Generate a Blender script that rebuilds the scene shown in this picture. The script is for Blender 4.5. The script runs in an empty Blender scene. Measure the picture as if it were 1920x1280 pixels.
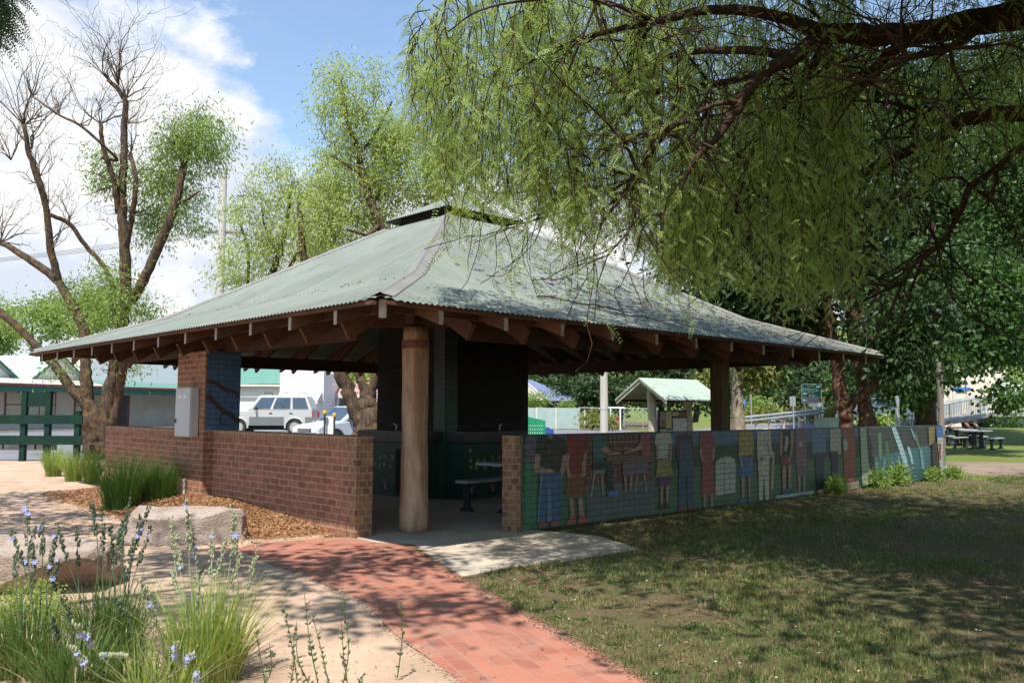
import bpy, math, random
import numpy as np
from mathutils import Matrix, Vector

random.seed(11)
rng = np.random.default_rng(11)
scene = bpy.context.scene
COL = scene.collection
PI = math.pi
R = math.radians

# ------------------------------------------------------------------ camera
FPX, CAMH = 1590.0, 1.55
PITCH, ROLL = math.atan2(128, FPX), R(0.2)
_F = np.array([0, math.cos(PITCH), math.sin(PITCH)])
_U = np.array([0, -math.sin(PITCH), math.cos(PITCH)])
_R = np.array([1.0, 0, 0])
AX_R = _R * math.cos(ROLL) + _U * math.sin(ROLL)
AX_U = _U * math.cos(ROLL) - _R * math.sin(ROLL)


def at(px, py, Y):
    """world point measured off the photograph at the chosen distance Y"""
    d = _F + AX_R * (px - 960) / FPX + AX_U * (640 - py) / FPX
    return np.array([0, 0, CAMH]) + d * (Y / d[1])


def on(px, py, z=0.0):
    d = _F + AX_R * (px - 960) / FPX + AX_U * (640 - py) / FPX
    return np.array([0, 0, CAMH]) + d * ((z - CAMH) / d[2])


cam_d = bpy.data.cameras.new('camera')
cam = bpy.data.objects.new('camera', cam_d)
COL.objects.link(cam)
cam_d.sensor_width = 36
cam_d.lens = 36 * FPX / 1920
cam_d.clip_start = 0.1
cam_d.clip_end = 3000
cam.matrix_world = Matrix((
    (AX_R[0], AX_U[0], -_F[0], 0),
    (AX_R[1], AX_U[1], -_F[1], 0),
    (AX_R[2], AX_U[2], -_F[2], CAMH),
    (0, 0, 0, 1)))
scene.camera = cam

# ------------------------------------------------------------------ mesh builder


class MB:
    def __init__(self):
        self.v, self.f, self.m, self.n = [], [], [], 0

    def add(self, verts, faces, mi=0):
        o = self.n
        self.v.extend([tuple(map(float, p)) for p in verts])
        self.f.extend([tuple(i + o for i in f) for f in faces])
        self.m.extend([mi] * len(faces))
        self.n += len(verts)

    def box(self, c, s, rz=0.0, mi=0, taper=None):
        x, y, z = s[0] / 2, s[1] / 2, s[2] / 2
        t = taper or (1, 1)
        P = [(-x, -y, -z), (x, -y, -z), (x, y, -z), (-x, y, -z),
             (-x * t[0], -y * t[1], z), (x * t[0], -y * t[1], z), (x * t[0], y * t[1], z), (-x * t[0], y * t[1], z)]
        cr, sr = math.cos(rz), math.sin(rz)
        P = [(c[0] + p[0] * cr - p[1] * sr, c[1] + p[0] * sr + p[1] * cr, c[2] + p[2]) for p in P]
        self.add(P, [(0, 3, 2, 1), (4, 5, 6, 7), (0, 1, 5, 4), (1, 2, 6, 5), (2, 3, 7, 6), (3, 0, 4, 7)], mi)

    def box2(self, lo, hi, mi=0):
        self.box([(lo[i] + hi[i]) / 2 for i in range(3)], [hi[i] - lo[i] for i in range(3)], 0, mi)

    def beam(self, p0, p1, w, h, mi=0, up=(0, 0, 1)):
        """bar whose top centre line runs p0-p1, w wide, h deep"""
        p0, p1 = Vector(p0), Vector(p1)
        d = (p1 - p0).normalized()
        s = d.cross(Vector(up)).normalized() * (w / 2)
        n = s.cross(d).normalized() * h
        if n.z > 0:
            n = -n
        P = [p0 - s, p0 + s, p0 + s + n, p0 - s + n, p1 - s, p1 + s, p1 + s + n, p1 - s + n]
        self.add(P, [(0, 1, 2, 3), (7, 6, 5, 4), (0, 4, 5, 1), (1, 5, 6, 2), (2, 6, 7, 3), (3, 7, 4, 0)], mi)

    def plumb(self, p0, p1, w, h, mi=0):
        """like beam but with vertical (plumb cut) ends"""
        p0, p1 = Vector(p0), Vector(p1)
        d = Vector((p1.x - p0.x, p1.y - p0.y, 0)).normalized()
        s = Vector((d.y, -d.x, 0)) * (w / 2)
        n = Vector((0, 0, -h))
        P = [p0 - s, p0 + s, p0 + s + n, p0 - s + n, p1 - s, p1 + s, p1 + s + n, p1 - s + n]
        self.add(P, [(0, 1, 2, 3), (7, 6, 5, 4), (0, 4, 5, 1), (1, 5, 6, 2), (2, 6, 7, 3), (3, 7, 4, 0)], mi)

    def tube(self, path, rad, n=8, mi=0, wob=0.0, cap=True):
        path = [Vector(p) for p in path]
        k = len(path)
        if not hasattr(rad, '__len__'):
            rad = [rad] * k
        ring = []
        ref = Vector((0.31, 0.87, 0.38))
        V = []
        for i, p in enumerate(path):
            d = (path[min(i + 1, k - 1)] - path[max(i - 1, 0)])
            d = d.normalized() if d.length > 1e-9 else Vector((0, 0, 1))
            if abs(d.dot(ref)) > 0.95:
                ref = Vector((1, 0, 0))
            a = d.cross(ref).normalized()
            b = d.cross(a).normalized()
            ref = b.cross(d) * 1.0 if False else ref
            for j in range(n):
                t = 2 * PI * j / n
                r = rad[i] * (1 + (random.uniform(-wob, wob) if wob else 0))
                V.append(p + a * (r * math.cos(t)) + b * (r * math.sin(t)))
        Fc = []
        for i in range(k - 1):
            for j in range(n):
                j2 = (j + 1) % n
                Fc.append((i * n + j, i * n + j2, (i + 1) * n + j2, (i + 1) * n + j))
        if cap:
            Fc.append(tuple(range(n - 1, -1, -1)))
            Fc.append(tuple(range((k - 1) * n, k * n)))
        self.add(V, Fc, mi)

    def lathe(self, c, prof, n=16, mi=0, axis='z', cap=True):
        V, Fc = [], []
        for (r, h) in prof:
            for j in range(n):
                t = 2 * PI * j / n
                a, b = r * math.cos(t), r * math.sin(t)
                if axis == 'z':
                    V.append((c[0] + a, c[1] + b, c[2] + h))
                elif axis == 'y':
                    V.append((c[0] + a, c[1] + h, c[2] + b))
                else:
                    V.append((c[0] + h, c[1] + a, c[2] + b))
        k = len(prof)
        for i in range(k - 1):
            for j in range(n):
                j2 = (j + 1) % n
                Fc.append((i * n + j, i * n + j2, (i + 1) * n + j2, (i + 1) * n + j))
        if cap:
            Fc.append(tuple(range(n - 1, -1, -1)))
            Fc.append(tuple(range((k - 1) * n, k * n)))
        self.add(V, Fc, mi)

    def prism(self, poly, d0, d1, plane='xz', mi=0):
        """polygon in a plane, extruded between d0 and d1 on the third axis"""
        n = len(poly)

        def P(p, d):
            if plane == 'xz':
                return (p[0], d, p[1])
            if plane == 'yz':
                return (d, p[0], p[1])
            return (p[0], p[1], d)
        V = [P(p, d0) for p in poly] + [P(p, d1) for p in poly]
        Fc = [tuple(range(n)), tuple(range(2 * n - 1, n - 1, -1))]
        for i in range(n):
            j = (i + 1) % n
            Fc.append((i, i + n, j + n, j))
        self.add(V, Fc, mi)

    def quad(self, a, b, c, d, mi=0):
        self.add([a, b, c, d], [(0, 1, 2, 3)], mi)

    def ball(self, c, r, n=8, mi=0):
        if not hasattr(r, '__len__'):
            r = (r, r, r)
        V, Fc = [], []
        m = max(4, n // 2 + 1)
        for i in range(m + 1):
            ph = PI * i / m
            for j in range(n):
                t = 2 * PI * j / n
                V.append((c[0] + r[0] * math.sin(ph) * math.cos(t), c[1] + r[1] * math.sin(ph) * math.sin(t), c[2] + r[2] * math.cos(ph)))
        for i in range(m):
            for j in range(n):
                j2 = (j + 1) % n
                Fc.append((i * n + j, (i + 1) * n + j, (i + 1) * n + j2, i * n + j2))
        self.add(V, Fc, mi)

    def build(self, name, mats, parent=None, smooth=False, fix=True):
        me = bpy.data.meshes.new(name)
        me.from_pydata(self.v, [], self.f)
        return finish(me, name, mats, parent, smooth, self.m if len(set(self.m)) > 1 else None, fix)


def finish(me, name, mats, parent=None, smooth=False, midx=None, fix=False):
    if not isinstance(mats, (list, tuple)):
        mats = [mats]
    for m in mats:
        me.materials.append(m)
    if midx:
        me.polygons.foreach_set('material_index', midx)
    if fix:
        import bmesh
        bm = bmesh.new()
        bm.from_mesh(me)
        bmesh.ops.recalc_face_normals(bm, faces=bm.faces)
        bm.to_mesh(me)
        bm.free()
    if smooth:
        me.polygons.foreach_set('use_smooth', [True] * len(me.polygons))
    me.update()
    o = bpy.data.objects.new(name, me)
    COL.objects.link(o)
    if parent is not None:
        o.parent = parent
    return o


def np_mesh(name, V, Fq, mats, parent=None, smooth=False, midx=None):
    me = bpy.data.meshes.new(name)
    V = np.ascontiguousarray(V, np.float32)
    Fq = np.ascontiguousarray(Fq, np.int32)
    k = Fq.shape[1]
    me.vertices.add(len(V))
    me.vertices.foreach_set('co', V.ravel())
    me.loops.add(Fq.size)
    me.loops.foreach_set('vertex_index', Fq.ravel())
    me.polygons.add(len(Fq))
    me.polygons.foreach_set('loop_start', np.arange(0, Fq.size, k, dtype=np.int32))
    me.update(calc_edges=True)
    me.validate()
    return finish(me, name, mats, parent, smooth, midx)


def tag(o, label=None, cat=None, group=None, kind=None):
    if label:
        o['label'] = label
    if cat:
        o['category'] = cat
    if group:
        o['group'] = group
    if kind:
        o['kind'] = kind
    return o


def thing(name, label, cat, loc=(0, 0, 0), rz=0.0, group=None):
    o = bpy.data.objects.new(name, None)
    o.empty_display_size = 0.3
    COL.objects.link(o)
    o.location = [float(c) for c in loc]
    o.rotation_euler = (0, 0, rz)
    return tag(o, label, cat, group)


def copy_tree(o, parent=None):
    c = o.copy()
    COL.objects.link(c)
    if parent is not None:
        c.parent = parent
    for ch in [x for x in bpy.data.objects if x.parent == o]:
        copy_tree(ch, c)
    return c


def spline(pts, per=6):
    """Catmull-Rom through the points; extra columns (radius) ride along"""
    P = np.array(pts, float)
    P = np.vstack([2 * P[0] - P[1], P, 2 * P[-1] - P[-2]])
    out = []
    for i in range(1, len(P) - 2):
        for t in np.linspace(0, 1, per, endpoint=False):
            a, b, c, d = P[i - 1], P[i], P[i + 1], P[i + 2]
            out.append(0.5 * (2 * b + (c - a) * t + (2 * a - 5 * b + 4 * c - d) * t ** 2 + (3 * b - a - 3 * c + d) * t ** 3))
    out.append(P[-2])
    return np.array(out)

# ------------------------------------------------------------------ materials


def _nt(name):
    m = bpy.data.materials.new(name)
    m.use_nodes = True
    nt = m.node_tree
    nt.nodes.clear()
    out = nt.nodes.new('ShaderNodeOutputMaterial')
    return m, nt, out


def N(nt, typ, **kw):
    n = nt.nodes.new(typ)
    for k, v in kw.items():
        if k.startswith('i_'):
            n.inputs[k[2:].replace('_', ' ')].default_value = v
        else:
            setattr(n, k, v)
    return n


def c4(c):
    return (c[0], c[1], c[2], 1)


def mathn(nt, op, a, b=None, clamp=False):
    n = nt.nodes.new('ShaderNodeMath')
    n.operation = op
    n.use_clamp = clamp
    for i, x in enumerate((a, b)):
        if x is None:
            continue
        if isinstance(x, (int, float)):
            n.inputs[i].default_value = x
        else:
            nt.links.new(x, n.inputs[i])
    return n.outputs[0]


def mixc(nt, fac, a, b, mode='MIX'):
    n = nt.nodes.new('ShaderNodeMix')
    n.data_type = 'RGBA'
    n.blend_type = mode
    for idx, x in ((0, fac), (6, a), (7, b)):
        if isinstance(x, (int, float)):
            n.inputs[idx].default_value = x
        elif isinstance(x, tuple):
            n.inputs[idx].default_value = c4(x)
        else:
            nt.links.new(x, n.inputs[idx])
    return n.outputs[2]


def noise(nt, vec, scale, detail=4, rough=0.6, dist=0.0):
    n = N(nt, 'ShaderNodeTexNoise')
    n.inputs['Scale'].default_value = scale
    n.inputs['Detail'].default_value = detail
    n.inputs['Roughness'].default_value = rough
    n.inputs['Distortion'].default_value = dist
    if vec is not None:
        nt.links.new(vec, n.inputs['Vector'])
    return n.outputs['Fac']


def ramp(nt, fac, lo, hi):
    n = nt.nodes.new('ShaderNodeMapRange')
    n.interpolation_type = 'SMOOTHSTEP'
    n.inputs[1].default_value = lo
    n.inputs[2].default_value = hi
    nt.links.new(fac, n.inputs[0])
    return n.outputs[0]


def bumpn(nt, height, strength=0.4, dist=0.01):
    b = N(nt, 'ShaderNodeBump')
    b.inputs['Strength'].default_value = strength
    b.inputs['Distance'].default_value = dist
    nt.links.new(height, b.inputs['Height'])
    return b.outputs[0]


def principled(nt, out, col, rough=0.6, metal=0.0, spec=0.5, normal=None):
    p = N(nt, 'ShaderNodeBsdfPrincipled')
    if isinstance(col, tuple):
        p.inputs['Base Color'].default_value = c4(col)
    else:
        nt.links.new(col, p.inputs['Base Color'])
    if isinstance(rough, (int, float)):
        p.inputs['Roughness'].default_value = rough
    else:
        nt.links.new(rough, p.inputs['Roughness'])
    p.inputs['Metallic'].default_value = metal
    p.inputs['Specular IOR Level'].default_value = spec
    if normal is not None:
        nt.links.new(normal, p.inputs['Normal'])
    nt.links.new(p.outputs[0], out.inputs['Surface'])
    return p


def mat(name, col, col2=None, scale=6, rough=0.6, metal=0.0, spec=0.4, bump=0.0, bscale=60, lo=0.35, hi=0.65,
        stretch=None, fine=0.0, dist=0.01, detail=5):
    m, nt, out = _nt(name)
    tc = N(nt, 'ShaderNodeTexCoord')
    vec = tc.outputs['Object']
    if stretch:
        mp = N(nt, 'ShaderNodeMapping')
        mp.inputs['Scale'].default_value = stretch
        nt.links.new(vec, mp.inputs[0])
        vec = mp.outputs[0]
    c = col
    if col2 is not None:
        c = mixc(nt, ramp(nt, noise(nt, vec, scale, detail), lo, hi), col, col2)
    if fine:
        f = noise(nt, vec, bscale, 3)
        k = mathn(nt, 'MULTIPLY_ADD', f, fine * 2)
        k.node.inputs[2].default_value = 1 - fine
        hs = N(nt, 'ShaderNodeHueSaturation')
        nt.links.new(k, hs.inputs['Value'])
        if isinstance(c, tuple):
            hs.inputs['Color'].default_value = c4(c)
        else:
            nt.links.new(c, hs.inputs['Color'])
        c = hs.outputs[0]
    nrm = None
    if bump:
        nrm = bumpn(nt, noise(nt, vec, bscale, 5), bump, dist)
    principled(nt, out, c, rough, metal, spec, nrm)
    return m


def leafmat(name, a, b, transl=0.3, rough=0.5, nscale=0.6, spec=0.3, amount=0.7):
    """leaf with its own tint per leaf and slow drift of tint through the crown"""
    m, nt, out = _nt(name)
    g = N(nt, 'ShaderNodeNewGeometry')
    tc = N(nt, 'ShaderNodeTexCoord')
    nz = ramp(nt, noise(nt, tc.outputs['Object'], nscale, 2), 0.3, 0.7)
    f = mathn(nt, 'ADD', mathn(nt, 'MULTIPLY', g.outputs['Random Per Island'], amount), mathn(nt, 'MULTIPLY', nz, 1 - amount))
    c = mixc(nt, f, a, b)
    p = principled(nt, out, c, rough, 0, spec)
    t = N(nt, 'ShaderNodeBsdfTranslucent')
    tcol = mixc(nt, 0.5, c, (min(1, b[0] * 1.5), min(1, b[1] * 1.5), b[2] * 0.6))
    nt.links.new(tcol, t.inputs['Color'])
    mx = N(nt, 'ShaderNodeMixShader')
    mx.inputs[0].default_value = transl
    nt.links.new(p.outputs[0], mx.inputs[1])
    nt.links.new(t.outputs[0], mx.inputs[2])
    nt.links.new(mx.outputs[0], out.inputs['Surface'])
    return m


def wallvec(nt, rot=False):
    """(x+y, z) of the object: one brick pattern for both wall directions"""
    tc = N(nt, 'ShaderNodeTexCoord')
    s = N(nt, 'ShaderNodeSeparateXYZ')
    nt.links.new(tc.outputs['Object'], s.inputs[0])
    h = mathn(nt, 'ADD', s.outputs[0], s.outputs[1])
    c = N(nt, 'ShaderNodeCombineXYZ')
    nt.links.new(h, c.inputs[0])
    nt.links.new(s.outputs[2], c.inputs[1])
    return tc.outputs['Object'], c.outputs[0], s


def brick(nt, vec, c1, c2, mo, bw, rh, ms, offset=0.5, smooth=0.2):
    b = N(nt, 'ShaderNodeTexBrick')
    b.offset = offset
    b.inputs['Color1'].default_value = c4(c1)
    b.inputs['Color2'].default_value = c4(c2)
    b.inputs['Mortar'].default_value = c4(mo)
    b.inputs['Scale'].default_value = 1
    b.inputs['Mortar Size'].default_value = ms
    b.inputs['Mortar Smooth'].default_value = smooth
    b.inputs['Bias'].default_value = -0.1
    b.inputs['Brick Width'].default_value = bw
    b.inputs['Row Height'].default_value = rh
    nt.links.new(vec, b.inputs['Vector'])
    return b


def brickmat(name, c1, c2, mo, bw=0.24, rh=0.0865, ms=0.009, offset=0.5, rough=0.85, vary=0.5, bump=0.7, planar=None):
    m, nt, out = _nt(name)
    obj, vec, s = wallvec(nt)
    if planar is not None:
        mp = N(nt, 'ShaderNodeMapping')
        mp.inputs['Rotation'].default_value = (0, 0, planar)
        nt.links.new(obj, mp.inputs[0])
        vec = mp.outputs[0]
    # slightly uneven courses
    nv = N(nt, 'ShaderNodeTexNoise')
    nv.inputs['Scale'].default_value = 5
    nt.links.new(obj, nv.inputs['Vector'])
    va = N(nt, 'ShaderNodeVectorMath', operation='MULTIPLY_ADD')
    nt.links.new(nv.outputs['Color'], va.inputs[0])
    va.inputs[1].default_value = (0.012, 0.012, 0)
    nt.links.new(vec, va.inputs[2])
    b = brick(nt, va.outputs[0], c1, c2, mo, bw, rh, ms, offset)
    n1 = noise(nt, obj, 9, 5)
    n2 = noise(nt, obj, 70, 3)
    c = mixc(nt, ramp(nt, n1, 0.3, 0.75), b.outputs['Color'], tuple(0.72 * x for x in c2), 'MIX') if vary else b.outputs['Color']
    if vary:
        c = mixc(nt, vary, b.outputs['Color'], c)
    k = mathn(nt, 'MULTIPLY_ADD', n2, 0.7)
    k.node.inputs[2].default_value = 0.65
    hs = N(nt, 'ShaderNodeHueSaturation')
    nt.links.new(k, hs.inputs['Value'])
    nt.links.new(c, hs.inputs['Color'])
    h = mathn(nt, 'ADD', mathn(nt, 'MULTIPLY', b.outputs['Fac'], -1.0), mathn(nt, 'MULTIPLY', n2, 0.35))
    principled(nt, out, hs.outputs[0], rough, 0, 0.25, bumpn(nt, h, bump, 0.008))
    return m


_paints = {}


def paint(col, wear=0.5):
    """mural paint over brickwork: the joints stay visible through it"""
    key = (tuple(round(x, 3) for x in col), wear)
    if key in _paints:
        return _paints[key]
    m, nt, out = _nt('mural_paint')
    obj, vec, s = wallvec(nt)
    b = brick(nt, vec, (1, 1, 1), (0.86, 0.86, 0.86), (0.25, 0.25, 0.25), 0.24, 0.0865, 0.0045)
    col = tuple(x * 0.72 for x in col)
    c = mixc(nt, 1.0, b.outputs['Color'], col, 'MULTIPLY')
    n1 = noise(nt, obj, 7, 6, 0.7)
    c = mixc(nt, mathn(nt, 'MULTIPLY', ramp(nt, n1, 0.45, 0.75), wear), c, tuple(min(1, x * 0.5 + 0.05) for x in col))
    mp = N(nt, 'ShaderNodeMapping')
    mp.inputs['Scale'].default_value = (14, 14, 5)
    nt.links.new(obj, mp.inputs[0])
    k = mathn(nt, 'MULTIPLY_ADD', noise(nt, mp.outputs[0], 2.0, 5, 0.7, 1.2), 0.9)
    k.node.inputs[2].default_value = 0.52
    hs = N(nt, 'ShaderNodeHueSaturation')
    nt.links.new(k, hs.inputs['Value'])
    hs.inputs['Saturation'].default_value = 0.92
    nt.links.new(c, hs.inputs['Color'])
    c = hs.outputs[0]
    h = mathn(nt, 'MULTIPLY', b.outputs['Fac'], -1.0)
    principled(nt, out, c, 0.55, 0, 0.4, bumpn(nt, h, 0.6, 0.006))
    _paints[key] = m
    return m


def boardmat(name, col, pitch=0.16, dark=0.55, rough=0.6):
    """weatherboards: shadowed laps come from bump, with thin open joints"""
    m, nt, out = _nt(name)
    tc = N(nt, 'ShaderNodeTexCoord')
    s = N(nt, 'ShaderNodeSeparateXYZ')
    nt.links.new(tc.outputs['Object'], s.inputs[0])
    fr = mathn(nt, 'FRACT', mathn(nt, 'DIVIDE', s.outputs[2], pitch))
    joint = ramp(nt, fr, 0.86, 0.98)
    c = mixc(nt, joint, col, tuple(x * dark for x in col))
    c2 = mixc(nt, mathn(nt, 'MULTIPLY', ramp(nt, noise(nt, tc.outputs['Object'], 3, 4), 0.4, 0.7), 0.25), c, tuple(x * 0.8 for x in col))
    principled(nt, out, c2, rough, 0, 0.3, bumpn(nt, mathn(nt, 'MULTIPLY', fr, -1.0), 0.5, 0.02))
    return m


def ribmat(name, col, pitch=0.2, axis=0, rough=0.5, dark=0.75):
    """steel sheet with ribs along one axis"""
    m, nt, out = _nt(name)
    tc = N(nt, 'ShaderNodeTexCoord')
    s = N(nt, 'ShaderNodeSeparateXYZ')
    nt.links.new(tc.outputs['Object'], s.inputs[0])
    fr = mathn(nt, 'PINGPONG', mathn(nt, 'DIVIDE', s.outputs[axis], pitch), 0.5)
    nz = mathn(nt, 'MULTIPLY', ramp(nt, noise(nt, tc.outputs['Object'], 2, 5), 0.4, 0.7), 0.5)
    c = mixc(nt, nz, col, tuple(x * dark for x in col))
    principled(nt, out, c, rough, 0, 0.4, bumpn(nt, fr, 0.8, 0.03))
    return m


def barkmat(name, a, b, c3=None, vscale=(9, 9, 2.2), bump=0.8, lich=0.5):
    m, nt, out = _nt(name)
    tc = N(nt, 'ShaderNodeTexCoord')
    mp = N(nt, 'ShaderNodeMapping')
    mp.inputs['Scale'].default_value = vscale
    nt.links.new(tc.outputs['Object'], mp.inputs[0])
    n1 = noise(nt, mp.outputs[0], 1.6, 6, 0.65, 0.6)
    c = mixc(nt, ramp(nt, n1, 0.35, 0.65), a, b)
    if c3:
        n2 = noise(nt, tc.outputs['Object'], 6.5, 7, 0.72, 0.3)
        c = mixc(nt, mathn(nt, 'MULTIPLY', ramp(nt, n2, 0.45, 0.66), lich), c, c3)
    principled(nt, out, c, 0.9, 0, 0.15, bumpn(nt, n1, bump, 0.05))
    return m


def glassmat(name, col=(0.02, 0.025, 0.03), rough=0.05):
    m, nt, out = _nt(name)
    principled(nt, out, col, rough, 0, 0.9)
    return m


MT = {}
# ------------------------------------------------------------------ light, sky, view
SUN_H = np.array([-0.121, -0.569])           # to the sun, per metre of height
sun_el = math.atan2(1, float(np.hypot(*SUN_H)))
sd = bpy.data.lights.new('sun', 'SUN')
sd.energy = 4.7
sd.angle = R(0.55)
sd.color = (1.0, 0.955, 0.88)
sun = bpy.data.objects.new('sun', sd)
COL.objects.link(sun)
sun.rotation_euler = Vector((-SUN_H[0], -SUN_H[1], -1)).to_track_quat('-Z', 'Y').to_euler()

w = bpy.data.worlds.new('World')
scene.world = w
w.use_nodes = True
nt = w.node_tree
nt.nodes.clear()
wo = nt.nodes.new('ShaderNodeOutputWorld')
sky = nt.nodes.new('ShaderNodeTexSky')
sky.sky_type = 'NISHITA'
sky.sun_disc = False
sky.sun_elevation = sun_el
sky.sun_rotation = math.atan2(SUN_H[0], SUN_H[1])
sky.air_density = 1.25
sky.dust_density = 0.15
sky.ozone_density = 3.0
bg = nt.nodes.new('ShaderNodeBackground')
bg.inputs['Strength'].default_value = 0.135
nt.links.new(sky.outputs[0], bg.inputs['Color'])
tc = nt.nodes.new('ShaderNodeTexCoord')
mp = nt.nodes.new('ShaderNodeMapping')
mp.inputs['Scale'].default_value = (1, 1, 1.9)
mp.inputs['Location'].default_value = (0.37, 0.1, 0.22)
nt.links.new(tc.outputs['Generated'], mp.inputs[0])
n1 = noise(nt, mp.outputs[0], 3.4, 9, 0.58, 0.15)
sx = nt.nodes.new('ShaderNodeSeparateXYZ')
nt.links.new(tc.outputs['Generated'], sx.inputs[0])
left = ramp(nt, mathn(nt, 'MULTIPLY', sx.outputs[0], -1.0), 0.18, 0.42)
edge = mathn(nt, 'ADD', mathn(nt, 'MULTIPLY', left, 0.11), 0.32)
over = mathn(nt, 'SUBTRACT', edge, sx.outputs[2])
bias = mathn(nt, 'MULTIPLY', mathn(nt, 'MAXIMUM', mathn(nt, 'MINIMUM', over, 0.12), -0.22), 1.35)
cm = mathn(nt, 'MAXIMUM', ramp(nt, mathn(nt, 'ADD', n1, bias), 0.49, 0.60), 0.05)
cm = mathn(nt, 'MULTIPLY', cm, ramp(nt, sx.outputs[1], -0.25, 0.15))  # clouds cleared behind the camera to lower the light on the walls
n2 = noise(nt, mp.outputs[0], 7, 6, 0.6)
ccol = mixc(nt, ramp(nt, n2, 0.38, 0.62), (0.70, 0.77, 0.88), (1.0, 1.0, 1.0))
bg2 = nt.nodes.new('ShaderNodeBackground')
nt.links.new(ccol, bg2.inputs['Color'])
bg2.inputs['Strength'].default_value = 0.68
mx = nt.nodes.new('ShaderNodeMixShader')
nt.links.new(cm, mx.inputs[0])
nt.links.new(bg.outputs[0], mx.inputs[1])
nt.links.new(bg2.outputs[0], mx.inputs[2])
nt.links.new(mx.outputs[0], wo.inputs[0])

vs = scene.view_settings
scene.display_settings.display_device = 'sRGB'
vs.view_transform = 'Standard'
vs.look = 'None'
vs.exposure = 0.68
vs.gamma = 1
vs.use_curve_mapping = False
cy = scene.cycles
cy.use_denoising = True
cy.denoiser = 'OPENIMAGEDENOISE'
cy.max_bounces = 8
cy.diffuse_bounces = 4
cy.transmission_bounces = 4
cy.transparent_max_bounces = 8
cy.sample_clamp_indirect = 6
cy.caustics_reflective = False
cy.caustics_refractive = False

# ------------------------------------------------------------------ ground and paths (setting)
# pavilion frame: origin at the wall corner, a along the mural wall, b along the brick wall
TH = R(44.0)
CX, CY = -1.27, 9.76
ua = np.array([math.cos(TH), math.sin(TH)])
va_ = np.array([-math.sin(TH), math.cos(TH)])


def PB(a, b, z=0.0):
    q = np.array([CX, CY]) + a * ua + b * va_
    return (q[0], q[1], z)


def lawnmat(name, green, dirt, straw, gs=0.9, fs=35, glo=0.38, ghi=0.62):
    m, nt, out = _nt(name)
    tc = N(nt, 'ShaderNodeTexCoord')
    v = tc.outputs['Object']
    big = ramp(nt, noise(nt, v, gs, 6, 0.65), glo, ghi)
    f = noise(nt, v, fs, 5, 0.7)
    c = mixc(nt, big, dirt, green)
    c = mixc(nt, mathn(nt, 'MULTIPLY', ramp(nt, f, 0.45, 0.7), 0.6), c, straw)
    c = mixc(nt, mathn(nt, 'MULTIPLY', ramp(nt, noise(nt, v, fs * 4, 3), 0.5, 0.7), 0.5), c, tuple(x * 0.45 for x in dirt))
    principled(nt, out, c, 0.95, 0, 0.1, bumpn(nt, f, 0.8, 0.03))
    return m


MT['lawn'] = lawnmat('lawn_ground', (0.08, 0.092, 0.034), (0.14, 0.10, 0.062), (0.20, 0.155, 0.08), 0.7)
MT['park'] = lawnmat('park_grass', (0.10, 0.16, 0.035), (0.16, 0.17, 0.05), (0.16, 0.20, 0.05), 0.5, 20)
MT['gravel'] = mat('gravel', (0.53, 0.38, 0.275), (0.41, 0.285, 0.20), scale=1.3, rough=0.95, spec=0.1, bump=0.7, bscale=120, fine=0.28, dist=0.012)
MT['asphalt'] = mat('asphalt', (0.20, 0.20, 0.215), (0.155, 0.155, 0.165), scale=0.5, rough=0.9, spec=0.2, bump=0.3, bscale=60, fine=0.15)
MT['concrete'] = mat('concrete', (0.50, 0.42, 0.325), (0.39, 0.33, 0.26), scale=2.2, rough=0.9, spec=0.2, bump=0.25, bscale=90, fine=0.12)
MT['dirt'] = mat('dirt', (0.27, 0.20, 0.15), (0.20, 0.15, 0.115), scale=1, rough=0.95, spec=0.1, bump=0.5, bscale=40, fine=0.2)


def sheet(name, poly, z, m, kind='structure', rag=0.0, step=0.25):
    """flat area with a slightly ragged outline, thick enough to have an edge below ground"""
    pts = []
    n = len(poly)
    for i in range(n):
        a, b = np.array(poly[i][:2], float), np.array(poly[(i + 1) % n][:2], float)
        L = np.linalg.norm(b - a)
        k = max(1, int(min(L / step, 60))) if rag else 1
        nrm = np.array([-(b - a)[1], (b - a)[0]]) / max(L, 1e-6)
        for j in range(k):
            p = a + (b - a) * j / k
            if rag and j:
                p = p + nrm * random.uniform(-rag, rag)
            pts.append((p[0], p[1]))
    mb = MB()
    mb.prism(pts, z - 0.05, z, 'xy')
    return tag(mb.build(name, m), kind=kind)


mb = MB()
mb.quad((-700, -250, 0), (700, -250, 0), (700, 1200, 0), (-700, 1200, 0))
tag(mb.build('ground', MT['lawn'], fix=False), kind='structure')

# left: pale gravel between the garden bed, the path and the street
G = [on(870, 1285), on(740, 1190), on(680, 1128), on(560, 1074), on(480, 1046)]
grav = [(-0.2, 3.0)] + [(p[0], p[1]) for p in G] + [(-2.2, 10.9), PB(0.4, 3.0)[:2], PB(0.4, 9.3)[:2], (-8.6, 25.2), (-60, 25.2), (-60, -6), (-3, -6)]
sheet('gravel', grav, 0.004, MT['gravel'], rag=0.035)
sheet('street', [(-120, 25.2), (-8.2, 25.2), (-1.5, 33), (8, 40), (30, 60), (14, 66), (2, 67.8), (-16, 75), (-120, 90)], 0.006, MT['asphalt'])
# slab: pavilion floor with its apron at the entrance
slab = [PB(0.0, 9.6), PB(0.02, 0.86), on(672, 1012), on(700, 1034), on(775, 1045), on(862, 1082), on(960, 1064), on(1080, 1050), on(1200, 1029), on(1120, 1005), on(1003, 994), PB(2.0, 0.1), PB(9.6, 0.1), PB(9.6, 9.6)]
sheet('concrete_slab', [p[:2] for p in slab], 0.007, MT['concrete'], rag=0.012, step=0.2)


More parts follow.
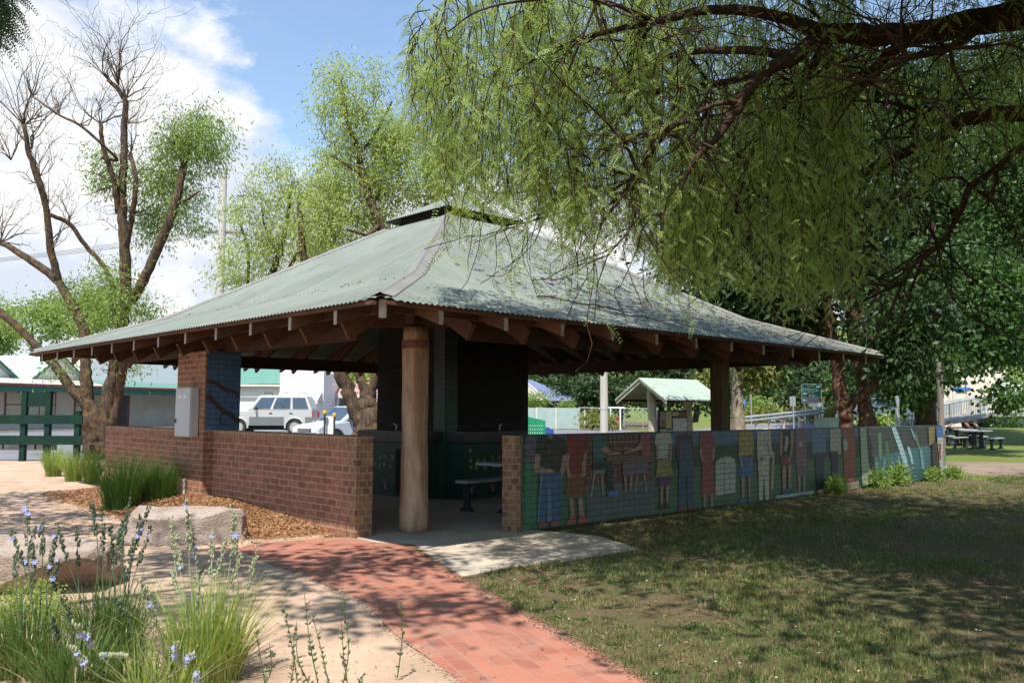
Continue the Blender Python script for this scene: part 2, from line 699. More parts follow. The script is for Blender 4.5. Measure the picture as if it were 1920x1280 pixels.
def pathmat(name, ang):
    m, nt, out = _nt(name)
    tc = N(nt, 'ShaderNodeTexCoord')
    mp = N(nt, 'ShaderNodeMapping')
    mp.inputs['Rotation'].default_value = (0, 0, -ang)
    nt.links.new(tc.outputs['Object'], mp.inputs[0])
    b = brick(nt, mp.outputs[0], (0.41, 0.152, 0.096), (0.25, 0.09, 0.065), (0.35, 0.205, 0.145), 0.245, 0.125, 0.005)
    n1 = noise(nt, tc.outputs['Object'], 2.2, 6, 0.7)
    c = mixc(nt, mathn(nt, 'MULTIPLY', ramp(nt, n1, 0.36, 0.70), 0.88), b.outputs['Color'], (0.37, 0.19, 0.135))
    # burnt blue-black faces on some bricks
    n2 = N(nt, 'ShaderNodeTexVoronoi')
    n2.inputs['Scale'].default_value = 2.6
    nt.links.new(tc.outputs['Object'], n2.inputs['Vector'])
    dk = mathn(nt, 'SUBTRACT', 1.0, ramp(nt, mathn(nt, 'ADD', n2.outputs['Distance'], mathn(nt, 'MULTIPLY', n1, 0.14)), 0.10, 0.24))
    dk = mathn(nt, 'MULTIPLY', dk, mathn(nt, 'GREATER_THAN', noise(nt, tc.outputs['Object'], 0.9, 1), 0.36))
    dk = mathn(nt, 'MULTIPLY', dk, mathn(nt, 'SUBTRACT', 1.0, b.outputs['Fac']))
    c = mixc(nt, mathn(nt, 'MULTIPLY', dk, 0.8), c, (0.11, 0.10, 0.115))
    h = mathn(nt, 'SUBTRACT', mathn(nt, 'MULTIPLY', noise(nt, tc.outputs['Object'], 80, 3), 0.4), b.outputs['Fac'])
    principled(nt, out, c, 0.8, 0, 0.25, bumpn(nt, h, 0.5, 0.006))
    return m


q1, q2, q3 = on(770, 1021), on(862, 1081), on(1235, 1285)
dirB = np.array([q3[0] - q1[0], q3[1] - q1[1]])
angB = math.atan2(dirB[1], dirB[0])
ext = dirB / np.linalg.norm(dirB)
pathB = [q1[:2], q2[:2], q3[:2], q3[:2] + ext * 5, G[0][:2] + ext * 5, G[0][:2], G[1][:2], G[2][:2], on(640, 1108)[:2], on(705, 1018)[:2]]
sheet('brick_path', pathB, 0.009, pathmat('path_bricks', angB), rag=0.006, step=0.25)
a0, a1 = on(480, 1022), on(683, 1013)
angA = math.atan2(a1[1] - a0[1], a1[0] - a0[0])
pathA = [on(704.5, 1018.3)[:2], on(639.3, 1108)[:2], G[3][:2], G[4][:2], on(440, 1030)[:2], on(475, 1021)[:2], on(600, 1009)[:2], on(655, 1008)[:2], on(683, 1013)[:2]]
sheet('brick_path', pathA, 0.0095, pathmat('path_bricks_side', angA), rag=0.006, step=0.25)
# dirt track and grass bank at the far right
sheet('footpath', [on(1769, 884)[:2], on(1769, 866)[:2], on(1950, 868)[:2], on(2100, 872)[:2], on(2100, 905)[:2], on(1950, 898)[:2]], 0.006, MT['dirt'], rag=0.05)


def hill(name, c, r, h, m, n=48, pw=1.0, rz=0.0):
    xs = np.linspace(-1, 1, n)
    X, Y = np.meshgrid(xs, xs)
    rr = np.sqrt(X ** 2 + Y ** 2)
    Z = h * np.clip(np.cos(np.clip(rr, 0, 1) * PI) * 0.5 + 0.5, 0, 1) ** pw
    Z += 0.04 * h * np.sin(5 * X + 1) * np.cos(4 * Y) * (rr < 1) * (1 - np.clip(rr, 0, 1)) - 0.03
    cr, sr = math.cos(rz), math.sin(rz)
    XX, YY = X * r[0], Y * r[1]
    V = np.stack([c[0] + XX * cr - YY * sr, c[1] + XX * sr + YY * cr, Z], -1).reshape(-1, 3)
    idx = np.arange(n * n).reshape(n, n)
    Fq = np.stack([idx[:-1, :-1], idx[:-1, 1:], idx[1:, 1:], idx[1:, :-1]], -1).reshape(-1, 4)
    return tag(np_mesh(name, V, Fq, m, smooth=True), kind='structure')


hill('grass_bank', (27.5, 50), (22, 13), 0.62, MT['park'])
hill('hillside', (60, 260), (330, 150), 26, MT['park'])
sheet('park_lawn', [(10.5, 19.2), (13.5, 19.6), (40, 24), (75, 60), (45, 75), (18, 55), (9, 31)], 0.003, MT['park'])
mb = MB()
mb.prism([(33.5, 0.0), (37.5, 0.26), (52, 0.26), (52, -0.1), (33.5, -0.1)], -17.5, -8.6, 'yz')
tag(mb.build('parking_bay', MT['asphalt']), kind='structure')
# rising road on the right with its centre line
rp = [on(1030, 809)[:2], at(1180, 800, 58)[:2], at(1400, 796, 50)[:2], at(1560, 796, 45)[:2]]


def ribbon(name, c, wd, z, m, thick=0.3):
    c = spline([(p[0], p[1], q) for p, q in zip(c, z)], 8)
    mb = MB()
    L = []
    for i in range(len(c)):
        d = c[min(i + 1, len(c) - 1)][:2] - c[max(i - 1, 0)][:2]
        d /= np.linalg.norm(d)
        nn = np.array([-d[1], d[0]]) * wd / 2
        L.append(((c[i][0] + nn[0], c[i][1] + nn[1], c[i][2]), (c[i][0] - nn[0], c[i][1] - nn[1], c[i][2])))
    V = []
    for a, b in L:
        V += [a, b, (b[0], b[1], b[2] - thick), (a[0], a[1], a[2] - thick)]
    Fc = []
    for i in range(len(L) - 1):
        o = i * 4
        for j in range(4):
            k = (j + 1) % 4
            Fc.append((o + j, o + k, o + 4 + k, o + 4 + j))
    mb.add(V, Fc)
    return mb.build(name, m)


MT['paintwhite'] = mat('road_paint', (0.75, 0.75, 0.72), (0.6, 0.6, 0.58), scale=4, rough=0.7)
rc = [(6, 44), (12, 49), (18, 55), (25, 63), (33, 75)]
tag(ribbon('road', rc, 8.4, [0.03, 0.16, 0.62, 1.1, 1.3], MT['asphalt'], 1.4), kind='structure')
for k in range(4):
    t = 0.16 + 0.2 * k
    cc = spline([(p[0], p[1], q) for p, q in zip(rc, [0.03, 0.16, 0.62, 1.1, 1.3])], 20)
    i0 = int(t * len(cc))
    seg = cc[i0:i0 + 9:4]
    tag(ribbon('road_marking', [s[:2] for s in seg], 0.16, [s[2] + 0.006 for s in seg], MT['paintwhite'], 0.003), kind='structure')

# ------------------------------------------------------------------ pavilion
HALF, EAVE, BRK, ZB, SL2 = 6.0, 2.61, 1.95, 3.30, 0.575


def rz_(d):
    return EAVE + d * (ZB - EAVE) / BRK if d <= BRK else ZB + (d - BRK) * SL2


pav_c = PB(4.8, 4.8)
pav = thing('pavilion', 'open park pavilion with pale green corrugated hip roof on timber posts and rafters', 'pavilion', pav_c, TH)


def roofmat(name, axis=0, dirt=0.5):
    m, nt, out = _nt(name)
    tc = N(nt, 'ShaderNodeTexCoord')
    v = tc.outputs['Object']
    n1 = noise(nt, v, 0.55, 6, 0.6, 0.4)
    n2 = noise(nt, v, 4, 6, 0.7)
    n3 = noise(nt, v, 26, 3, 0.6)
    c = mixc(nt, ramp(nt, n1, 0.3, 0.7), (0.195, 0.225, 0.192), (0.135, 0.158, 0.138))
    c = mixc(nt, mathn(nt, 'MULTIPLY', ramp(nt, n2, 0.5, 0.78), dirt), c, (0.30, 0.26, 0.20))
    c = mixc(nt, mathn(nt, 'MULTIPLY', ramp(nt, n3, 0.62, 0.74), 0.55), c, (0.13, 0.13, 0.11))
    # run-off streaks down the slope and the laps between sheets
    mp = N(nt, 'ShaderNodeMapping')
    mp.inputs['Scale'].default_value = (7, 0.45, 0.45) if axis == 0 else (0.45, 7, 0.45)
    nt.links.new(v, mp.inputs[0])
    st = ramp(nt, noise(nt, mp.outputs[0], 1.0, 5, 0.65), 0.42, 0.7)
    c = mixc(nt, mathn(nt, 'MULTIPLY', st, 0.42), c, (0.25, 0.235, 0.19))
    sp_ = N(nt, 'ShaderNodeSeparateXYZ')
    nt.links.new(v, sp_.inputs[0])
    fr = mathn(nt, 'FRACT', mathn(nt, 'DIVIDE', mathn(nt, 'ADD', sp_.outputs[axis], 20.0), 0.762))
    c = mixc(nt, mathn(nt, 'MULTIPLY', mathn(nt, 'LESS_THAN', fr, 0.022), 0.45), c, (0.07, 0.075, 0.065))
    principled(nt, out, c, mathn(nt, 'MULTIPLY_ADD', n2, 0.3), 0.0, 0.35)
    out.inputs[0].links[0].from_node.inputs['Roughness'].links[0].from_node.inputs[2].default_value = 0.45
    return m


MT['roof'] = [roofmat('roof_sheet', 0), roofmat('roof_sheet', 1)]
MT['flash'] = mat('roof_flashing', (0.25, 0.235, 0.205), (0.20, 0.195, 0.175), scale=2.5, rough=0.5, fine=0.1, bscale=30)
MT['timber'] = mat('rafter_timber', (0.135, 0.058, 0.03), (0.075, 0.036, 0.022), scale=2.5, rough=0.75, stretch=(1, 1, 1), fine=0.18, bscale=25)
MT['timberdk'] = mat('beam_timber', (0.07, 0.034, 0.022), (0.05, 0.026, 0.018), scale=2.5, rough=0.8, fine=0.15, bscale=25)
MT['endgrain'] = mat('pale_end', (0.40, 0.37, 0.34), (0.30, 0.26, 0.23), scale=9, rough=0.9, fine=0.2, bscale=60)


def side(k, s, d, z):
    """side k of a square: s along the eave, d in from it"""
    x, y = s, -HALF + d
    for _ in range(k):
        x, y = y, -x
    return (x, y, z)


def corrugated(half, zf, dbreaks, chamfer, pitch=0.076, amp=0.009, per=6):
    """four pitched faces of corrugated sheet meeting at the hips"""
    Vs, Fs, off = [], [], 0
    step = pitch / per
    lim = half - chamfer / 2
    s = np.arange(-lim, lim + 1e-6, step)
    wav = amp * np.cos(2 * PI * s / pitch)
    room = half - np.abs(s)
    for k in range(4):
        rows = []
        ds = np.maximum(0, chamfer - room)
        rows.append(ds)
        for db in dbreaks:
            rows.append(np.maximum(ds, np.minimum(db, room)))
        grid = []
        for dd in rows:
            z = np.array([zf(t) for t in dd]) + wav
            x, y = s, -half + dd
            for _ in range(k):
                x, y = y, -x
            grid.append(np.stack([x, y, z], -1))
        nrow, n = len(grid), len(s)
        Vs.append(np.concatenate(grid))
        idx = np.arange(nrow * n).reshape(nrow, n) + off
        Fs.append(np.stack([idx[:-1, :-1], idx[:-1, 1:], idx[1:, 1:], idx[1:, :-1]], -1).reshape(-1, 4))
        off += nrow * n
    return np.concatenate(Vs), np.concatenate(Fs)


V, Fq = corrugated(HALF, rz_, (0.65, 1.3, BRK, 5.1), 0.30)
np_mesh('roof_sheeting', V, Fq, MT['roof'], pav, smooth=True, midx=[(i * 4 // len(Fq)) % 2 for i in range(len(Fq))])
# hip flashings
for k in range(4):
    mb = MB()
    rows = []
    for d in (0.13, 0.7, 1.3, BRK, 3.0, 4.0, 5.02):
        wd = 0.17
        L_, C_, R_ = (-HALF + d, -HALF + d + wd, rz_(d) + 0.014), (-HALF + d, -HALF + d, rz_(d) + 0.045), (-HALF + d + wd, -HALF + d, rz_(d) + 0.014)
        c2 = (-HALF + d + 0.035, -HALF + d - 0.0, rz_(d) + 0.03)
        row = []
        for p in (L_, (-HALF + d - 0.0, -HALF + d + 0.035, rz_(d) + 0.035), C_, c2, R_):
            x, y = p[0], p[1]
            for _ in range(k):
                x, y = y, -x
            row.append((x, y, p[2]))
        rows.append(row)
    for i in range(len(rows) - 1):
        for j in range(4):
            mb.quad(rows[i][j], rows[i][j + 1], rows[i + 1][j + 1], rows[i + 1][j])
    mb.build('hip_flashing', MT['flash'], pav)
# raised vent cap at the peak
CH = 1.02


def capz(d):
    return 5.24 + d * 0.53


V, Fq = corrugated(CH, capz, (CH - 0.02,), 0.10)
cap = np_mesh('roof_cap', V, Fq, MT['roof'], pav, smooth=True)
mb = MB()
for sx_, sy_ in ((1, 0), (-1, 0), (0, 1), (0, -1)):
    if sx_:
        mb.box((sx_ * 0.74, 0, 5.17), (0.05, 1.48, 0.30))
    else:
        mb.box((0, sy_ * 0.74, 5.17), (1.43, 0.05, 0.30))
mb.build('vent_curb', mat('vent_gap_shade', (0.02, 0.018, 0.016), rough=0.9), cap)  # black stands in for the shaded gap under the cap

# rafters (main roof), rafter tails (skirt), purlins, beams
sp = [-5.12 + 0.931 * i for i in range(12)]
for k in range(4):
    for s in sp:
        top = min(HALF - abs(s) - 0.05, 5.0)
        if top > 0.9:
            mb = MB()
            zt = lambda d: ZB + (d - BRK) * SL2 - 0.045
            mb.beam(side(k, s + 0.075, 0.72, zt(0.72)), side(k, s + 0.075, top, zt(top)), 0.05, 0.21)
            mb.build('rafter', MT['timber'], pav)
        mb = MB()
        t1 = min(1.9, HALF - abs(s))
        mb.plumb(side(k, s, 0.10, rz_(0.10) - 0.055), side(k, s, t1, rz_(t1) - 0.055), 0.06, 0.165)
        o = mb.build('rafter_tail', [MT['timber'], MT['endgrain']], pav)
        # the sawn outer end is a paler grey
        best = max(o.data.polygons, key=lambda p: sum((abs(p.center[i])) for i in (0, 1)) if p.area < 0.02 else -1)
        best.material_index = 1
    mb = MB()
    mb.beam(side(k, -5.45, 0.55, rz_(0.55) - 0.10), side(k, 5.45, 0.55, rz_(0.55) - 0.10), 0.045, 0.14)
    mb.build('purlin', MT['timber'], pav)
    mb = MB()
    mb.beam(side(k, -5.85, 0.08, rz_(0.08) - 0.028), side(k, 5.85, 0.08, rz_(0.08) - 0.028), 0.05, 0.038)
    mb.build('eave_batten', MT['timber'], pav)
    mb = MB()
    for d in (2.6, 3.3, 4.0, 4.7):
        mb.beam(side(k, -(HALF - d), d, rz_(d) - 0.045), side(k, HALF - d, d, rz_(d) - 0.045), 0.07, 0.035)
    mb.build('batten', MT['timberdk'], pav)
    mb = MB()
    s0 = -3.6 if k == 0 else -4.6
    s1 = 3.6 if k == 1 else 4.6
    mb.beam(side(k, s0, 1.42, 2.69), side(k, s1, 1.42, 2.69), 0.10, 0.26)
    mb.build('beam', MT['timberdk'], pav)
    # hip rafter
    mb = MB()
    e0 = [-HALF + 0.25, -HALF + 0.25]
    e1 = [-HALF + 5.0, -HALF + 5.0]
    em = [-HALF + BRK, -HALF + BRK]
    for _ in range(k):
        e0, e1, em = [e0[1], -e0[0]], [e1[1], -e1[0]], [em[1], -em[0]]
    mb.plumb((e0[0], e0[1], rz_(0.25) - 0.05), (em[0], em[1], ZB - 0.05), 0.075, 0.19)
    mb.plumb((em[0], em[1], ZB - 0.05), (e1[0], e1[1], rz_(5.0) - 0.05), 0.075, 0.25)
    o = mb.build('hip_rafter', [MT['timber'], MT['endgrain']], pav)
    for p in o.data.polygons:
        if p.area < 0.02 and abs(p.center[0]) > HALF - 0.3:
            p.material_index = 1

# corner log post with iron collar
MT['logpost'] = mat('stripped_log', (0.46, 0.31, 0.21), (0.27, 0.15, 0.09), scale=2.4, rough=0.85, stretch=(3, 3, 0.55), bump=0.6, bscale=16, fine=0.26, dist=0.03)
MT['collar'] = mat('iron_collar', (0.20, 0.075, 0.05), (0.12, 0.05, 0.04), scale=8, rough=0.7)
lx, ly = 0.86 - 4.8, 0.86 - 4.8
mb = MB()
prof = []
for i in range(27):
    z = 0.012 + 2.60 * i / 26
    r = 0.183 - 0.020 * i / 26 + 0.006 * math.sin(3.1 * z + 1) + 0.004 * math.sin(9 * z)
    prof.append((r, z))
mb.lathe((lx, ly, 0), prof, 28)
post = mb.build('post', MT['logpost'], pav, smooth=True)
mb = MB()
mb.lathe((lx, ly, 0), [(0.176, 2.33), (0.181, 2.335), (0.181, 2.43), (0.176, 2.435)], 28)
mb.lathe((lx - 0.12, ly - 0.145, 2.38), [(0.02, -0.0), (0.02, 0.02)], 10)
mb.build('collar', MT['collar'], post, smooth=False)
mb = MB()
mb.beam((lx - 1.05, ly + 1.05, 2.86), (lx + 1.05, ly - 1.05, 2.86), 0.16, 0.25)
mb.build('beam', MT['timberdk'], pav)
mb = MB()
mb.beam((lx - 0.45, ly - 0.45, 2.80), (lx + 0.5, ly + 0.5, 3.02), 0.10, 0.2)
mb.build('corbel', MT['timber'], pav)
# square post on the mural side, timber upright beside the brick pier
MT['sqpost'] = mat('weathered_post', (0.12, 0.075, 0.05), (0.075, 0.05, 0.036), scale=3, rough=0.9, stretch=(4, 4, 0.6), fine=0.15, bscale=20)
mb = MB()
mb.box((7.34 - 4.8, 0.42 - 4.8, 1.32), (0.26, 0.24, 2.62))
mb.build('post', MT['sqpost'], pav)
mb = MB()
mb.box((7.34 - 4.8, 0.42 - 4.8, 2.72), (0.62, 0.20, 0.2))
mb.build('corbel', MT['timberdk'], pav)
mb = MB()
mb.box((0.12 - 4.8, 6.02 - 4.8, 1.31), (0.17, 0.17, 2.60))
mb.build('post', MT['timber'], pav)
# brick pier
MT['brick'] = brickmat('red_brick', (0.40, 0.175, 0.10), (0.235, 0.10, 0.065), (0.46, 0.34, 0.23), vary=0.6)
MT['coping'] = brickmat('coping_brick', (0.36, 0.18, 0.105), (0.25, 0.125, 0.078), (0.44, 0.32, 0.21), bw=0.0865, rh=0.40, ms=0.008, offset=0.0)
MT['endbrick'] = brickmat('end_brick', (0.36, 0.19, 0.10), (0.17, 0.07, 0.05), (0.36, 0.27, 0.17), bw=0.115, ms=0.011)
mb = MB()
mb.box2((-0.15 - 4.8, 4.86 - 4.8, 0), (0.43 - 4.8, 5.90 - 4.8, 2.45))
pier = mb.build('brick_pier', MT['brick'], pav)
mb = MB()
mb.box2((-0.13 - 4.8, 4.856 - 4.8, 1.225), (0.432 - 4.8, 4.8605 - 4.8, 2.45))
pnl = mb.build('painted_panel', paint((0.07, 0.17, 0.34), 0.5), pier)
mb = MB()
for pts, wd in (([(-0.13, 1.98), (0.02, 1.95), (0.16, 1.86), (0.30, 1.84), (0.42, 1.74)], 0.055), ([(-0.13, 1.75), (0.0, 1.66), (0.14, 1.52), (0.28, 1.46), (0.42, 1.33)], 0.075),
                ([(0.16, 1.5), (0.10, 1.40), (0.13, 1.30)], 0.03), ([(0.0, 1.66), (-0.07, 1.78), (-0.08, 1.84)], 0.025), ([(0.2, 1.87), (0.23, 1.76)], 0.025)):
    for i in range(len(pts) - 1):
        a, b = pts[i], pts[i + 1]
        d = Vector((b[0] - a[0], b[1] - a[1])).normalized()
        nx, nz = -d.y * wd / 2, d.x * wd / 2
        mb.quad((a[0] - nx - 4.8, 4.8545 - 4.8, a[1] - nz), (b[0] - nx - 4.8, 4.8545 - 4.8, b[1] - nz), (b[0] + nx - 4.8, 4.8545 - 4.8, b[1] + nz), (a[0] + nx - 4.8, 4.8545 - 4.8, a[1] + nz))
mb.build('painted_branch', paint((0.085, 0.055, 0.03), 0.4), pnl)

# meter box on the pier
MT['greymetal'] = mat('grey_enamel', (0.50, 0.51, 0.53), (0.46, 0.47, 0.49), scale=2, rough=0.4)
MT['white'] = mat('white_paint', (0.78, 0.77, 0.74), (0.70, 0.69, 0.66), scale=3, rough=0.5)
bx = thing('meter_box', 'tall pale grey metal meter box fixed to the brick pier', 'electrical box', PB(-0.155, 5.32), TH)
mb = MB()
mb.box2((-0.13, -0.28, 1.11), (0.0, 0.28, 1.88))
o = mb.build('cabinet', MT['greymetal'], bx)
bv = o.modifiers.new('bevel', 'BEVEL')
bv.width = 0.008
mb = MB()
mb.box2((-0.142, -0.272, 1.12), (-0.132, 0.272, 1.87))
dr = mb.build('door', MT['greymetal'], bx)
mb = MB()
mb.box2((-0.146, -0.15, 1.71), (-0.1425, -0.02, 1.76))
mb.box2((-0.146, 0.04, 1.71), (-0.1425, 0.17, 1.76))
mb.build('notice_label', MT['white'], dr)
mb = MB()
mb.box2((-0.16, 0.22, 1.33), (-0.1425, 0.245, 1.39))
mb.build('latch', MT['collar'], dr)
mb = MB()
mb.tube([(-0.03, 0.10, 0.04), (-0.03, 0.10, 0.45)], 0.022, 8)
mb.build('conduit', MT['greymetal'], bx)

# low brick wall on the left
bw = thing('brick_wall', 'low red brick wall with upright coping bricks left of the entrance', 'wall', PB(0, 0), TH)
mb = MB()
mb.box2((0, 1.11, 0), (0.23, 4.858, 1.11))
mb.box2((-0.15, 5.902, 0), (0.08, 9.12, 1.11))
mb.build('wall_body', MT['brick'], bw)
mb = MB()
mb.box2((-0.004, 1.11, 1.112), (0.234, 4.858, 1.222))
mb.box2((-0.154, 5.902, 1.112), (0.084, 9.12, 1.222))
mb.build('coping', MT['coping'], bw)
mb = MB()
for i in range(14):
    j = random.uniform(-0.006, 0.006)
    mb.box2((-0.004 + j, 0.88 + random.uniform(-0.006, 0.004), 0.0 + i * 0.0872), (0.234 + j, 1.1095, 0.0 + i * 0.0872 + 0.0862))
o = mb.build('end_pier', MT['endbrick'], bw)

# mural wall
# (it runs a little askew of the eave, so its far end stands closer to the drip line)
THM = TH - R(2.2)
um, vm = np.array([math.cos(THM), math.sin(THM)]), np.array([-math.sin(THM), math.cos(THM)])


def PM(a, b, z=0.0):
    q = np.array([CX, CY]) + a * um + b * vm
    return (q[0], q[1], z)


def mur(px, py):
    """pixel -> (a, z) on the face of the mural wall"""
    d = _F + AX_R * (px - 960) / FPX + AX_U * (640 - py) / FPX
    t = (CX * vm[0] + CY * vm[1]) / (d[0] * vm[0] + d[1] * vm[1])
    p = np.array([0, 0, CAMH]) + d * t
    return ((p[0] - CX) * um[0] + (p[1] - CY) * um[1], p[2])


mw = thing('mural_wall', 'long low brick wall on the right painted with a row of headless townsfolk', 'wall', PM(0, 0), THM)
MW0, MW1 = mur(964, 900)[0], mur(1767, 845)[0]
mb = MB()
mb.box2((MW0 + 0.115, 0.004, 0), (MW1, 0.23, 1.222))
mb.build('wall_body', paint((0.12, 0.15, 0.15)), mw)
mb = MB()
for i in range(14):
    j = random.uniform(-0.005, 0.005)
    mb.box2((MW0 + j, 0.0 + random.uniform(-0.003, 0.003), i * 0.0872), (MW0 + 0.1145, 0.232, i * 0.0872 + 0.0862))
mb.build('end_pier', MT['endbrick'], mw)
# ------------------------------------------------------------------ the mural
def k8(q):
    return mur(980 + q[0] / 4.8, 800 + q[1] / 4.8)


def k9(q):
    return mur(1370 + q[0] / 4.683, 790 + q[1] / 4.683)


def painted(name, kf, shapes, parent, depth=0, label=None):
    """one painted figure: flat coats of paint laid over each other on the bricks"""
    mb = MB()
    mats_, idx = [], {}
    for i, (col, pts) in enumerate(shapes):
        key = tuple(col)
        if key not in idx:
            idx[key] = len(mats_)
            mats_.append(paint(col))
        yy = -(0.0030 + 0.0016 * (depth + i))
        P = []
        Q = [kf(q) for q in pts]
        for k in range(len(Q)):
            (a0, z0), (a1, z1) = Q[k], Q[(k + 1) % len(Q)]
            n = max(1, min(14, int(math.hypot(a1 - a0, z1 - z0) / 0.05)))
            for j in range(n):
                a, z = a0 + (a1 - a0) * j / n, z0 + (z1 - z0) * j / n
                if j and n < 14:
                    a, z = a + random.uniform(-.005, .005), z + random.uniform(-.005, .005)
                P.append((min(a, MW1 - 0.002), yy, min(max(z, 0.02), 1.219)))
        mb.add(P, [tuple(range(len(P)))], idx[key])
    o = mb.build(name, mats_, parent, fix=False)
    for p in o.data.polygons:
        pass
    if label:
        o['label'] = label
    return o


SK = (0.42, 0.26, 0.20)
SHOE = (0.09, 0.05, 0.06)


def az(pts):
    return pts


ident = lambda q: q
painted('painted_background', ident, [
    ((0.08, 0.17, 0.09), [(MW0 + 0.12, 0.0), (MW1, 0.0), (MW1, 1.219), (1.92, 1.219)]),
    ((0.10, 0.19, 0.30), [(1.92, 1.02), (3.0, 1.0), (4.0, 1.04), (8, 0.98), (11.5, 1.02), (11.5, 1.219), (1.92, 1.219)]),
    ((0.045, 0.075, 0.055), [(4.6, 0.62), (6.6, 0.70), (8.2, 0.60), (10, 0.68), (12.4, 0.55), (12.4, 0.98), (10.4, 1.05), (8.6, 0.95), (7.4, 1.04), (6, 0.96), (4.6, 1.03)]),
    ((0.05, 0.22, 0.11), [(1.92, 0.0), (2.15, 0.0), (2.12, 0.85), (1.92, 0.9)]),
    ((0.15, 0.12, 0.17), [(1.93, 0.9), (2.14, 0.86), (2.13, 1.219), (1.93, 1.219)]),
], mw)
br = [((0.13, 0.15, 0.155), [(560, 500), (1190, 450), (1190, 760), (580, 860)]),
      ((0.15, 0.05, 0.04), [(565, 72), (1165, 56), (1160, 480), (560, 525)])]
CRM = (0.42, 0.36, 0.27)


def stroke(p, q, wd=5):
    d = Vector((q[0] - p[0], q[1] - p[1])).normalized()
    n = (-d.y * wd / 2, d.x * wd / 2)
    return [(p[0] - n[0], p[1] - n[1]), (q[0] - n[0], q[1] - n[1]), (q[0] + n[0], q[1] + n[1]), (p[0] + n[0], p[1] + n[1])]


o = painted('painted_oven_wall', k8, br, mw, 5)
lines = []
for (p, q) in ([((575, 150), (620, 148)), ((745, 140), (1010, 132)), ((820, 198), (980, 192)), ((570, 212), (615, 210)), ((575, 275), (615, 272)), ((570, 338), (615, 335)), ((570, 405), (615, 402)),
               ((565, 462), (740, 452)), ((565, 522), (745, 508)), ((800, 322), (880, 318)), ((805, 385), (875, 380)), ((805, 443), (872, 440)), ((808, 502), (880, 497)), ((975, 432), (1010, 428)), ((975, 492), (1160, 474)),
               ((1120, 245), (1160, 242)), ((1118, 303), (1160, 300)), ((1110, 362), (1158, 358)), ((1092, 420), (1156, 415)), ((1140, 130), (1160, 129)), ((820, 140), (824, 195)), ((925, 135), (928, 192)),
               ((675, 456), (676, 515)), ((828, 385), (828, 440)), ((612, 150), (612, 212)), ((612, 275), (612, 337)), ((612, 405), (612, 460)), ((590, 78), (590, 148)), ((625, 76), (625, 146)), ((565, 525), (566, 575))] +
              [((745 + 38 * i, 72), (745 + 38 * i, 136)) for i in range(8)]):
    lines.append((CRM, stroke(p, q)))
mbl = painted('painted_mortar', k8, [lines[0]], mw, 8)
mb = MB()
for c, pts in lines:
    mb.add([(k8(q)[0], -0.0155, min(1.219, k8(q)[1])) for q in pts], [(0, 1, 2, 3)])
bpy.data.objects.remove(mbl)
mb.build('painted_mortar', paint(CRM), o, fix=False)

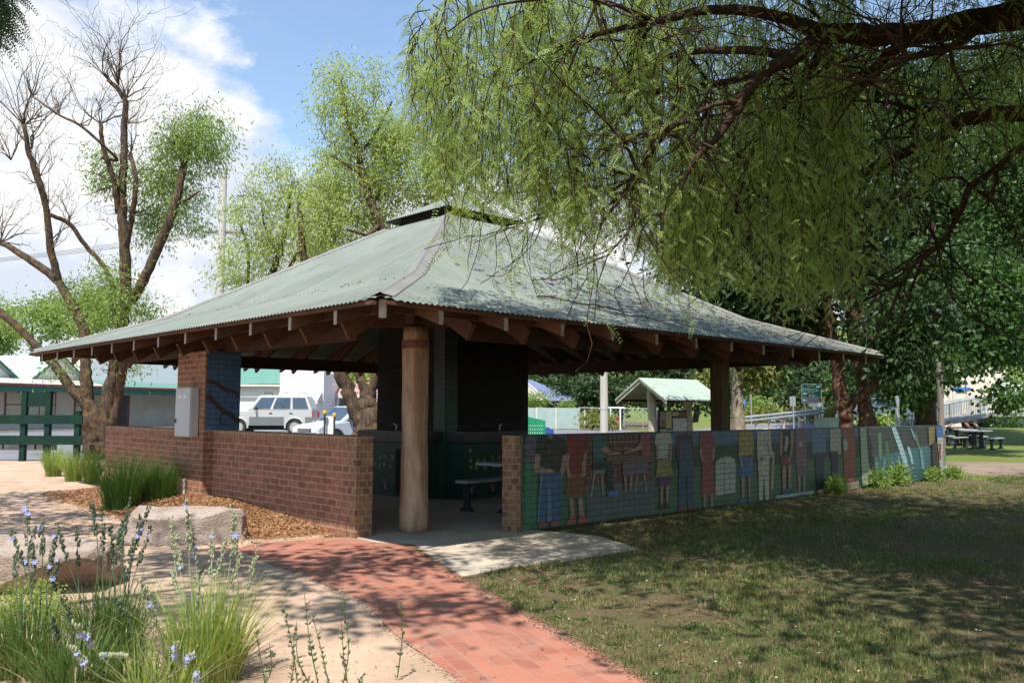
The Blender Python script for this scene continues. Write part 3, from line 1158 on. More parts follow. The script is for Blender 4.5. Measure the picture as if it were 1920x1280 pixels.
FIGS8 = [
    ('man in dark tee shirt and blue jeans', [((0.05, 0.055, 0.04), [(120, 95), (200, 72), (240, 110), (290, 72), (370, 100), (400, 230), (350, 250), (345, 300), (350, 400), (150, 410), (160, 250), (110, 235)]),
      (SK, [(205, 66), (275, 66), (245, 115)]), (SK, [(110, 240), (155, 250), (150, 360), (270, 385), (270, 412), (110, 415), (95, 380)]), (SK, [(355, 250), (410, 235), (385, 350), (335, 480), (305, 480), (330, 390)]),
      ((0.06, 0.14, 0.28), [(150, 415), (340, 405), (345, 560), (330, 850), (255, 855), (240, 560), (215, 565), (205, 850), (120, 860), (140, 600)]), ((0.15, 0.26, 0.42), [(150, 425), (170, 430), (150, 600), (138, 850), (122, 855), (140, 600)]),
      ((0.13, 0.24, 0.34), [(215, 560), (242, 560), (252, 850), (210, 850)]),
      ((0.30, 0.10, 0.07), [(130, 862), (160, 845), (205, 855), (215, 915), (125, 915)]), ((0.30, 0.10, 0.07), [(245, 850), (290, 842), (320, 850), (325, 900), (240, 905)]), ((0.3, 0.03, 0.03), [(215, 175), (232, 172), (234, 205), (214, 206)])]),
    ('woman in red top and brown skirt', [((0.26, 0.03, 0.025), [(395, 70), (560, 68), (580, 220), (540, 240), (530, 410), (415, 420), (415, 230), (390, 210)]), ((0.25, 0.09, 0.03), [(405, 420), (535, 415), (570, 600), (480, 640), (375, 620)]),
      (SK, [(385, 240), (415, 240), (410, 380), (440, 440), (400, 455), (375, 350)]), (SK, [(545, 240), (570, 220), (560, 430), (520, 450), (525, 330)]), (SK, [(410, 640), (450, 640), (460, 830), (425, 840)]), (SK, [(490, 640), (530, 630), (545, 820), (505, 830)]),
      ((0.45, 0.10, 0.10), [(375, 890), (420, 790), (460, 795), (465, 880), (390, 900)]), ((0.45, 0.10, 0.10), [(485, 880), (500, 790), (545, 785), (575, 850), (570, 880)])]),
    ('seated man in teal shirt on a stool', [((0.36, 0.33, 0.25), [(625, 390), (740, 385), (730, 415), (635, 420)]), ((0.36, 0.33, 0.25), stroke((640, 410), (608, 630), 14)), ((0.36, 0.33, 0.25), stroke((700, 410), (718, 620), 16)),
      ((0.06, 0.17, 0.17), [(630, 75), (720, 72), (745, 150), (720, 300), (625, 310), (620, 150)]), ((0.02, 0.06, 0.05), [(620, 310), (790, 320), (810, 570), (745, 570), (745, 385), (620, 380)]),
      (SK, [(690, 190), (740, 160), (775, 215), (870, 225), (870, 245), (760, 255), (700, 220)]), ((0.08, 0.20, 0.42), [(750, 590), (840, 565), (865, 590), (860, 620), (755, 630)])]),
    ('seated woman in pink top at the table', [((0.36, 0.33, 0.25), stroke((1030, 410), (1000, 590), 12)), ((0.36, 0.33, 0.25), stroke((1080, 400), (1105, 580), 12)), ((0.35, 0.10, 0.13), [(1050, 65), (1140, 58), (1140, 280), (1080, 290), (1040, 180)]),
      (SK, [(1060, 120), (1000, 190), (900, 220), (905, 240), (1000, 225), (1070, 190)]), ((0.20, 0.15, 0.20), [(890, 310), (1120, 290), (1110, 400), (975, 440), (890, 440)]), (SK, [(900, 440), (925, 440), (920, 580), (905, 580)]), (SK, [(950, 440), (975, 430), (970, 570), (950, 570)]),
      ((0.20, 0.17, 0.14), [(730, 270), (1110, 255), (1100, 290), (745, 305)])]),
    ('woman in white blouse and yellow apron', [(SK, [(1190, 155), (1212, 160), (1210, 290), (1195, 300)]), (SK, [(1310, 160), (1340, 155), (1335, 300), (1315, 300)]), ((0.55, 0.57, 0.52), [(1190, 70), (1250, 48), (1320, 50), (1345, 150), (1305, 160), (1305, 280), (1210, 285), (1215, 160), (1180, 150)]),
      ((0.36, 0.30, 0.06), [(1205, 295), (1320, 290), (1350, 430), (1190, 450)]), ((0.13, 0.05, 0.16), [(1210, 455), (1330, 445), (1325, 520), (1215, 535)]), (SK, [(1230, 535), (1255, 535), (1250, 690), (1230, 695)]), (SK, [(1280, 530), (1310, 525), (1300, 680), (1280, 685)]),
      (SHOE, [(1215, 700), (1255, 695), (1260, 735), (1215, 740)]), (SHOE, [(1270, 690), (1310, 685), (1315, 730), (1270, 735)])]),
    ('man in dark red jacket and blue overalls', [((0.13, 0.03, 0.025), [(1385, 70), (1520, 62), (1545, 290), (1510, 300), (1405, 300), (1378, 300)]), ((0.04, 0.10, 0.18), [(1415, 105), (1500, 105), (1530, 320), (1535, 710), (1480, 715), (1470, 400), (1450, 715), (1395, 720), (1400, 330)]),
      ((0.22, 0.06, 0.04), [(1390, 720), (1450, 715), (1450, 755), (1385, 760)]), ((0.22, 0.06, 0.04), [(1480, 712), (1535, 708), (1540, 745), (1480, 750)])]),
    ('woman in long red dress', [((0.34, 0.05, 0.07), [(1590, 55), (1700, 50), (1715, 200), (1700, 310), (1725, 600), (1600, 615), (1610, 300), (1590, 200)]), (SK, [(1580, 170), (1600, 180), (1625, 300), (1600, 310)]), (SK, [(1705, 180), (1725, 170), (1715, 300), (1695, 300)]),
      (SK, [(1615, 620), (1645, 615), (1640, 720), (1620, 725)]), (SK, [(1680, 612), (1705, 610), (1705, 715), (1685, 720)]), (SHOE, [(1610, 725), (1645, 720), (1650, 745), (1608, 748)]), (SHOE, [(1675, 718), (1705, 714), (1712, 738), (1672, 742)])]),
    ('white speckled standing stone', [((0.52, 0.52, 0.48), [(1730, 310), (1780, 275), (1860, 262), (1900, 285), (1912, 340), (1908, 590), (1730, 620)]), ((0.25, 0.25, 0.22), stroke((1812, 300), (1808, 610), 7)), ((0.30, 0.30, 0.27), stroke((1735, 420), (1908, 410), 5)), ((0.30, 0.30, 0.27), stroke((1860, 290), (1862, 590), 4))]),
]
FIGS9 = [
    ('woman in yellow top and blue skirt', [((0.42, 0.33, 0.06), [(75, 80), (180, 75), (200, 180), (190, 290), (75, 300), (65, 180)]), ((0.05, 0.15, 0.36), [(85, 305), (185, 300), (200, 470), (60, 480)]), (SK, [(65, 190), (80, 290), (110, 400), (90, 410), (65, 300)]), (SK, [(185, 290), (200, 200), (190, 300), (170, 400), (155, 390)]),
      (SK, [(85, 480), (115, 480), (110, 660), (90, 665)]), (SK, [(145, 475), (170, 475), (165, 655), (150, 660)]), ((0.05, 0.15, 0.36), [(70, 670), (110, 665), (105, 750), (70, 755)]), ((0.05, 0.15, 0.36), [(145, 660), (165, 660), (170, 740), (140, 745)])]),
    ('cricketer in whites holding a bat', [((0.45, 0.36, 0.16), [(360, 270), (382, 270), (372, 600), (345, 605)]), ((0.58, 0.55, 0.47), [(225, 88), (345, 76), (350, 200), (370, 300), (345, 310), (335, 330), (245, 330), (230, 320), (225, 200)]), ((0.58, 0.55, 0.47), [(235, 330), (335, 330), (330, 680), (298, 690), (285, 440), (275, 690), (245, 685)]),
      ((0.28, 0.12, 0.08), [(250, 310), (285, 315), (280, 345), (255, 345)]), ((0.25, 0.22, 0.18), stroke((250, 480), (325, 472), 5)), ((0.25, 0.22, 0.18), stroke((310, 180), (345, 300), 6))]),
    ('footballer in black guernsey and red shorts', [(SK, [(430, 100), (455, 85), (450, 300), (425, 290)]), ((0.03, 0.03, 0.04), [(455, 74), (515, 70), (510, 300), (450, 305)]), ((0.55, 0.55, 0.52), [(475, 130), (500, 130), (500, 190), (480, 260), (465, 255), (475, 190)]), ((0.30, 0.035, 0.03), [(435, 310), (525, 305), (530, 370), (440, 385)]),
      (SK, [(515, 80), (545, 100), (540, 240), (510, 360), (495, 355), (520, 230)]), (SK, [(445, 390), (480, 385), (475, 600), (450, 600)]), (SK, [(495, 385), (525, 375), (525, 580), (500, 590)]), ((0.06, 0.11, 0.22), [(440, 600), (530, 585), (535, 640), (442, 655)])]),
    ('woman in mauve dress', [((0.26, 0.13, 0.16), [(565, 74), (655, 70), (660, 300), (665, 440), (640, 465), (580, 470), (565, 330)]), ((0.5, 0.5, 0.48), [(595, 180), (625, 180), (620, 220), (600, 220)]), (SK, [(585, 475), (605, 475), (605, 640), (590, 640)]), (SK, [(630, 470), (650, 470), (645, 630), (630, 635)])]),
    ('man in blue shirt and dark trousers', [((0.12, 0.24, 0.38), [(705, 72), (830, 66), (835, 270), (710, 280)]), ((0.03, 0.05, 0.09), [(735, 285), (820, 275), (815, 440), (800, 620), (760, 640), (750, 620)])]),
    ('man in white shirt and black trousers', [((0.5, 0.48, 0.42), [(865, 66), (960, 62), (965, 270), (945, 300), (870, 260)]), ((0.025, 0.03, 0.05), [(870, 265), (940, 262), (935, 520), (890, 530)])]),
    ('figure in orange red robe with a white oval', [((0.34, 0.075, 0.03), [(975, 62), (1080, 56), (1090, 250), (1080, 560), (990, 580), (985, 260)]), ((0.5, 0.5, 0.45), [(985, 165), (1005, 148), (1022, 180), (1022, 225), (1008, 262), (990, 250)])]),
]
for k, (lab, sh) in enumerate(FIGS8):
    painted('painted_stone' if 'stone' in lab else 'painted_figure', k8, sh, mw, (5 if 'seated' not in lab else 9) + 0.11 * k, lab)
for k, (lab, sh) in enumerate(FIGS9):
    painted('painted_figure', k9, sh, mw, 4 + 0.11 * k, lab)
painted('painted_sunlit_strip', k9, [((0.30, 0.50, 0.40), [(380, 650), (720, 600), (720, 690), (390, 715)]), ((0.36, 0.24, 0.50), [(585, 640), (650, 625), (655, 690), (590, 700)]), ((0.42, 0.30, 0.23), [(750, 600), (1110, 520), (1120, 620), (760, 690)]), ((0.40, 0.55, 0.50), [(470, 650), (560, 635), (565, 670), (475, 690)])], mw, 12.05)  # sunlit foot of the mural, the sunlight put into paler paint
FALL = (0.42, 0.68, 0.74)
painted('painted_waterfall', k9, [
    ((0.05, 0.07, 0.06), [(1120, 50), (1840, 36), (1840, 490), (1160, 560)]),
    ((0.06, 0.18, 0.20), [(1260, 310), (1750, 200), (1740, 500), (1265, 560)]),
    ((0.45, 0.55, 0.42), [(1130, 50), (1185, 50), (1200, 330), (1250, 540), (1150, 560), (1140, 290)]),  # wedge of sun beyond the roof's shadow, painted in as pale colour
    ((0.08, 0.20, 0.10), stroke((1360, 180), (1385, 420), 26)), ((0.10, 0.24, 0.12), stroke((1300, 100), (1310, 330), 30)), ((0.14, 0.28, 0.16), stroke((1610, 100), (1655, 260), 18)),
    (FALL, [(1400, 46), (1440, 44), (1490, 180), (1540, 330), (1562, 480), (1512, 470), (1500, 340), (1450, 190)]),
    (FALL, [(1538, 215), (1565, 225), (1600, 370), (1578, 370)]), ((0.30, 0.5, 0.55), stroke((1575, 60), (1610, 160), 12)), ((0.24, 0.45, 0.5), stroke((1462, 300), (1480, 440), 14)), ((0.2, 0.4, 0.46), stroke((1660, 240), (1680, 420), 24)), ((0.2, 0.36, 0.4), stroke((1340, 330), (1330, 480), 12)),
    ((0.30, 0.22, 0.06), [(1725, 50), (1785, 45), (1772, 200), (1730, 210)]), ((0.05, 0.04, 0.03), [(1755, 190), (1800, 180), (1835, 480), (1765, 490)])], mw, 5.05)
painted('painted_figure', k9, [((0.60, 0.58, 0.52), [(1793, 44), (1855, 42), (1852, 480), (1832, 490), (1800, 150)]), ((0.05, 0.18, 0.5), [(1790, 44), (1850, 42), (1850, 135), (1795, 140)]), ((0.38, 0.06, 0.05), [(1810, 190), (1832, 190), (1830, 330), (1814, 330)]), ((0.08, 0.35, 0.16), [(1852, 44), (1864, 44), (1862, 470), (1852, 475)])], mw, 21, 'figure in bright blue jacket at the far end')

# ------------------------------------------------------------------ barbecue hearth in the middle
MT['shade_brick'] = brickmat('shaded_brick', (0.035, 0.033, 0.033), (0.022, 0.021, 0.022), (0.015, 0.015, 0.015), bump=0.8)  # near-black brick, the roof's deep shade put into the colour
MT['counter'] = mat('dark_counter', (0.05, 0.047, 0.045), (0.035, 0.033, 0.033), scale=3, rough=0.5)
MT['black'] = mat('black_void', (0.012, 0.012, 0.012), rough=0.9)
hs_ = 1.04
he = thing('barbecue_hearth', 'dark shaded painted brick barbecue chimney block under the middle of the roof', 'barbecue', pav_c, TH)
mb = MB()
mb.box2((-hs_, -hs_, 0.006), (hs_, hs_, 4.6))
mb.build('chimney', MT['shade_brick'], he)
for k in (0, 1):
    def hp(s, d, z):
        return (s, -hs_ - d, z) if k == 0 else (-hs_ - d, -s, z)
    mb = MB()
    lo, hi = hp(-0.75, 0.004, 1.32), hp(1.2 if k == 0 else 0.95, 0.0, 2.2)
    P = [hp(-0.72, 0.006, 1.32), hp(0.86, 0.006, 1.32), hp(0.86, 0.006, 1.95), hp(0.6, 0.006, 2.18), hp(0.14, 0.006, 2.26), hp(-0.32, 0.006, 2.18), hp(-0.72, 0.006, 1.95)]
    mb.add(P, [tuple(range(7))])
    mb.build('hearth_opening_shade', MT['black'], he)  # flat black sheet, the darkness of an opening painted on the face
    sa, sb = (-1.12, 0.42) if k == 0 else (-0.75, 1.12)
    a, b = hp(sa, 0.0, 0), hp(sb, 0.62, 0)
    mb = MB()
    mb.box2((min(a[0], b[0]), min(a[1], b[1]), 0.98), (max(a[0], b[0]), max(a[1], b[1]), 1.17))
    mb.build('counter', MT['counter'], he)
    a, b = hp(sa + 0.09, 0.0, 0), hp(sb - 0.09, 0.52, 0)
    mb = MB()
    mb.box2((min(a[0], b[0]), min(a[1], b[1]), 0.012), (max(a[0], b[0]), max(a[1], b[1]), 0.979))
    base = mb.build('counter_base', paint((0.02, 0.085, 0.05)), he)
    mb = MB()
    w0 = 0.0 if k == 0 else 0.3
    P = [hp(w0, 0.524, 0.05), hp(w0 + 0.3 + 0.15 * k, 0.524, 0.05), hp(w0 + 0.3 + 0.15 * k, 0.524, 0.85), hp(w0, 0.524, 0.85)]
    mb.add(P, [(0, 1, 2, 3)])
    mb.build('recess_shade', MT['black'], base)  # black sheet painted as a shaded recess, nothing cut behind it
    for i in range(11):
        mb = MB()
        s_, z_ = sa + 0.2 + 0.18 * (i % 5) + random.uniform(-.04, .04), 0.55 + 0.14 * (i // 5) + random.uniform(-.03, .03)
        pts = []
        for q in range(12):
            t, r_ = 2 * PI * q / 12, 0.055 if q % 2 else 0.022
            pts.append(hp(s_ + r_ * math.cos(t), 0.526, z_ + r_ * math.sin(t)))
        mb.add(pts, [tuple(range(12))])
        mb.build('painted_flower', paint((0.50, 0.46, 0.16)), base)
    for s_ in (sa + 0.25, sa + 0.75, sb - 0.28):
        mb = MB()
        mb.add([hp(s_ - .03, 0.526, 0.12), hp(s_ + .03, 0.526, 0.12), hp(s_ + .022, 0.526, 0.22), hp(s_ - .022, 0.526, 0.22)], [(0, 1, 2, 3)], 1)
        mb.add([hp(s_ - .085, 0.5265, 0.22), hp(s_ + .085, 0.5265, 0.22), hp(s_ + .06, 0.5265, 0.275), hp(s_, 0.5265, 0.30), hp(s_ - .06, 0.5265, 0.275)], [(0, 1, 2, 3, 4)], 0)
        mb.build('painted_toadstool', [paint((0.42, 0.06, 0.05)), paint((0.55, 0.52, 0.46))], base)
    mb = MB()
    mb.tube([hp(0.0, 0.3, 1.17), hp(0.0, 0.3, 1.26), hp(0.0, 0.36, 1.29)], 0.014, 6)
    mb.build('tap', MT['greymetal'], he)
# painted strip on the corner that faces the entrance
mb = MB()
for z0, z1, c in ((0.012, 1.0, (0.03, 0.12, 0.07)), (1.0, 1.75, (0.04, 0.11, 0.085)), (1.75, 3.6, (0.06, 0.095, 0.12))):
    o = MB()
    o.box2((-1.16, -1.16, z0), (-0.86, -0.86, z1))
    o.build('painted_corner', paint(c), he)

# ------------------------------------------------------------------ picnic tables
MT['slat'] = mat('aluminium_plank', (0.40, 0.40, 0.39), (0.33, 0.33, 0.33), scale=3, rough=0.45)
MT['iron'] = mat('dark_iron', (0.025, 0.03, 0.03), (0.04, 0.045, 0.045), scale=6, rough=0.5)


def picnic_table(label, loc, rz, L=1.9):
    t = thing('picnic_table', label, 'table', loc, rz, 'picnic tables')
    mb = MB()
    for i in range(3):
        mb.box((0, -0.26 + 0.26 * i, 0.735), (L, 0.25, 0.04))
    o = mb.build('tabletop', MT['slat'], t)
    for s in (-1, 1):
        mb = MB()
        mb.box((0, s * 0.68, 0.445), (L, 0.27, 0.04))
        mb.build('bench', MT['slat'], t)
    for s in (-1, 1):
        mb = MB()
        x = s * L * 0.33
        mb.prism([(-0.22, 0), (0.22, 0), (0.10, 0.10), (0.07, 0.55), (0.16, 0.714), (-0.16, 0.714), (-0.07, 0.55), (-0.10, 0.10)], x - 0.04, x + 0.04, 'yz')
        mb.build('leg', MT['iron'], t)
        for q in (-1, 1):
            mb = MB()
            y = q * 0.68
            mb.prism([(y - 0.14, 0), (y + 0.14, 0), (y + 0.05, 0.08), (y + 0.05, 0.34), (y + 0.12, 0.424), (y - 0.12, 0.424), (y - 0.05, 0.34), (y - 0.05, 0.08)], x + s * 0.2 - 0.03, x + s * 0.2 + 0.03, 'yz')
            mb.build('bench_leg', MT['iron'], t)
    return t


picnic_table('metal picnic table in the deep shade inside the pavilion', PB(3.6, 1.35, 0.012), TH + R(4))
pt = on(1834, 841)
picnic_table('dark legged picnic table out on the sunny park lawn', (pt[0], pt[1], 0.0), R(48), 1.7)
# ------------------------------------------------------------------ vegetation helpers


def unit(v):
    return v / np.maximum(np.linalg.norm(v, axis=-1, keepdims=True), 1e-9)


def leaf_quads(P, D, L, W, roll=None):
    """one bent diamond per leaf. P base (N,3), D unit direction, L and W per leaf"""
    n = len(P)
    ref = unit(rng.normal(size=(n, 3)))
    S = unit(np.cross(D, ref))
    Nn = np.cross(S, D)
    L = np.broadcast_to(L, (n,))[:, None]
    W = np.broadcast_to(W, (n,))[:, None]
    mid = P + D * L * 0.48 + Nn * L * 0.06
    V = np.stack([P, mid + S * W / 2, P + D * L - Nn * L * 0.06, mid - S * W / 2], 1).reshape(-1, 3)
    F = np.arange(4 * n).reshape(-1, 4)
    return V, F


def join(parts):
    Vs, Fs, o = [], [], 0
    for V, F in parts:
        Vs.append(V)
        Fs.append(F + o)
        o += len(V)
    return np.concatenate(Vs), np.concatenate(Fs)


def blob_points(c, r, n, shell=0.55):
    u_ = unit(rng.normal(size=(n, 3)))
    rad = (shell + (1 - shell) * rng.random(n)) ** (1 / 1.5)
    rad = np.where(rng.random(n) < 0.3, rng.random(n) ** 0.5, rad)
    return np.array(c) + u_ * rad[:, None] * np.array(r)


def crown(blobs, L, W, per=26, sig=0.28, droop=0.5, dens=1.0, out=0.6):
    """leaf clumps spread through ellipsoids (cx,cy,cz, rx,ry,rz, clumps)"""
    parts = []
    for b in blobs:
        c, r, k = np.array(b[:3]), np.array(b[3:6]), max(2, int(b[6] * dens))
        cl = blob_points(c, r, k)
        sz = rng.uniform(0.55, 1.5, k)
        n = per * k
        P = np.repeat(cl, per, 0) + rng.normal(size=(n, 3)) * sig * np.repeat(sz, per)[:, None] * np.array([1, 1, 0.75])
        D = unit(rng.normal(size=(n, 3)) * 0.8 + unit(P - c) * out + np.array([0, 0, -droop]))
        parts.append(leaf_quads(P, D, L * rng.uniform(0.7, 1.3, n), W * rng.uniform(0.7, 1.3, n)))
    return join(parts)


def limb(mb, pts, n=8, per=5, wob=0.07, jit=0.0):
    """pts rows of x,y,z,r"""
    S = spline(pts, per)
    if jit:
        S[1:-1, :3] += rng.normal(size=(len(S) - 2, 3)) * jit * S[1:-1, 3:4] * 2
    mb.tube(S[:, :3], np.maximum(S[:, 3], 0.002), n, wob=wob)
    return S


def twigs(mb, p, d, L, r, lev=2, n=5, curl=0.35, up=0.25, kids=4, tips=None):
    """a wiggling branchlet with branchlets of its own"""
    pts = [np.append(p, r)]
    q, dd = np.array(p, float), np.array(d, float)
    seg = 5
    for i in range(seg):
        dd = unit(dd + rng.normal(size=3) * curl + np.array([0, 0, up]))
        q = q + dd * L / seg
        pts.append(np.append(q, r * (1 - 0.8 * (i + 1) / seg)))
    S = np.array(pts)
    mb.tube(S[:, :3], np.maximum(S[:, 3], 0.004), n, cap=False)
    if tips is not None:
        tips.append(q)
    if lev > 0:
        for k in range(kids):
            i = rng.integers(1, seg + 1)
            b = unit(S[i, :3] - S[i - 1, :3])
            twigs(mb, S[i, :3], unit(b + rng.normal(size=3) * 0.6), L * rng.uniform(0.35, 0.7), max(S[i, 3] * 0.6, 0.005), lev - 1, 4, curl, up, max(2, kids - 1), tips)


def px_stem(rows, Y, sc=1.0):
    """rows of (px, py, width in px[, dy]) at distance Y -> x,y,z,r"""
    out = []
    for q in rows:
        dy = q[3] if len(q) > 3 else 0.0
        p = at(q[0], q[1], Y + dy)
        out.append((p[0], p[1], p[2], sc * q[2] / 2 * (Y + dy) / FPX))
    return np.array(out)


def px_blob(px, py, rx, ry, Y, k, dy=0.0, ryd=None):
    p = at(px, py, Y + dy)
    s = (Y + dy) / FPX
    return (p[0], p[1], p[2], rx * s, (ryd if ryd else rx * s * 0.9), ry * s, k)


def tree(name, label, cat, base, trunk_mb, bark, crown_vf, leaf, group=None, extra=None):
    t = thing(name, label, cat, base, 0, group)
    b = np.array(base)
    trunk_mb.v = [(p[0] - b[0], p[1] - b[1], p[2] - b[2]) for p in trunk_mb.v]
    trunk_mb.build('trunk', bark, t, smooth=True, fix=False)
    if crown_vf is not None:
        np_mesh('crown', crown_vf[0] - b, crown_vf[1], leaf, t)
    return t


MT['bark_lichen'] = barkmat('lichened_bark', (0.085, 0.064, 0.05), (0.035, 0.027, 0.022), (0.23, 0.125, 0.032), lich=0.6)
MT['bark'] = barkmat('brown_bark', (0.085, 0.06, 0.045), (0.035, 0.026, 0.02))
MT['bark_red'] = barkmat('reddish_bark', (0.13, 0.068, 0.04), (0.045, 0.028, 0.022), (0.27, 0.155, 0.08), (5, 5, 1.3), 0.7, 0.5)
MT['bark_pepper'] = barkmat('pepper_tree_bark', (0.07, 0.038, 0.026), (0.028, 0.018, 0.014), (0.10, 0.07, 0.055), (6, 6, 6), 0.7, 0.4)
MT['bark_mottle'] = barkmat('mottled_bark', (0.34, 0.28, 0.21), (0.15, 0.11, 0.08), (0.40, 0.37, 0.30), (3, 3, 2), 0.4, 0.6)
MT['leaf_lime'] = leafmat('pale_willow_leaf', (0.26, 0.34, 0.08), (0.46, 0.52, 0.18), 0.45)
MT['leaf_mid'] = leafmat('fresh_green_leaf', (0.16, 0.25, 0.055), (0.28, 0.38, 0.10), 0.4)
MT['leaf_dark'] = leafmat('dark_green_leaf', (0.018, 0.042, 0.012), (0.045, 0.088, 0.022), 0.22)
MT['leaf_hill'] = leafmat('hillside_leaf', (0.025, 0.055, 0.02), (0.075, 0.12, 0.04), 0.2, nscale=0.25, amount=0.45)
MT['leaf_plane'] = leafmat('broad_green_leaf', (0.032, 0.072, 0.017), (0.082, 0.155, 0.036), 0.3)
MT['leaf_pepper'] = leafmat('pepper_tree_leaflet', (0.18, 0.255, 0.055), (0.37, 0.465, 0.15), 0.45, nscale=0.5)
MT['leaf_yellow'] = leafmat('yellow_green_leaf', (0.12, 0.15, 0.03), (0.26, 0.26, 0.06), 0.3)

# ------------------------------------------------------------------ pollarded tree at the left
Y1 = 26.0
mb = MB()
ST = [
    [(183, 862, 100), (180, 820, 84), (178, 785, 74), (170, 762, 56), (140, 735, 40), (105, 690, 34), (60, 640, 28), (0, 585, 26), (-60, 545, 22)],
    [(172, 850, 70), (168, 790, 62), (163, 740, 50), (160, 690, 40), (160, 640, 36, 0.2), (150, 600, 36, 0.4), (110, 530, 32, 0.8), (60, 490, 27, 0.9), (0, 455, 20, 1.2), (-70, 440, 14, 1.4)],
    [(110, 530, 30, 0.8), (95, 470, 27, 0.6), (88, 400, 24, 0.4), (75, 345, 24, 0.2), (55, 290, 20, 0), (45, 235, 15, -0.2)],
    [(88, 400, 16, 0.4), (130, 420, 16, 0.7), (160, 460, 17, 0.9), (195, 500, 17, 0.8), (212, 540, 18, 0.4), (215, 590, 20, 0)],
    [(195, 855, 70), (196, 800, 60), (205, 740, 52), (216, 690, 46), (222, 640, 48), (232, 590, 46), (237, 520, 42), (232, 440, 38), (228, 370, 34), (233, 300, 28), (233, 240, 25), (236, 190, 20)],
    [(222, 400, 24), (215, 345, 20, -0.3), (195, 280, 17, -0.5), (188, 230, 14, -0.6)],
    [(236, 470, 20), (248, 400, 20, -0.4), (255, 340, 18, -0.6), (245, 290, 15, -0.4)],
    [(240, 570, 34), (258, 545, 36, -0.2), (285, 490, 36, -0.3), (312, 430, 34, -0.4), (328, 380, 30, -0.4), (345, 310, 26, -0.3), (352, 270, 18, -0.2)],
    [(190, 295, 12, -0.5), (220, 300, 12, -0.2), (190, 270, 11, -0.8), (150, 235, 10, -1.0), (110, 215, 8, -1.2), (60, 180, 5, -1.3)],
    [(330, 380, 12, -0.3), (350, 375, 10, -0.6), (372, 360, 8, -0.9)],
    [(203, 150, 15), (218, 165, 17), (236, 190, 18)],
    [(208, 800, 40), (222, 740, 34), (231, 690, 30, -0.5), (238, 640, 22, -0.8)],
]
tipsA = []
for s in ST:
    limb(mb, px_stem(s, Y1, 0.50), 10, 5, 0.06, 0.05)
# bare shoots from the cut ends
for (px, py, n, L) in [(45, 235, 12, 2.6), (60, 280, 8, 2.0), (75, 330, 6, 1.6), (188, 232, 9, 1.7), (203, 150, 10, 1.7), (222, 160, 8, 2.2), (236, 185, 9, 2.2), (238, 230, 5, 1.6), (110, 215, 5, 1.3), (60, 180, 4, 1.2), (150, 235, 4, 1.2),
                        (20, 300, 8, 2.2), (0, 455, 6, 1.6), (95, 470, 5, 1.6), (130, 420, 4, 1.2), (245, 290, 4, 1.4), (350, 275, 6, 1.3), (90, 400, 4, 1.5), (250, 330, 3, 1.4)]:
    p = at(px, py, Y1 + rng.uniform(-0.5, 0.5))
    for k in range(n):
        d = unit(np.array([rng.normal() * 0.55, rng.normal() * 0.55, 1.0]))
        twigs(mb, p, d, L * rng.uniform(0.5, 1.25), rng.uniform(0.012, 0.03), 2, 4, 0.30, 0.18, 3, tipsA)
for k in range(70):
    s = ST[rng.integers(1, 8)]
    i = rng.integers(3, len(s)) if len(s) > 4 else 1
    p = at(s[i][0], s[i][1], Y1 + (s[i][3] if len(s[i]) > 3 else 0))
    twigs(mb, p, unit(rng.normal(size=3) * np.array([1, 1, 0.4]) + np.array([0, 0, 0.3])), rng.uniform(0.6, 1.6), rng.uniform(0.012, 0.03), 1, 4, 0.4, 0.15, 3, tipsA)
bl = [px_blob(*q) for q in [
    (352, 250, 48, 40, Y1, 34), (385, 262, 36, 40, Y1, 20, -0.6), (318, 300, 36, 46, Y1, 26, 0.4), (345, 350, 46, 40, Y1, 22, 0.5), (300, 380, 30, 60, Y1, 26, 0.8), (400, 230, 22, 28, Y1, 7), (352, 410, 30, 36, Y1, 14),
    (285, 430, 26, 40, Y1, 18, 0.8), (205, 300, 20, 36, Y1, 12, 0.5), (200, 340, 22, 30, Y1, 12, 0.6), (175, 580, 36, 40, Y1, 26, 0.8), (205, 545, 20, 50, Y1, 22, 0.2), (150, 560, 30, 30, Y1, 14, 1.2), (30, 590, 34, 30, Y1, 12, 1.0),
    (258, 590, 20, 16, Y1, 7), (300, 580, 22, 14, Y1, 4), (110, 690, 26, 14, Y1, 5), (250, 690, 20, 20, Y1, 4), (395, 300, 24, 40, Y1, 10), (270, 340, 22, 34, Y1, 10), (205, 590, 14, 26, Y1, 10, -0.5), (235, 560, 10, 60, Y1, 10, -0.55)]]
cv = crown(bl, 0.15, 0.036, 62, 0.31, 1.2)
tb = on(185, 860)
tree('pollarded_tree', 'lichen covered pollarded tree with bare twigs and one leafy limb by the green barrier', 'tree', (tb[0], 26.0, 0), mb, MT['bark_lichen'], cv, MT['leaf_mid'])

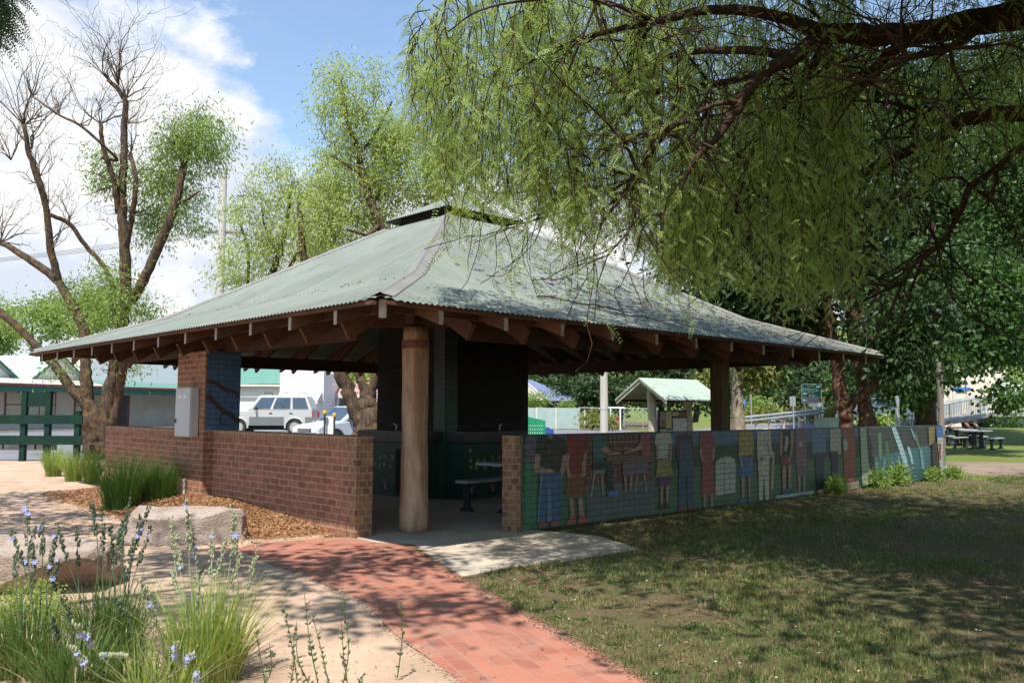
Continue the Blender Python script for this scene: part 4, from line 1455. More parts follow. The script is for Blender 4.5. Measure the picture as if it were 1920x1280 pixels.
# ------------------------------------------------------------------ trees behind the pavilion
Y2 = 28.5
mb = MB()
for s in [
    [(690, 870, 120), (690, 830, 108), (690, 805, 96), (672, 780, 50), (655, 740, 44), (642, 705, 44), (628, 670, 38), (600, 600, 30), (575, 520, 24), (565, 430, 18), (560, 380, 12)],
    [(692, 840, 100), (692, 790, 80), (690, 755, 56), (685, 730, 34), (672, 700, 26), (660, 660, 22), (640, 600, 18)],
    [(690, 760, 50), (696, 735, 34), (706, 700, 30), (716, 650, 28), (722, 560, 28), (722, 470, 28), (712, 420, 27), (696, 380, 25), (682, 330, 22), (672, 290, 20), (655, 240, 15), (645, 190, 10), (640, 150, 6)],
    [(700, 830, 60), (714, 770, 44), (726, 720, 40), (745, 640, 32), (770, 520, 26), (785, 440, 18), (800, 380, 12)],
    [(672, 290, 12), (690, 270, 12), (710, 240, 9), (735, 190, 6)], [(696, 380, 13), (720, 360, 10, 0.5), (760, 330, 8, 0.9)], [(682, 330, 11), (650, 310, 9, -0.4), (620, 290, 6, -0.6)], [(712, 420, 14), (690, 440, 10, -0.6), (650, 430, 8, -1)]]:
    limb(mb, px_stem(s, Y2, 0.62), 9, 5, 0.07, 0.05)
for k in range(60):
    p = at(rng.uniform(590, 820), rng.uniform(180, 460), Y2 + rng.uniform(-1, 1))
    twigs(mb, p, unit(rng.normal(size=3) + np.array([0, 0, 0.4])), rng.uniform(0.6, 1.4), 0.02, 1, 4, 0.4, 0.1, 3)
bl = [px_blob(*q) for q in [
    (640, 150, 30, 34, Y2, 18), (618, 205, 30, 24, Y2, 10), (652, 205, 26, 40, Y2, 16), (700, 150, 16, 40, Y2, 9), (690, 215, 24, 34, Y2, 10), (725, 240, 44, 46, Y2, 36), (760, 270, 46, 44, Y2, 36), (640, 270, 40, 40, Y2, 22), (690, 300, 60, 50, Y2, 44, 0.6),
    (630, 330, 44, 44, Y2, 30), (760, 340, 70, 46, Y2, 56, 0.4), (680, 370, 60, 46, Y2, 44, 0.8), (820, 330, 40, 54, Y2, 34), (860, 300, 26, 40, Y2, 14), (610, 390, 44, 40, Y2, 30), (740, 410, 56, 36, Y2, 34, 0.9), (650, 430, 50, 34, Y2, 30), (850, 380, 50, 40, Y2, 26, 0.5), (590, 440, 40, 30, Y2, 18), (680, 690, 50, 16, Y2, 9, 1.0), (730, 700, 30, 24, Y2, 10, 1.2)]]
cv = crown(bl, 0.15, 0.040, 66, 0.31, 1.1)
tb = on(690, 850)
tree('light_green_tree', 'tall pale green tree with a thick forked trunk right behind the pavilion roof', 'tree', (at(690, 850, Y2)[0], Y2, 0), mb, MT['bark_lichen'], cv, MT['leaf_lime'])

Y3 = 33.0
mb = MB()
for s in [[(405, 850, 46), (412, 760, 40), (440, 650, 34), (490, 560, 26), (525, 470, 18), (540, 400, 12), (548, 340, 6)], [(490, 560, 16), (550, 490, 13), (566, 430, 11), (562, 370, 7)], [(462, 610, 14), (465, 530, 11), (465, 470, 8), (450, 420, 5)], [(530, 480, 10), (500, 440, 8), (490, 380, 5)]]:
    limb(mb, px_stem(s, Y3, 0.6), 8, 5, 0.06, 0.05)
for k in range(50):
    p = at(rng.uniform(430, 600), rng.uniform(330, 500), Y3 + rng.uniform(-1, 1))
    twigs(mb, p, unit(rng.normal(size=3) + np.array([0, 0, 0.4])), rng.uniform(0.6, 1.3), 0.018, 1, 4, 0.4, 0.1, 3)
bl = [px_blob(*q) for q in [(500, 350, 40, 40, Y3, 16), (532, 320, 16, 26, Y3, 7), (560, 380, 34, 44, Y3, 24), (470, 400, 36, 36, Y3, 13), (520, 420, 44, 40, Y3, 26), (570, 440, 40, 44, Y3, 28), (450, 470, 36, 34, Y3, 14), (500, 480, 46, 34, Y3, 26), (430, 520, 28, 26, Y3, 9), (470, 520, 40, 26, Y3, 16), (590, 350, 24, 36, Y3, 10), (600, 480, 40, 30, Y3, 18), (440, 380, 20, 26, Y3, 5)]]
cv = crown(bl, 0.16, 0.043, 62, 0.34, 1.1)
tree('light_green_tree', 'smaller pale green tree rising behind the left roof slope beside the tall pole', 'tree', (at(405, 850, Y3)[0], Y3, 0), mb, MT['bark'], cv, MT['leaf_lime'])

# ------------------------------------------------------------------ the big pepper tree on the right


def pinnate(base, d0, L, k=11, ll=0.042, lw=0.0105):
    """feather leaves: base (N,3), start direction (N,3), length (N)"""
    n = len(base)
    t = (np.arange(1, k + 1) / k)[None, :, None]
    down = np.array([0, 0, -1.0])
    pos = base[:, None, :] + d0[:, None, :] * (L[:, None, None] * t) + down * (L[:, None, None] * 0.45 * t ** 2)
    tan = unit(d0[:, None, :] + down * 0.9 * t)
    side_ = unit(np.cross(d0, unit(rng.normal(size=(n, 3)))))[:, None, :]
    parts = []
    taper = (1 - 0.45 * np.abs(2 * t - 0.9))
    for s in (-1, 1):
        D = unit(side_ * s * 0.85 + tan * 0.6 + rng.normal(size=(n, k, 3)) * 0.10)
        P = pos.reshape(-1, 3)
        Dv = D.reshape(-1, 3)
        Ls = (ll * taper * (L[:, None, None] / 0.2) * np.ones((n, k, 1))).reshape(-1)
        nn = len(P)
        W = np.cross(Dv, unit(np.cross(Dv, np.repeat(tan.reshape(-1, 3), 1, 0)))) * (lw / 2)
        mid = P + Dv * Ls[:, None] * 0.5
        V = np.stack([P, mid + W, P + Dv * Ls[:, None], mid - W], 1).reshape(-1, 3)
        parts.append((V, np.arange(4 * nn).reshape(-1, 4)))
    return join(parts)


def strands(S0, Ls, mb=None, spacing=0.075, k=11, leafL=0.2):
    """hanging shoots from S0 (N,3) of length Ls; returns feather leaves along them"""
    B, D, LL = [], [], []
    for p, L in zip(S0, Ls):
        n = max(3, int(L / spacing))
        az_ = rng.uniform(0, 2 * PI)
        out = np.array([math.cos(az_), math.sin(az_), 0.0])
        t = np.linspace(0, 1, n + 1)
        sway = rng.normal(size=2) * 0.05 * L
        pts = p + out * (0.30 * L * (1 - np.exp(-3 * t)))[:, None] * 0.6 + np.array([0, 0, -1.0]) * (L * (0.25 * t + 0.75 * t ** 1.4))[:, None]
        pts[:, 0] += sway[0] * np.sin(2.2 * t * PI)
        pts[:, 1] += sway[1] * np.sin(2.2 * t * PI)
        if mb is not None:
            mb.tube(pts[::2] if n > 4 else pts, np.linspace(0.006, 0.002, len(pts[::2] if n > 4 else pts)), 3, cap=False)
        for i in range(1, n + 1):
            a = rng.uniform(0, 2 * PI)
            B.append(pts[i])
            D.append((math.cos(a) * 0.85, math.sin(a) * 0.85, rng.uniform(-0.75, 0.1)))
            LL.append(leafL * rng.uniform(0.6, 1.15))
    return pinnate(np.array(B), unit(np.array(D)), np.array(LL), k)


mb = MB()
tbx = (8.2, 7.0)
PST = [
    [(2350, 900, 150, 0.2), (2280, 500, 120, 0), (2180, 180, 110, 0), (2000, 30, 95, 0), (1850, 38, 84, 0.2), (1700, 66, 72, 0.2), (1560, 66, 62, 0), (1490, 105, 50, -0.3), (1430, 140, 40, -0.5), (1390, 190, 34, -0.7), (1350, 250, 26, -0.9), (1310, 290, 18, -1.0), (1280, 345, 12, -1.0), (1262, 400, 8, -1.0)],
    [(2180, 180, 80, 0), (2020, 210, 62, 0.6), (1880, 213, 48, 1.0), (1810, 222, 44, 1.2), (1750, 262, 40, 1.4), (1690, 290, 32, 1.6), (1620, 325, 28, 1.8), (1570, 350, 22, 2.0), (1545, 390, 15, 2.0), (1540, 450, 9, 2.0)],
    [(1810, 222, 20, 1.2), (1770, 235, 20, 1.1), (1730, 215, 18, 1.0), (1690, 198, 14, 0.8), (1640, 190, 9, 0.6)],
    [(2180, 180, 60, 0), (2060, 210, 34, 0.2), (1930, 265, 24, 0.4), (1870, 315, 21, 0.5), (1820, 350, 20, 0.6), (1800, 400, 17, 0.7), (1760, 460, 15, 0.8), (1710, 500, 10, 0.9), (1695, 530, 5, 1.0)],
    [(1560, 66, 50, 0), (1450, 30, 36, -0.3), (1330, 20, 30, -0.6), (1230, 40, 24, -0.8), (1130, 62, 17, -1.0), (1040, 90, 10, -1.1), (960, 140, 6, -1.1)],
    [(1490, 105, 34, -0.3), (1400, 95, 26, -0.3), (1280, 100, 20, -0.2), (1180, 130, 14, 0.1), (1080, 150, 9, 0.3), (980, 230, 5, 0.4)],
    [(1430, 140, 26, -0.5), (1330, 160, 20, 0), (1240, 170, 15, 0.4), (1150, 230, 9, 0.8), (1100, 330, 5, 1.0)],
    [(1230, 40, 16, -0.8), (1120, 0, 12, -1.2), (1000, 0, 9, -1.4), (900, 20, 6, -1.5), (840, 60, 4, -1.5)],
    [(1700, 66, 44, 0.2), (1640, 130, 30, 0.6), (1590, 190, 22, 1.0), (1540, 250, 15, 1.4), (1500, 330, 9, 1.6)],
    [(1560, 66, 36, 0), (1500, 160, 22, 0.4), (1440, 230, 16, 0.8), (1400, 310, 10, 1.0), (1380, 400, 6, 1.1)],
    [(1850, 38, 44, 0.2), (1780, 90, 26, -0.6), (1700, 110, 20, -1.0), (1620, 150, 12, -1.2)],
    [(1390, 190, 20, -0.7), (1330, 200, 14, -0.9), (1250, 250, 9, -0.9), (1200, 330, 5, -0.8)],
]
for s in PST:
    limb(mb, px_stem(s, 8.0, 0.62), 9, 5, 0.05, 0.06)
# off-frame trunk and upper boughs
limb(mb, [(tbx[0] + .25, tbx[1] - 0.3, 0, 0.62), (tbx[0] + .1, tbx[1] - 0.1, 0.7, 0.48), (tbx[0], tbx[1] + 0.5, 2.0, 0.44), (7.2, 8.0, 3.6, 0.36)], 12, 5, 0.06)
for q in [[(7.4, 7.9, 3.4, 0.30), (7.0, 6.0, 5.4, 0.22), (5.4, 3.6, 6.6, 0.14), (3.4, 1.0, 7.2, 0.07)], [(7.0, 6.5, 5.2, 0.20), (4.8, 6.4, 6.6, 0.15), (2.6, 6.0, 7.3, 0.08), (0.6, 5.6, 7.4, 0.03)], [(7.4, 7.8, 3.6, 0.26), (8.4, 4.6, 6.0, 0.16), (8.0, 0.5, 7.3, 0.08)], [(7.2, 8.0, 3.6, 0.28), (6.4, 9.6, 6.2, 0.18), (4.6, 11.4, 8.0, 0.09), (3.0, 12.4, 8.6, 0.04)],
          [(7.4, 8, 3.5, 0.25), (9.5, 9, 6, 0.16), (11, 11, 7.5, 0.07)]]:
    limb(mb, q, 8, 6, 0.05, 0.1)
for k in range(230):      # dead twigs under the boughs
    s = PST[rng.integers(0, len(PST))]
    i = rng.integers(3, len(s)) if len(s) > 5 else rng.integers(1, len(s))
    if s[i][0] < 1050:
        continue
    p = at(s[i][0], s[i][1], 8.0 + (s[i][3] if len(s[i]) > 3 else 0))
    twigs(mb, p, unit(rng.normal(size=3) + np.array([-0.6, -0.1, -0.1])), rng.uniform(0.5, 1.5), rng.uniform(0.008, 0.018), 1, 4, 0.25, -0.06, 4)


# lower edge of the hanging foliage (px, lowest py)
EDGE = np.array([(770, 120), (790, 240), (830, 310), (860, 360), (900, 380), (960, 400), (1010, 390), (1060, 430), (1100, 460), (1150, 430), (1200, 455), (1240, 520), (1280, 525), (1330, 535), (1400, 530), (1480, 565), (1560, 560), (1640, 480), (1720, 400), (1800, 330), (1960, 300)], float)
TOP = np.array([(770, 60), (800, 20), (850, -60), (950, -140), (1960, -160)], float)


def curtain(n, x0, x1, y0, y1, lmin, lmax, edge=True, pw=1.0):
    S0, Ls = [], []
    while len(S0) < n:
        px = x0 + (x1 - x0) * rng.random() ** pw
        Y = rng.uniform(y0, y1)
        lo = np.interp(px, EDGE[:, 0], EDGE[:, 1])
        hi = np.interp(px, TOP[:, 0], TOP[:, 1])
        py = hi + (lo - hi) * rng.random() * 0.92
        L = rng.uniform(lmin, lmax)
        room = (lo + rng.normal() * 22 - py) * Y / FPX
        if edge:
            L = min(L, room)
        if L < 0.22:
            continue
        S0.append(at(px, py, Y))
        Ls.append(L)
    return np.array(S0), np.array(Ls)


parts = []
for args in [(400, 770, 1110, 6.6, 9.2, 0.4, 1.2, 0.18), (330, 960, 1300, 6.6, 9.8, 0.4, 1.4, 0.17), (960, 1180, 1600, 7.4, 11.5, 0.4, 1.6, 0.14), (320, 1500, 1940, 7.5, 11.5, 0.4, 1.0, 0.14)]:
    S0, Ls = curtain(*args[:-1])
    parts.append(strands(S0, Ls, mb, 0.065, 11, args[-1]))
# a few long trailing sprays in front of the roof
S0 = np.array([at(x, y, Y) for x, y, Y in [(838, 330, 6.6), (850, 345, 6.8), (880, 350, 6.7), (905, 380, 6.9), (945, 420, 6.8), (958, 415, 6.8), (975, 410, 6.9), (1075, 440, 7.0), (1090, 470, 7.1), (1105, 480, 7.0), (1240, 470, 7.2), (1260, 480, 7.3), (1290, 500, 7.3), (1010, 400, 7), (1040, 420, 7), (820, 365, 6.6), (835, 370, 6.6)]])
parts.append(strands(S0, rng.uniform(0.35, 0.55, len(S0)), mb, 0.06))
# unseen rest of the crown, leaf masses placed to shade lawn, mural and roof
def inview(P, m=0.02):
    d = P - np.array([0, 0, CAMH])
    zc = d @ _F
    return (zc > 0.2) & (np.abs(d @ AX_R) < zc * (960 / FPX + m)) & (np.abs(d @ AX_U) < zc * (640 / FPX + m))


def canopy(blobs, L, W, per, sig, clear=True):
    V, F = crown(blobs, L, W, per, sig, 0.7)
    c = V.reshape(-1, 4, 3).mean(1)
    # drop leaves inside the camera's view; the unseen ones are there for shade
    keep = ~inview(c) if clear else np.ones(len(c), bool)
    V = V.reshape(-1, 4, 3)[keep].reshape(-1, 3)
    return V, np.arange(len(V)).reshape(-1, 4)


parts.append(canopy([(7.5, 5.2, 7.3, 5.0, 4.5, 1.8, 600), (9.8, 8.0, 7.8, 4.2, 2.6, 1.8, 320), (3.3, 9.6, 9.4, 2.8, 2.0, 1.1, 200), (4.4, 6.3, 6.9, 2.3, 1.9, 0.8, 420), (2.0, 5.0, 7.2, 2.8, 3.2, 1.0, 60), (6.5, -1.0, 7.0, 6.0, 4.0, 1.6, 150), (5.0, 1.8, 7.2, 3.5, 2.2, 1.0, 150), (12, 4, 6.0, 4.0, 7.0, 3.0, 400), (11, -2, 4.8, 4, 4, 2.6, 250), (16, 8, 4.6, 3, 6, 3.2, 360), (15, 14, 9.0, 4, 4, 2.5, 260), (15, 10, 8, 4, 6, 3, 400)], 0.20, 0.075, 42, 0.75))
tree('pepper_tree', 'big pepper tree on the right trailing feathery green foliage over the roof', 'tree', (tbx[0], tbx[1], 0), mb, MT['bark_pepper'], join(parts), MT['leaf_pepper'])

# neighbour tree on the left behind the photographer: its shoots reach into the top left corner
mb = MB()
limb(mb, [(-9.5, -2.5, 0, 0.5), (-9.2, -2.3, 1.0, 0.38), (-8.6, -1.6, 3.2, 0.32), (-7.6, -0.4, 5.4, 0.22), (-5.6, 1.6, 7.2, 0.10), (-3.6, 3.2, 7.8, 0.04)], 10, 6, 0.06)
limb(mb, [(-8.6, -1.6, 3.2, 0.26), (-8.9, 0.6, 5.2, 0.18), (-8.6, 4.0, 6.6, 0.10), (-7.6, 7.0, 6.6, 0.05)], 8, 6, 0.06)
limb(mb, [(-8.9, 0.6, 5.2, 0.12), (-6.4, 3.6, 5.6, 0.08), (-4.6, 5.8, 5.4, 0.05), (-3.95, 6.6, 5.15, 0.03)], 7, 6, 0.06)
S0 = np.array([at(rng.uniform(-60, 22), rng.uniform(-60, 10), rng.uniform(6.3, 7.0)) for k in range(60)])
pp = [strands(S0, rng.uniform(0.15, 0.40, 60), mb, 0.05)]
pp.append(canopy([(-7.2, 7.4, 7.2, 1.8, 1.6, 0.5, 50), (-3.0, 4.3, 7.6, 1.7, 0.7, 0.5, 52), (-2.6, 2.4, 7.8, 1.6, 0.5, 0.4, 24), (-7.5, 5.0, 6.8, 2.2, 1.8, 0.9, 110), (-8.5, 0, 7.0, 3, 3, 1.4, 150), (-9.8, 9.0, 7.2, 2.0, 3.0, 1.0, 110)], 0.22, 0.085, 30, 0.26))
tree('pepper_tree', 'pepper tree whose feathery shoots just reach into the top left corner', 'tree', (-9.5, -2.5, 0), mb, MT['bark_pepper'], join(pp), MT['leaf_dark'])

# ------------------------------------------------------------------ trees on the right
Y4 = 24.5
mb = MB()
for s in [
    [(1590, 880, 56), (1590, 830, 54), (1588, 790, 46), (1580, 755, 46), (1572, 700, 40), (1560, 640, 34), (1548, 560, 30), (1530, 470, 26), (1510, 400, 18), (1490, 330, 10)],
    [(1585, 775, 30), (1600, 755, 26), (1630, 730, 24, -0.4), (1665, 690, 22, -0.8), (1700, 640, 18, -1.2), (1730, 590, 12, -1.4)],
    [(1625, 880, 40), (1622, 820, 40), (1620, 770, 40), (1618, 730, 30), (1610, 690, 28), (1608, 640, 26), (1600, 560, 24), (1585, 470, 22), (1570, 400, 14), (1560, 330, 8)],
    [(1636, 860, 30), (1632, 800, 26), (1622, 750, 24), (1614, 700, 24, 0.5), (1600, 660, 24, 0.8), (1592, 590, 22, 1.0), (1600, 500, 18, 1.2)],
    [(1645, 860, 26), (1638, 800, 22), (1625, 740, 22, 0.6), (1622, 680, 20, 0.8), (1632, 610, 18, 0.9), (1640, 540, 16, 0.9), (1630, 460, 12, 1)],
    [(1560, 640, 16), (1540, 600, 14, 0.5), (1520, 560, 11, 0.9), (1500, 500, 8, 1.1)], [(1548, 560, 14), (1570, 520, 12, -0.3), (1590, 500, 10, -0.5)]]:
    limb(mb, px_stem(s, Y4, 0.55), 9, 5, 0.1, 0.08)
for k in range(80):
    p = at(rng.uniform(1400, 1650), rng.uniform(380, 620), Y4 + rng.uniform(-2, 2))
    twigs(mb, p, unit(rng.normal(size=3)), rng.uniform(0.6, 1.6), 0.02, 1, 4, 0.35, 0.0, 3)
bl = [px_blob(*q) for q in [(1500, 350, 130, 90, Y4, 100), (1400, 420, 120, 80, Y4, 80, 1), (1330, 480, 90, 70, Y4, 50, 1), (1450, 520, 110, 60, Y4, 74), (1560, 450, 100, 90, Y4, 80, 1), (1390, 560, 80, 44, Y4, 36), (1500, 590, 80, 36, Y4, 30, 1.5), (1620, 360, 80, 90, Y4, 56, 2), (1300, 400, 60, 60, Y4, 24), (1400, 300, 100, 80, Y4, 60), (1560, 250, 110, 80, Y4, 60), (1450, 190, 110, 70, Y4, 40), (1665, 640, 50, 50, Y4, 26, -0.8), (1720, 590, 50, 50, Y4, 26, -1.2), (1700, 680, 34, 30, Y4, 10, -1.2), (1460, 640, 50, 22, Y4, 9, 2)]]
cv = crown(bl, 0.21, 0.09, 36, 0.40, 0.6, 2.1)
tree('dark_tree', 'dark tree on several reddish leaning trunks behind the far end of the mural wall', 'tree', (at(1600, 860, Y4)[0], Y4, 0), mb, MT['bark_red'], cv, MT['leaf_dark'])

Y5 = 31.0
mb = MB()
for s in [[(1735, 840, 62), (1735, 800, 58), (1735, 740, 54), (1738, 680, 46), (1742, 600, 36), (1748, 500, 26), (1750, 420, 14)], [(1738, 690, 26), (1780, 650, 22), (1830, 620, 15), (1870, 600, 8)], [(1737, 680, 24), (1700, 640, 20), (1670, 620, 12)], [(1742, 600, 20), (1790, 540, 15), (1830, 500, 9)]]:
    limb(mb, px_stem(s, Y5, 0.62), 9, 5, 0.05, 0.04)
bl = [px_blob(*q) for q in [(1690, 700, 50, 36, Y5, 36), (1760, 680, 60, 40, Y5, 44, -1.5), (1700, 740, 40, 22, Y5, 16, -1), (1770, 590, 110, 80, Y5, 110), (1840, 560, 80, 60, Y5, 70, -1), (1700, 560, 80, 70, Y5, 60), (1830, 635, 70, 46, Y5, 50, -1), (1880, 625, 60, 50, Y5, 40), (1760, 500, 100, 50, Y5, 70), (1660, 640, 50, 50, Y5, 34), (1890, 540, 50, 60, Y5, 26), (1900, 745, 34, 18, Y5, 14, -2)]]
cv = crown(bl, 0.20, 0.15, 32, 0.32, 0.7, 1.4)
tree('plane_tree', 'broad leaved green tree with a straight dark trunk beside the mural wall end', 'tree', (at(1735, 840, Y5)[0], Y5, 0), mb, MT['bark'], cv, MT['leaf_plane'])

Y6 = 46.0
for i, (lab, stem, bls, lf) in enumerate([
    ('tall dark tree filling the upper right beyond the leaning boughs', [(1736, 850, 40), (1738, 700, 34), (1760, 400, 22), (1790, 200, 8)],
     [(1720, 420, 100, 90, Y6, 100), (1800, 330, 100, 90, Y6, 70), (1680, 300, 70, 70, Y6, 40, 2), (1830, 440, 110, 80, Y6, 90, 1), (1740, 160, 90, 60, Y6, 30), (1640, 500, 70, 80, Y6, 50), (1850, 180, 70, 60, Y6, 24), (1690, 220, 50, 60, Y6, 30), (1560, 380, 70, 90, Y6, 40), (1900, 120, 70, 60, Y6, 24), (1600, 160, 70, 70, Y6, 30)], 'leaf_dark'),
    ('lighter green tree at the right edge lit by the sun', [(1960, 850, 36), (1955, 600, 28), (1950, 400, 16), (1945, 250, 6)],
     [(1920, 330, 70, 70, Y6 - 8, 40), (1900, 440, 50, 80, Y6 - 8, 46), (1950, 560, 70, 90, Y6 - 8, 50), (1880, 260, 50, 50, Y6 - 8, 14), (1960, 200, 60, 60, Y6 - 8, 16), (1910, 640, 44, 40, Y6 - 8, 20)], 'leaf_plane')]):
    mb = MB()
    Yt = bls[0][4]
    limb(mb, px_stem(stem, Yt), 8, 5, 0.05)
    cv = crown([px_blob(*q) for q in bls], 0.32 - 0.10 * i, 0.18 - 0.08 * i, 44 + 40 * i, 0.55, 0.6, 3.0)
    tree('background_tree', lab, 'tree', (at(stem[0][0], 850, Yt)[0], Yt, 0), mb, MT['bark'], cv, MT[lf])

Y7 = 33.0
mb = MB()
for s in [[(1386, 850, 32), (1385, 800, 26), (1383, 750, 22), (1384, 700, 21), (1388, 640, 18), (1395, 560, 12), (1400, 480, 6)], [(1384, 690, 10), (1405, 660, 8), (1425, 640, 5)]]:
    limb(mb, px_stem(s, Y7), 10, 5, 0.05)
cv = crown([px_blob(*q) for q in [(1405, 705, 24, 18, Y7, 14), (1430, 700, 22, 18, Y7, 12), (1390, 660, 50, 24, Y7, 24), (1400, 600, 60, 50, Y7, 40), (1400, 520, 50, 50, Y7, 30), (1335, 712, 20, 22, Y7, 9, 2)]], 0.20, 0.11, 28, 0.25, 0.9)
tree('mottled_tree', 'tree with pale mottled trunk standing just right of the square post', 'tree', (at(1386, 850, Y7)[0], Y7, 0), mb, MT['bark_mottle'], cv, MT['leaf_yellow'])

# dark bush on the hill across the road, every tree on its own
hill_lab = ['rounded dark green', 'tall narrow dark', 'broad olive green', 'dense bluish green', 'open crowned green', 'low spreading dark', 'upright mid green', 'shadowy evergreen', 'bushy bright green', 'crooked dark green', 'domed deep green', 'leaning olive green']
spots = [(1010, 735, 36, 40, 92), (1075, 725, 44, 52, 84), (1160, 715, 50, 60, 84), (1235, 710, 46, 56, 80), (1300, 715, 44, 50, 76), (1340, 725, 36, 44, 66), (1430, 712, 50, 50, 80), (1480, 720, 46, 48, 92), (1545, 712, 54, 54, 84), (1610, 716, 50, 50, 78), (1660, 720, 46, 50, 88), (1120, 738, 30, 30, 76)]
where = ['behind the blue roofed house', 'right of the blue roofed house', 'left of the notice shelter roof', 'just behind the notice shelter roof', 'right behind the notice shelter', 'next to the square timber post', 'above the roadside hedge', 'left of the green road sign', 'behind the green road sign', 'seen between the reddish trunks', 'right of the reddish trunks', 'behind the white pole']
for i, (px, py, rx, ry, Y) in enumerate(spots):
    mb = MB()
    p = at(px, py, Y)
    limb(mb, [(p[0], Y, 0, 0.32), (p[0] + 0.3, Y, p[2] * 0.5, 0.26), (p[0] + rng.uniform(-.6, .6), Y, p[2] + 0.5, 0.14), (p[0], Y, p[2] + ry * Y / FPX * 0.6, 0.04)], 7, 4, 0.05)
    b = [px_blob(px, py, rx, ry, Y, 46)]
    for q in range(7):
        b.append(px_blob(px + rng.uniform(-0.9, 0.9) * rx, py + rng.uniform(-0.95, 0.6) * ry, rx * rng.uniform(.3, .55), ry * rng.uniform(.3, .5), Y, 15, rng.uniform(-1.5, 1.5)))
    cv = crown(b, 0.42, 0.24, 24, 0.5, 0.4)
    tree('hillside_tree', hill_lab[i] + ' tree ' + where[i], 'tree', (p[0], Y, 0), mb, MT['bark'], cv, MT['leaf_hill'] if i % 3 else MT['leaf_plane'], 'trees on the slope across the road')
for i, (px, py, rx, ry, Y, lab) in enumerate([(60, 610, 70, 40, 80, 'hazy green tree above the shop roofs at the left edge'), (150, 600, 50, 34, 86, 'green tree behind the pollarded trunk above the shops'), (-20, 630, 40, 36, 74, 'tree top at the far left over the shop gable'), (690, 715, 40, 26, 78, 'green tree seen between the forked trunk behind the pavilion')]):
    mb = MB()
    p = at(px, py, Y)
    limb(mb, [(p[0], Y, 0, 0.3), (p[0] + 0.2, Y, p[2] * 0.6, 0.22), (p[0], Y, p[2] + 1, 0.06)], 7, 4, 0.05)
    b = [px_blob(px, py, rx, ry, Y, 50)] + [px_blob(px + rng.uniform(-1, 1) * rx, py + rng.uniform(-0.9, 0.5) * ry, rx * .4, ry * .4, Y, 10) for q in range(5)]
    tree('distant_tree', lab, 'tree', (p[0], Y, 0), mb, MT['bark'], crown(b, 0.40, 0.22, 24, 0.5, 0.4), MT['leaf_mid'])
# shrubs
for i, (px, py, rx, ry, Y, lf, lab) in enumerate([(1425, 762, 28, 16, 64, 'leaf_mid', 'rounded bright green shrub behind the guard rail'), (1470, 776, 60, 11, 58, 'leaf_yellow', 'long low yellow green hedge behind the guard rail'), (1400, 778, 24, 12, 58, 'leaf_yellow', 'yellow green bush at the left end of the guard rail'), (1545, 778, 26, 9, 56, 'leaf_yellow', 'small yellow bush hanging over the guard rail below the sign'),
                                                  (1005, 750, 26, 16, 71, 'leaf_mid', 'leafy shrub standing over the grey green fence'), (1060, 762, 12, 8, 70, 'leaf_mid', 'small shrub topping the grey green fence near the post'), (1110, 785, 18, 16, 66, 'leaf_yellow', 'tall weedy shrub behind the wire fence'), (1140, 792, 14, 10, 64, 'leaf_yellow', 'low weeds right of the white pole'), (1640, 792, 26, 8, 40, 'leaf_mid', 'small green shrub on the bank behind the mural wall'), (1880, 800, 46, 16, 58, 'leaf_plane', 'dark shrubs under the concrete footbridge'),
                                                  (1570, 772, 14, 8, 52, 'leaf_yellow', 'small shrub beside the reddish trunk')]):
    p = at(px, py, Y)
    mb = MB()
    for q in range(5):
        a = rng.uniform(0, 2 * PI)
        mb.tube([(p[0], Y, 0), (p[0] + rx * Y / FPX * 0.4 * math.cos(a), Y + 0.3 * math.sin(a), max(p[2], 0.3))], [0.04, 0.02], 5)
    t = thing('shrub', lab, 'shrub', (p[0], Y, 0))
    mb.v = [(v_[0] - p[0], v_[1] - Y, v_[2]) for v_ in mb.v]
    mb.build('stems', MT['bark'], t)
    V, F = crown([px_blob(px, py, rx, ry, Y, int(16 + rx * 0.7), 0, max(0.5, ry * Y / FPX))], 0.22, 0.11, 24, 0.22, 0.3)
    V[:, 2] = np.maximum(V[:, 2], 0.02)
    np_mesh('foliage', V - np.array([p[0], Y, 0]), F, MT[lf], t)
# ------------------------------------------------------------------ lawn, litter, mulch
def pip(P, poly):
    """points in polygon"""
    poly = np.array([q[:2] for q in poly])
    x, y = P[:, 0], P[:, 1]
    ins = np.zeros(len(P), bool)
    j = len(poly) - 1
    for i in range(len(poly)):
        xi, yi = poly[i]
        xj, yj = poly[j]
        cnd = ((yi > y) != (yj > y)) & (x < (xj - xi) * (y - yi) / (yj - yi + 1e-12) + xi)
        ins ^= cnd
        j = i
    return ins


def vnoise(P, s, seed):
    """cheap smooth value noise on the ground plane"""
    r2 = np.random.default_rng(seed)
    T = r2.random((64, 64))
    q = P[:, :2] / s
    i = np.floor(q).astype(int)
    f = q - i
    f = f * f * (3 - 2 * f)
    a = T[i[:, 0] % 64, i[:, 1] % 64]
    b = T[(i[:, 0] + 1) % 64, i[:, 1] % 64]
    c = T[i[:, 0] % 64, (i[:, 1] + 1) % 64]
    d = T[(i[:, 0] + 1) % 64, (i[:, 1] + 1) % 64]
    return (a * (1 - f[:, 0]) + b * f[:, 0]) * (1 - f[:, 1]) + (c * (1 - f[:, 0]) + d * f[:, 0]) * f[:, 1]


def blades(P, h, wd, lean=0.5):
    n = len(P)
    a = rng.uniform(0, 2 * PI, n)
    ln = rng.uniform(0.1, 1, n) * lean
    tip = P + np.stack([np.cos(a) * ln * h, np.sin(a) * ln * h, h * np.sqrt(1 - np.clip(ln, 0, .95) ** 2)], -1)
    s = np.stack([-np.sin(a), np.cos(a), np.zeros(n)], -1) * (wd / 2)[:, None]
    V = np.stack([P - s, P + s, tip], 1).reshape(-1, 3)
    return V, np.arange(3 * n).reshape(-1, 3)


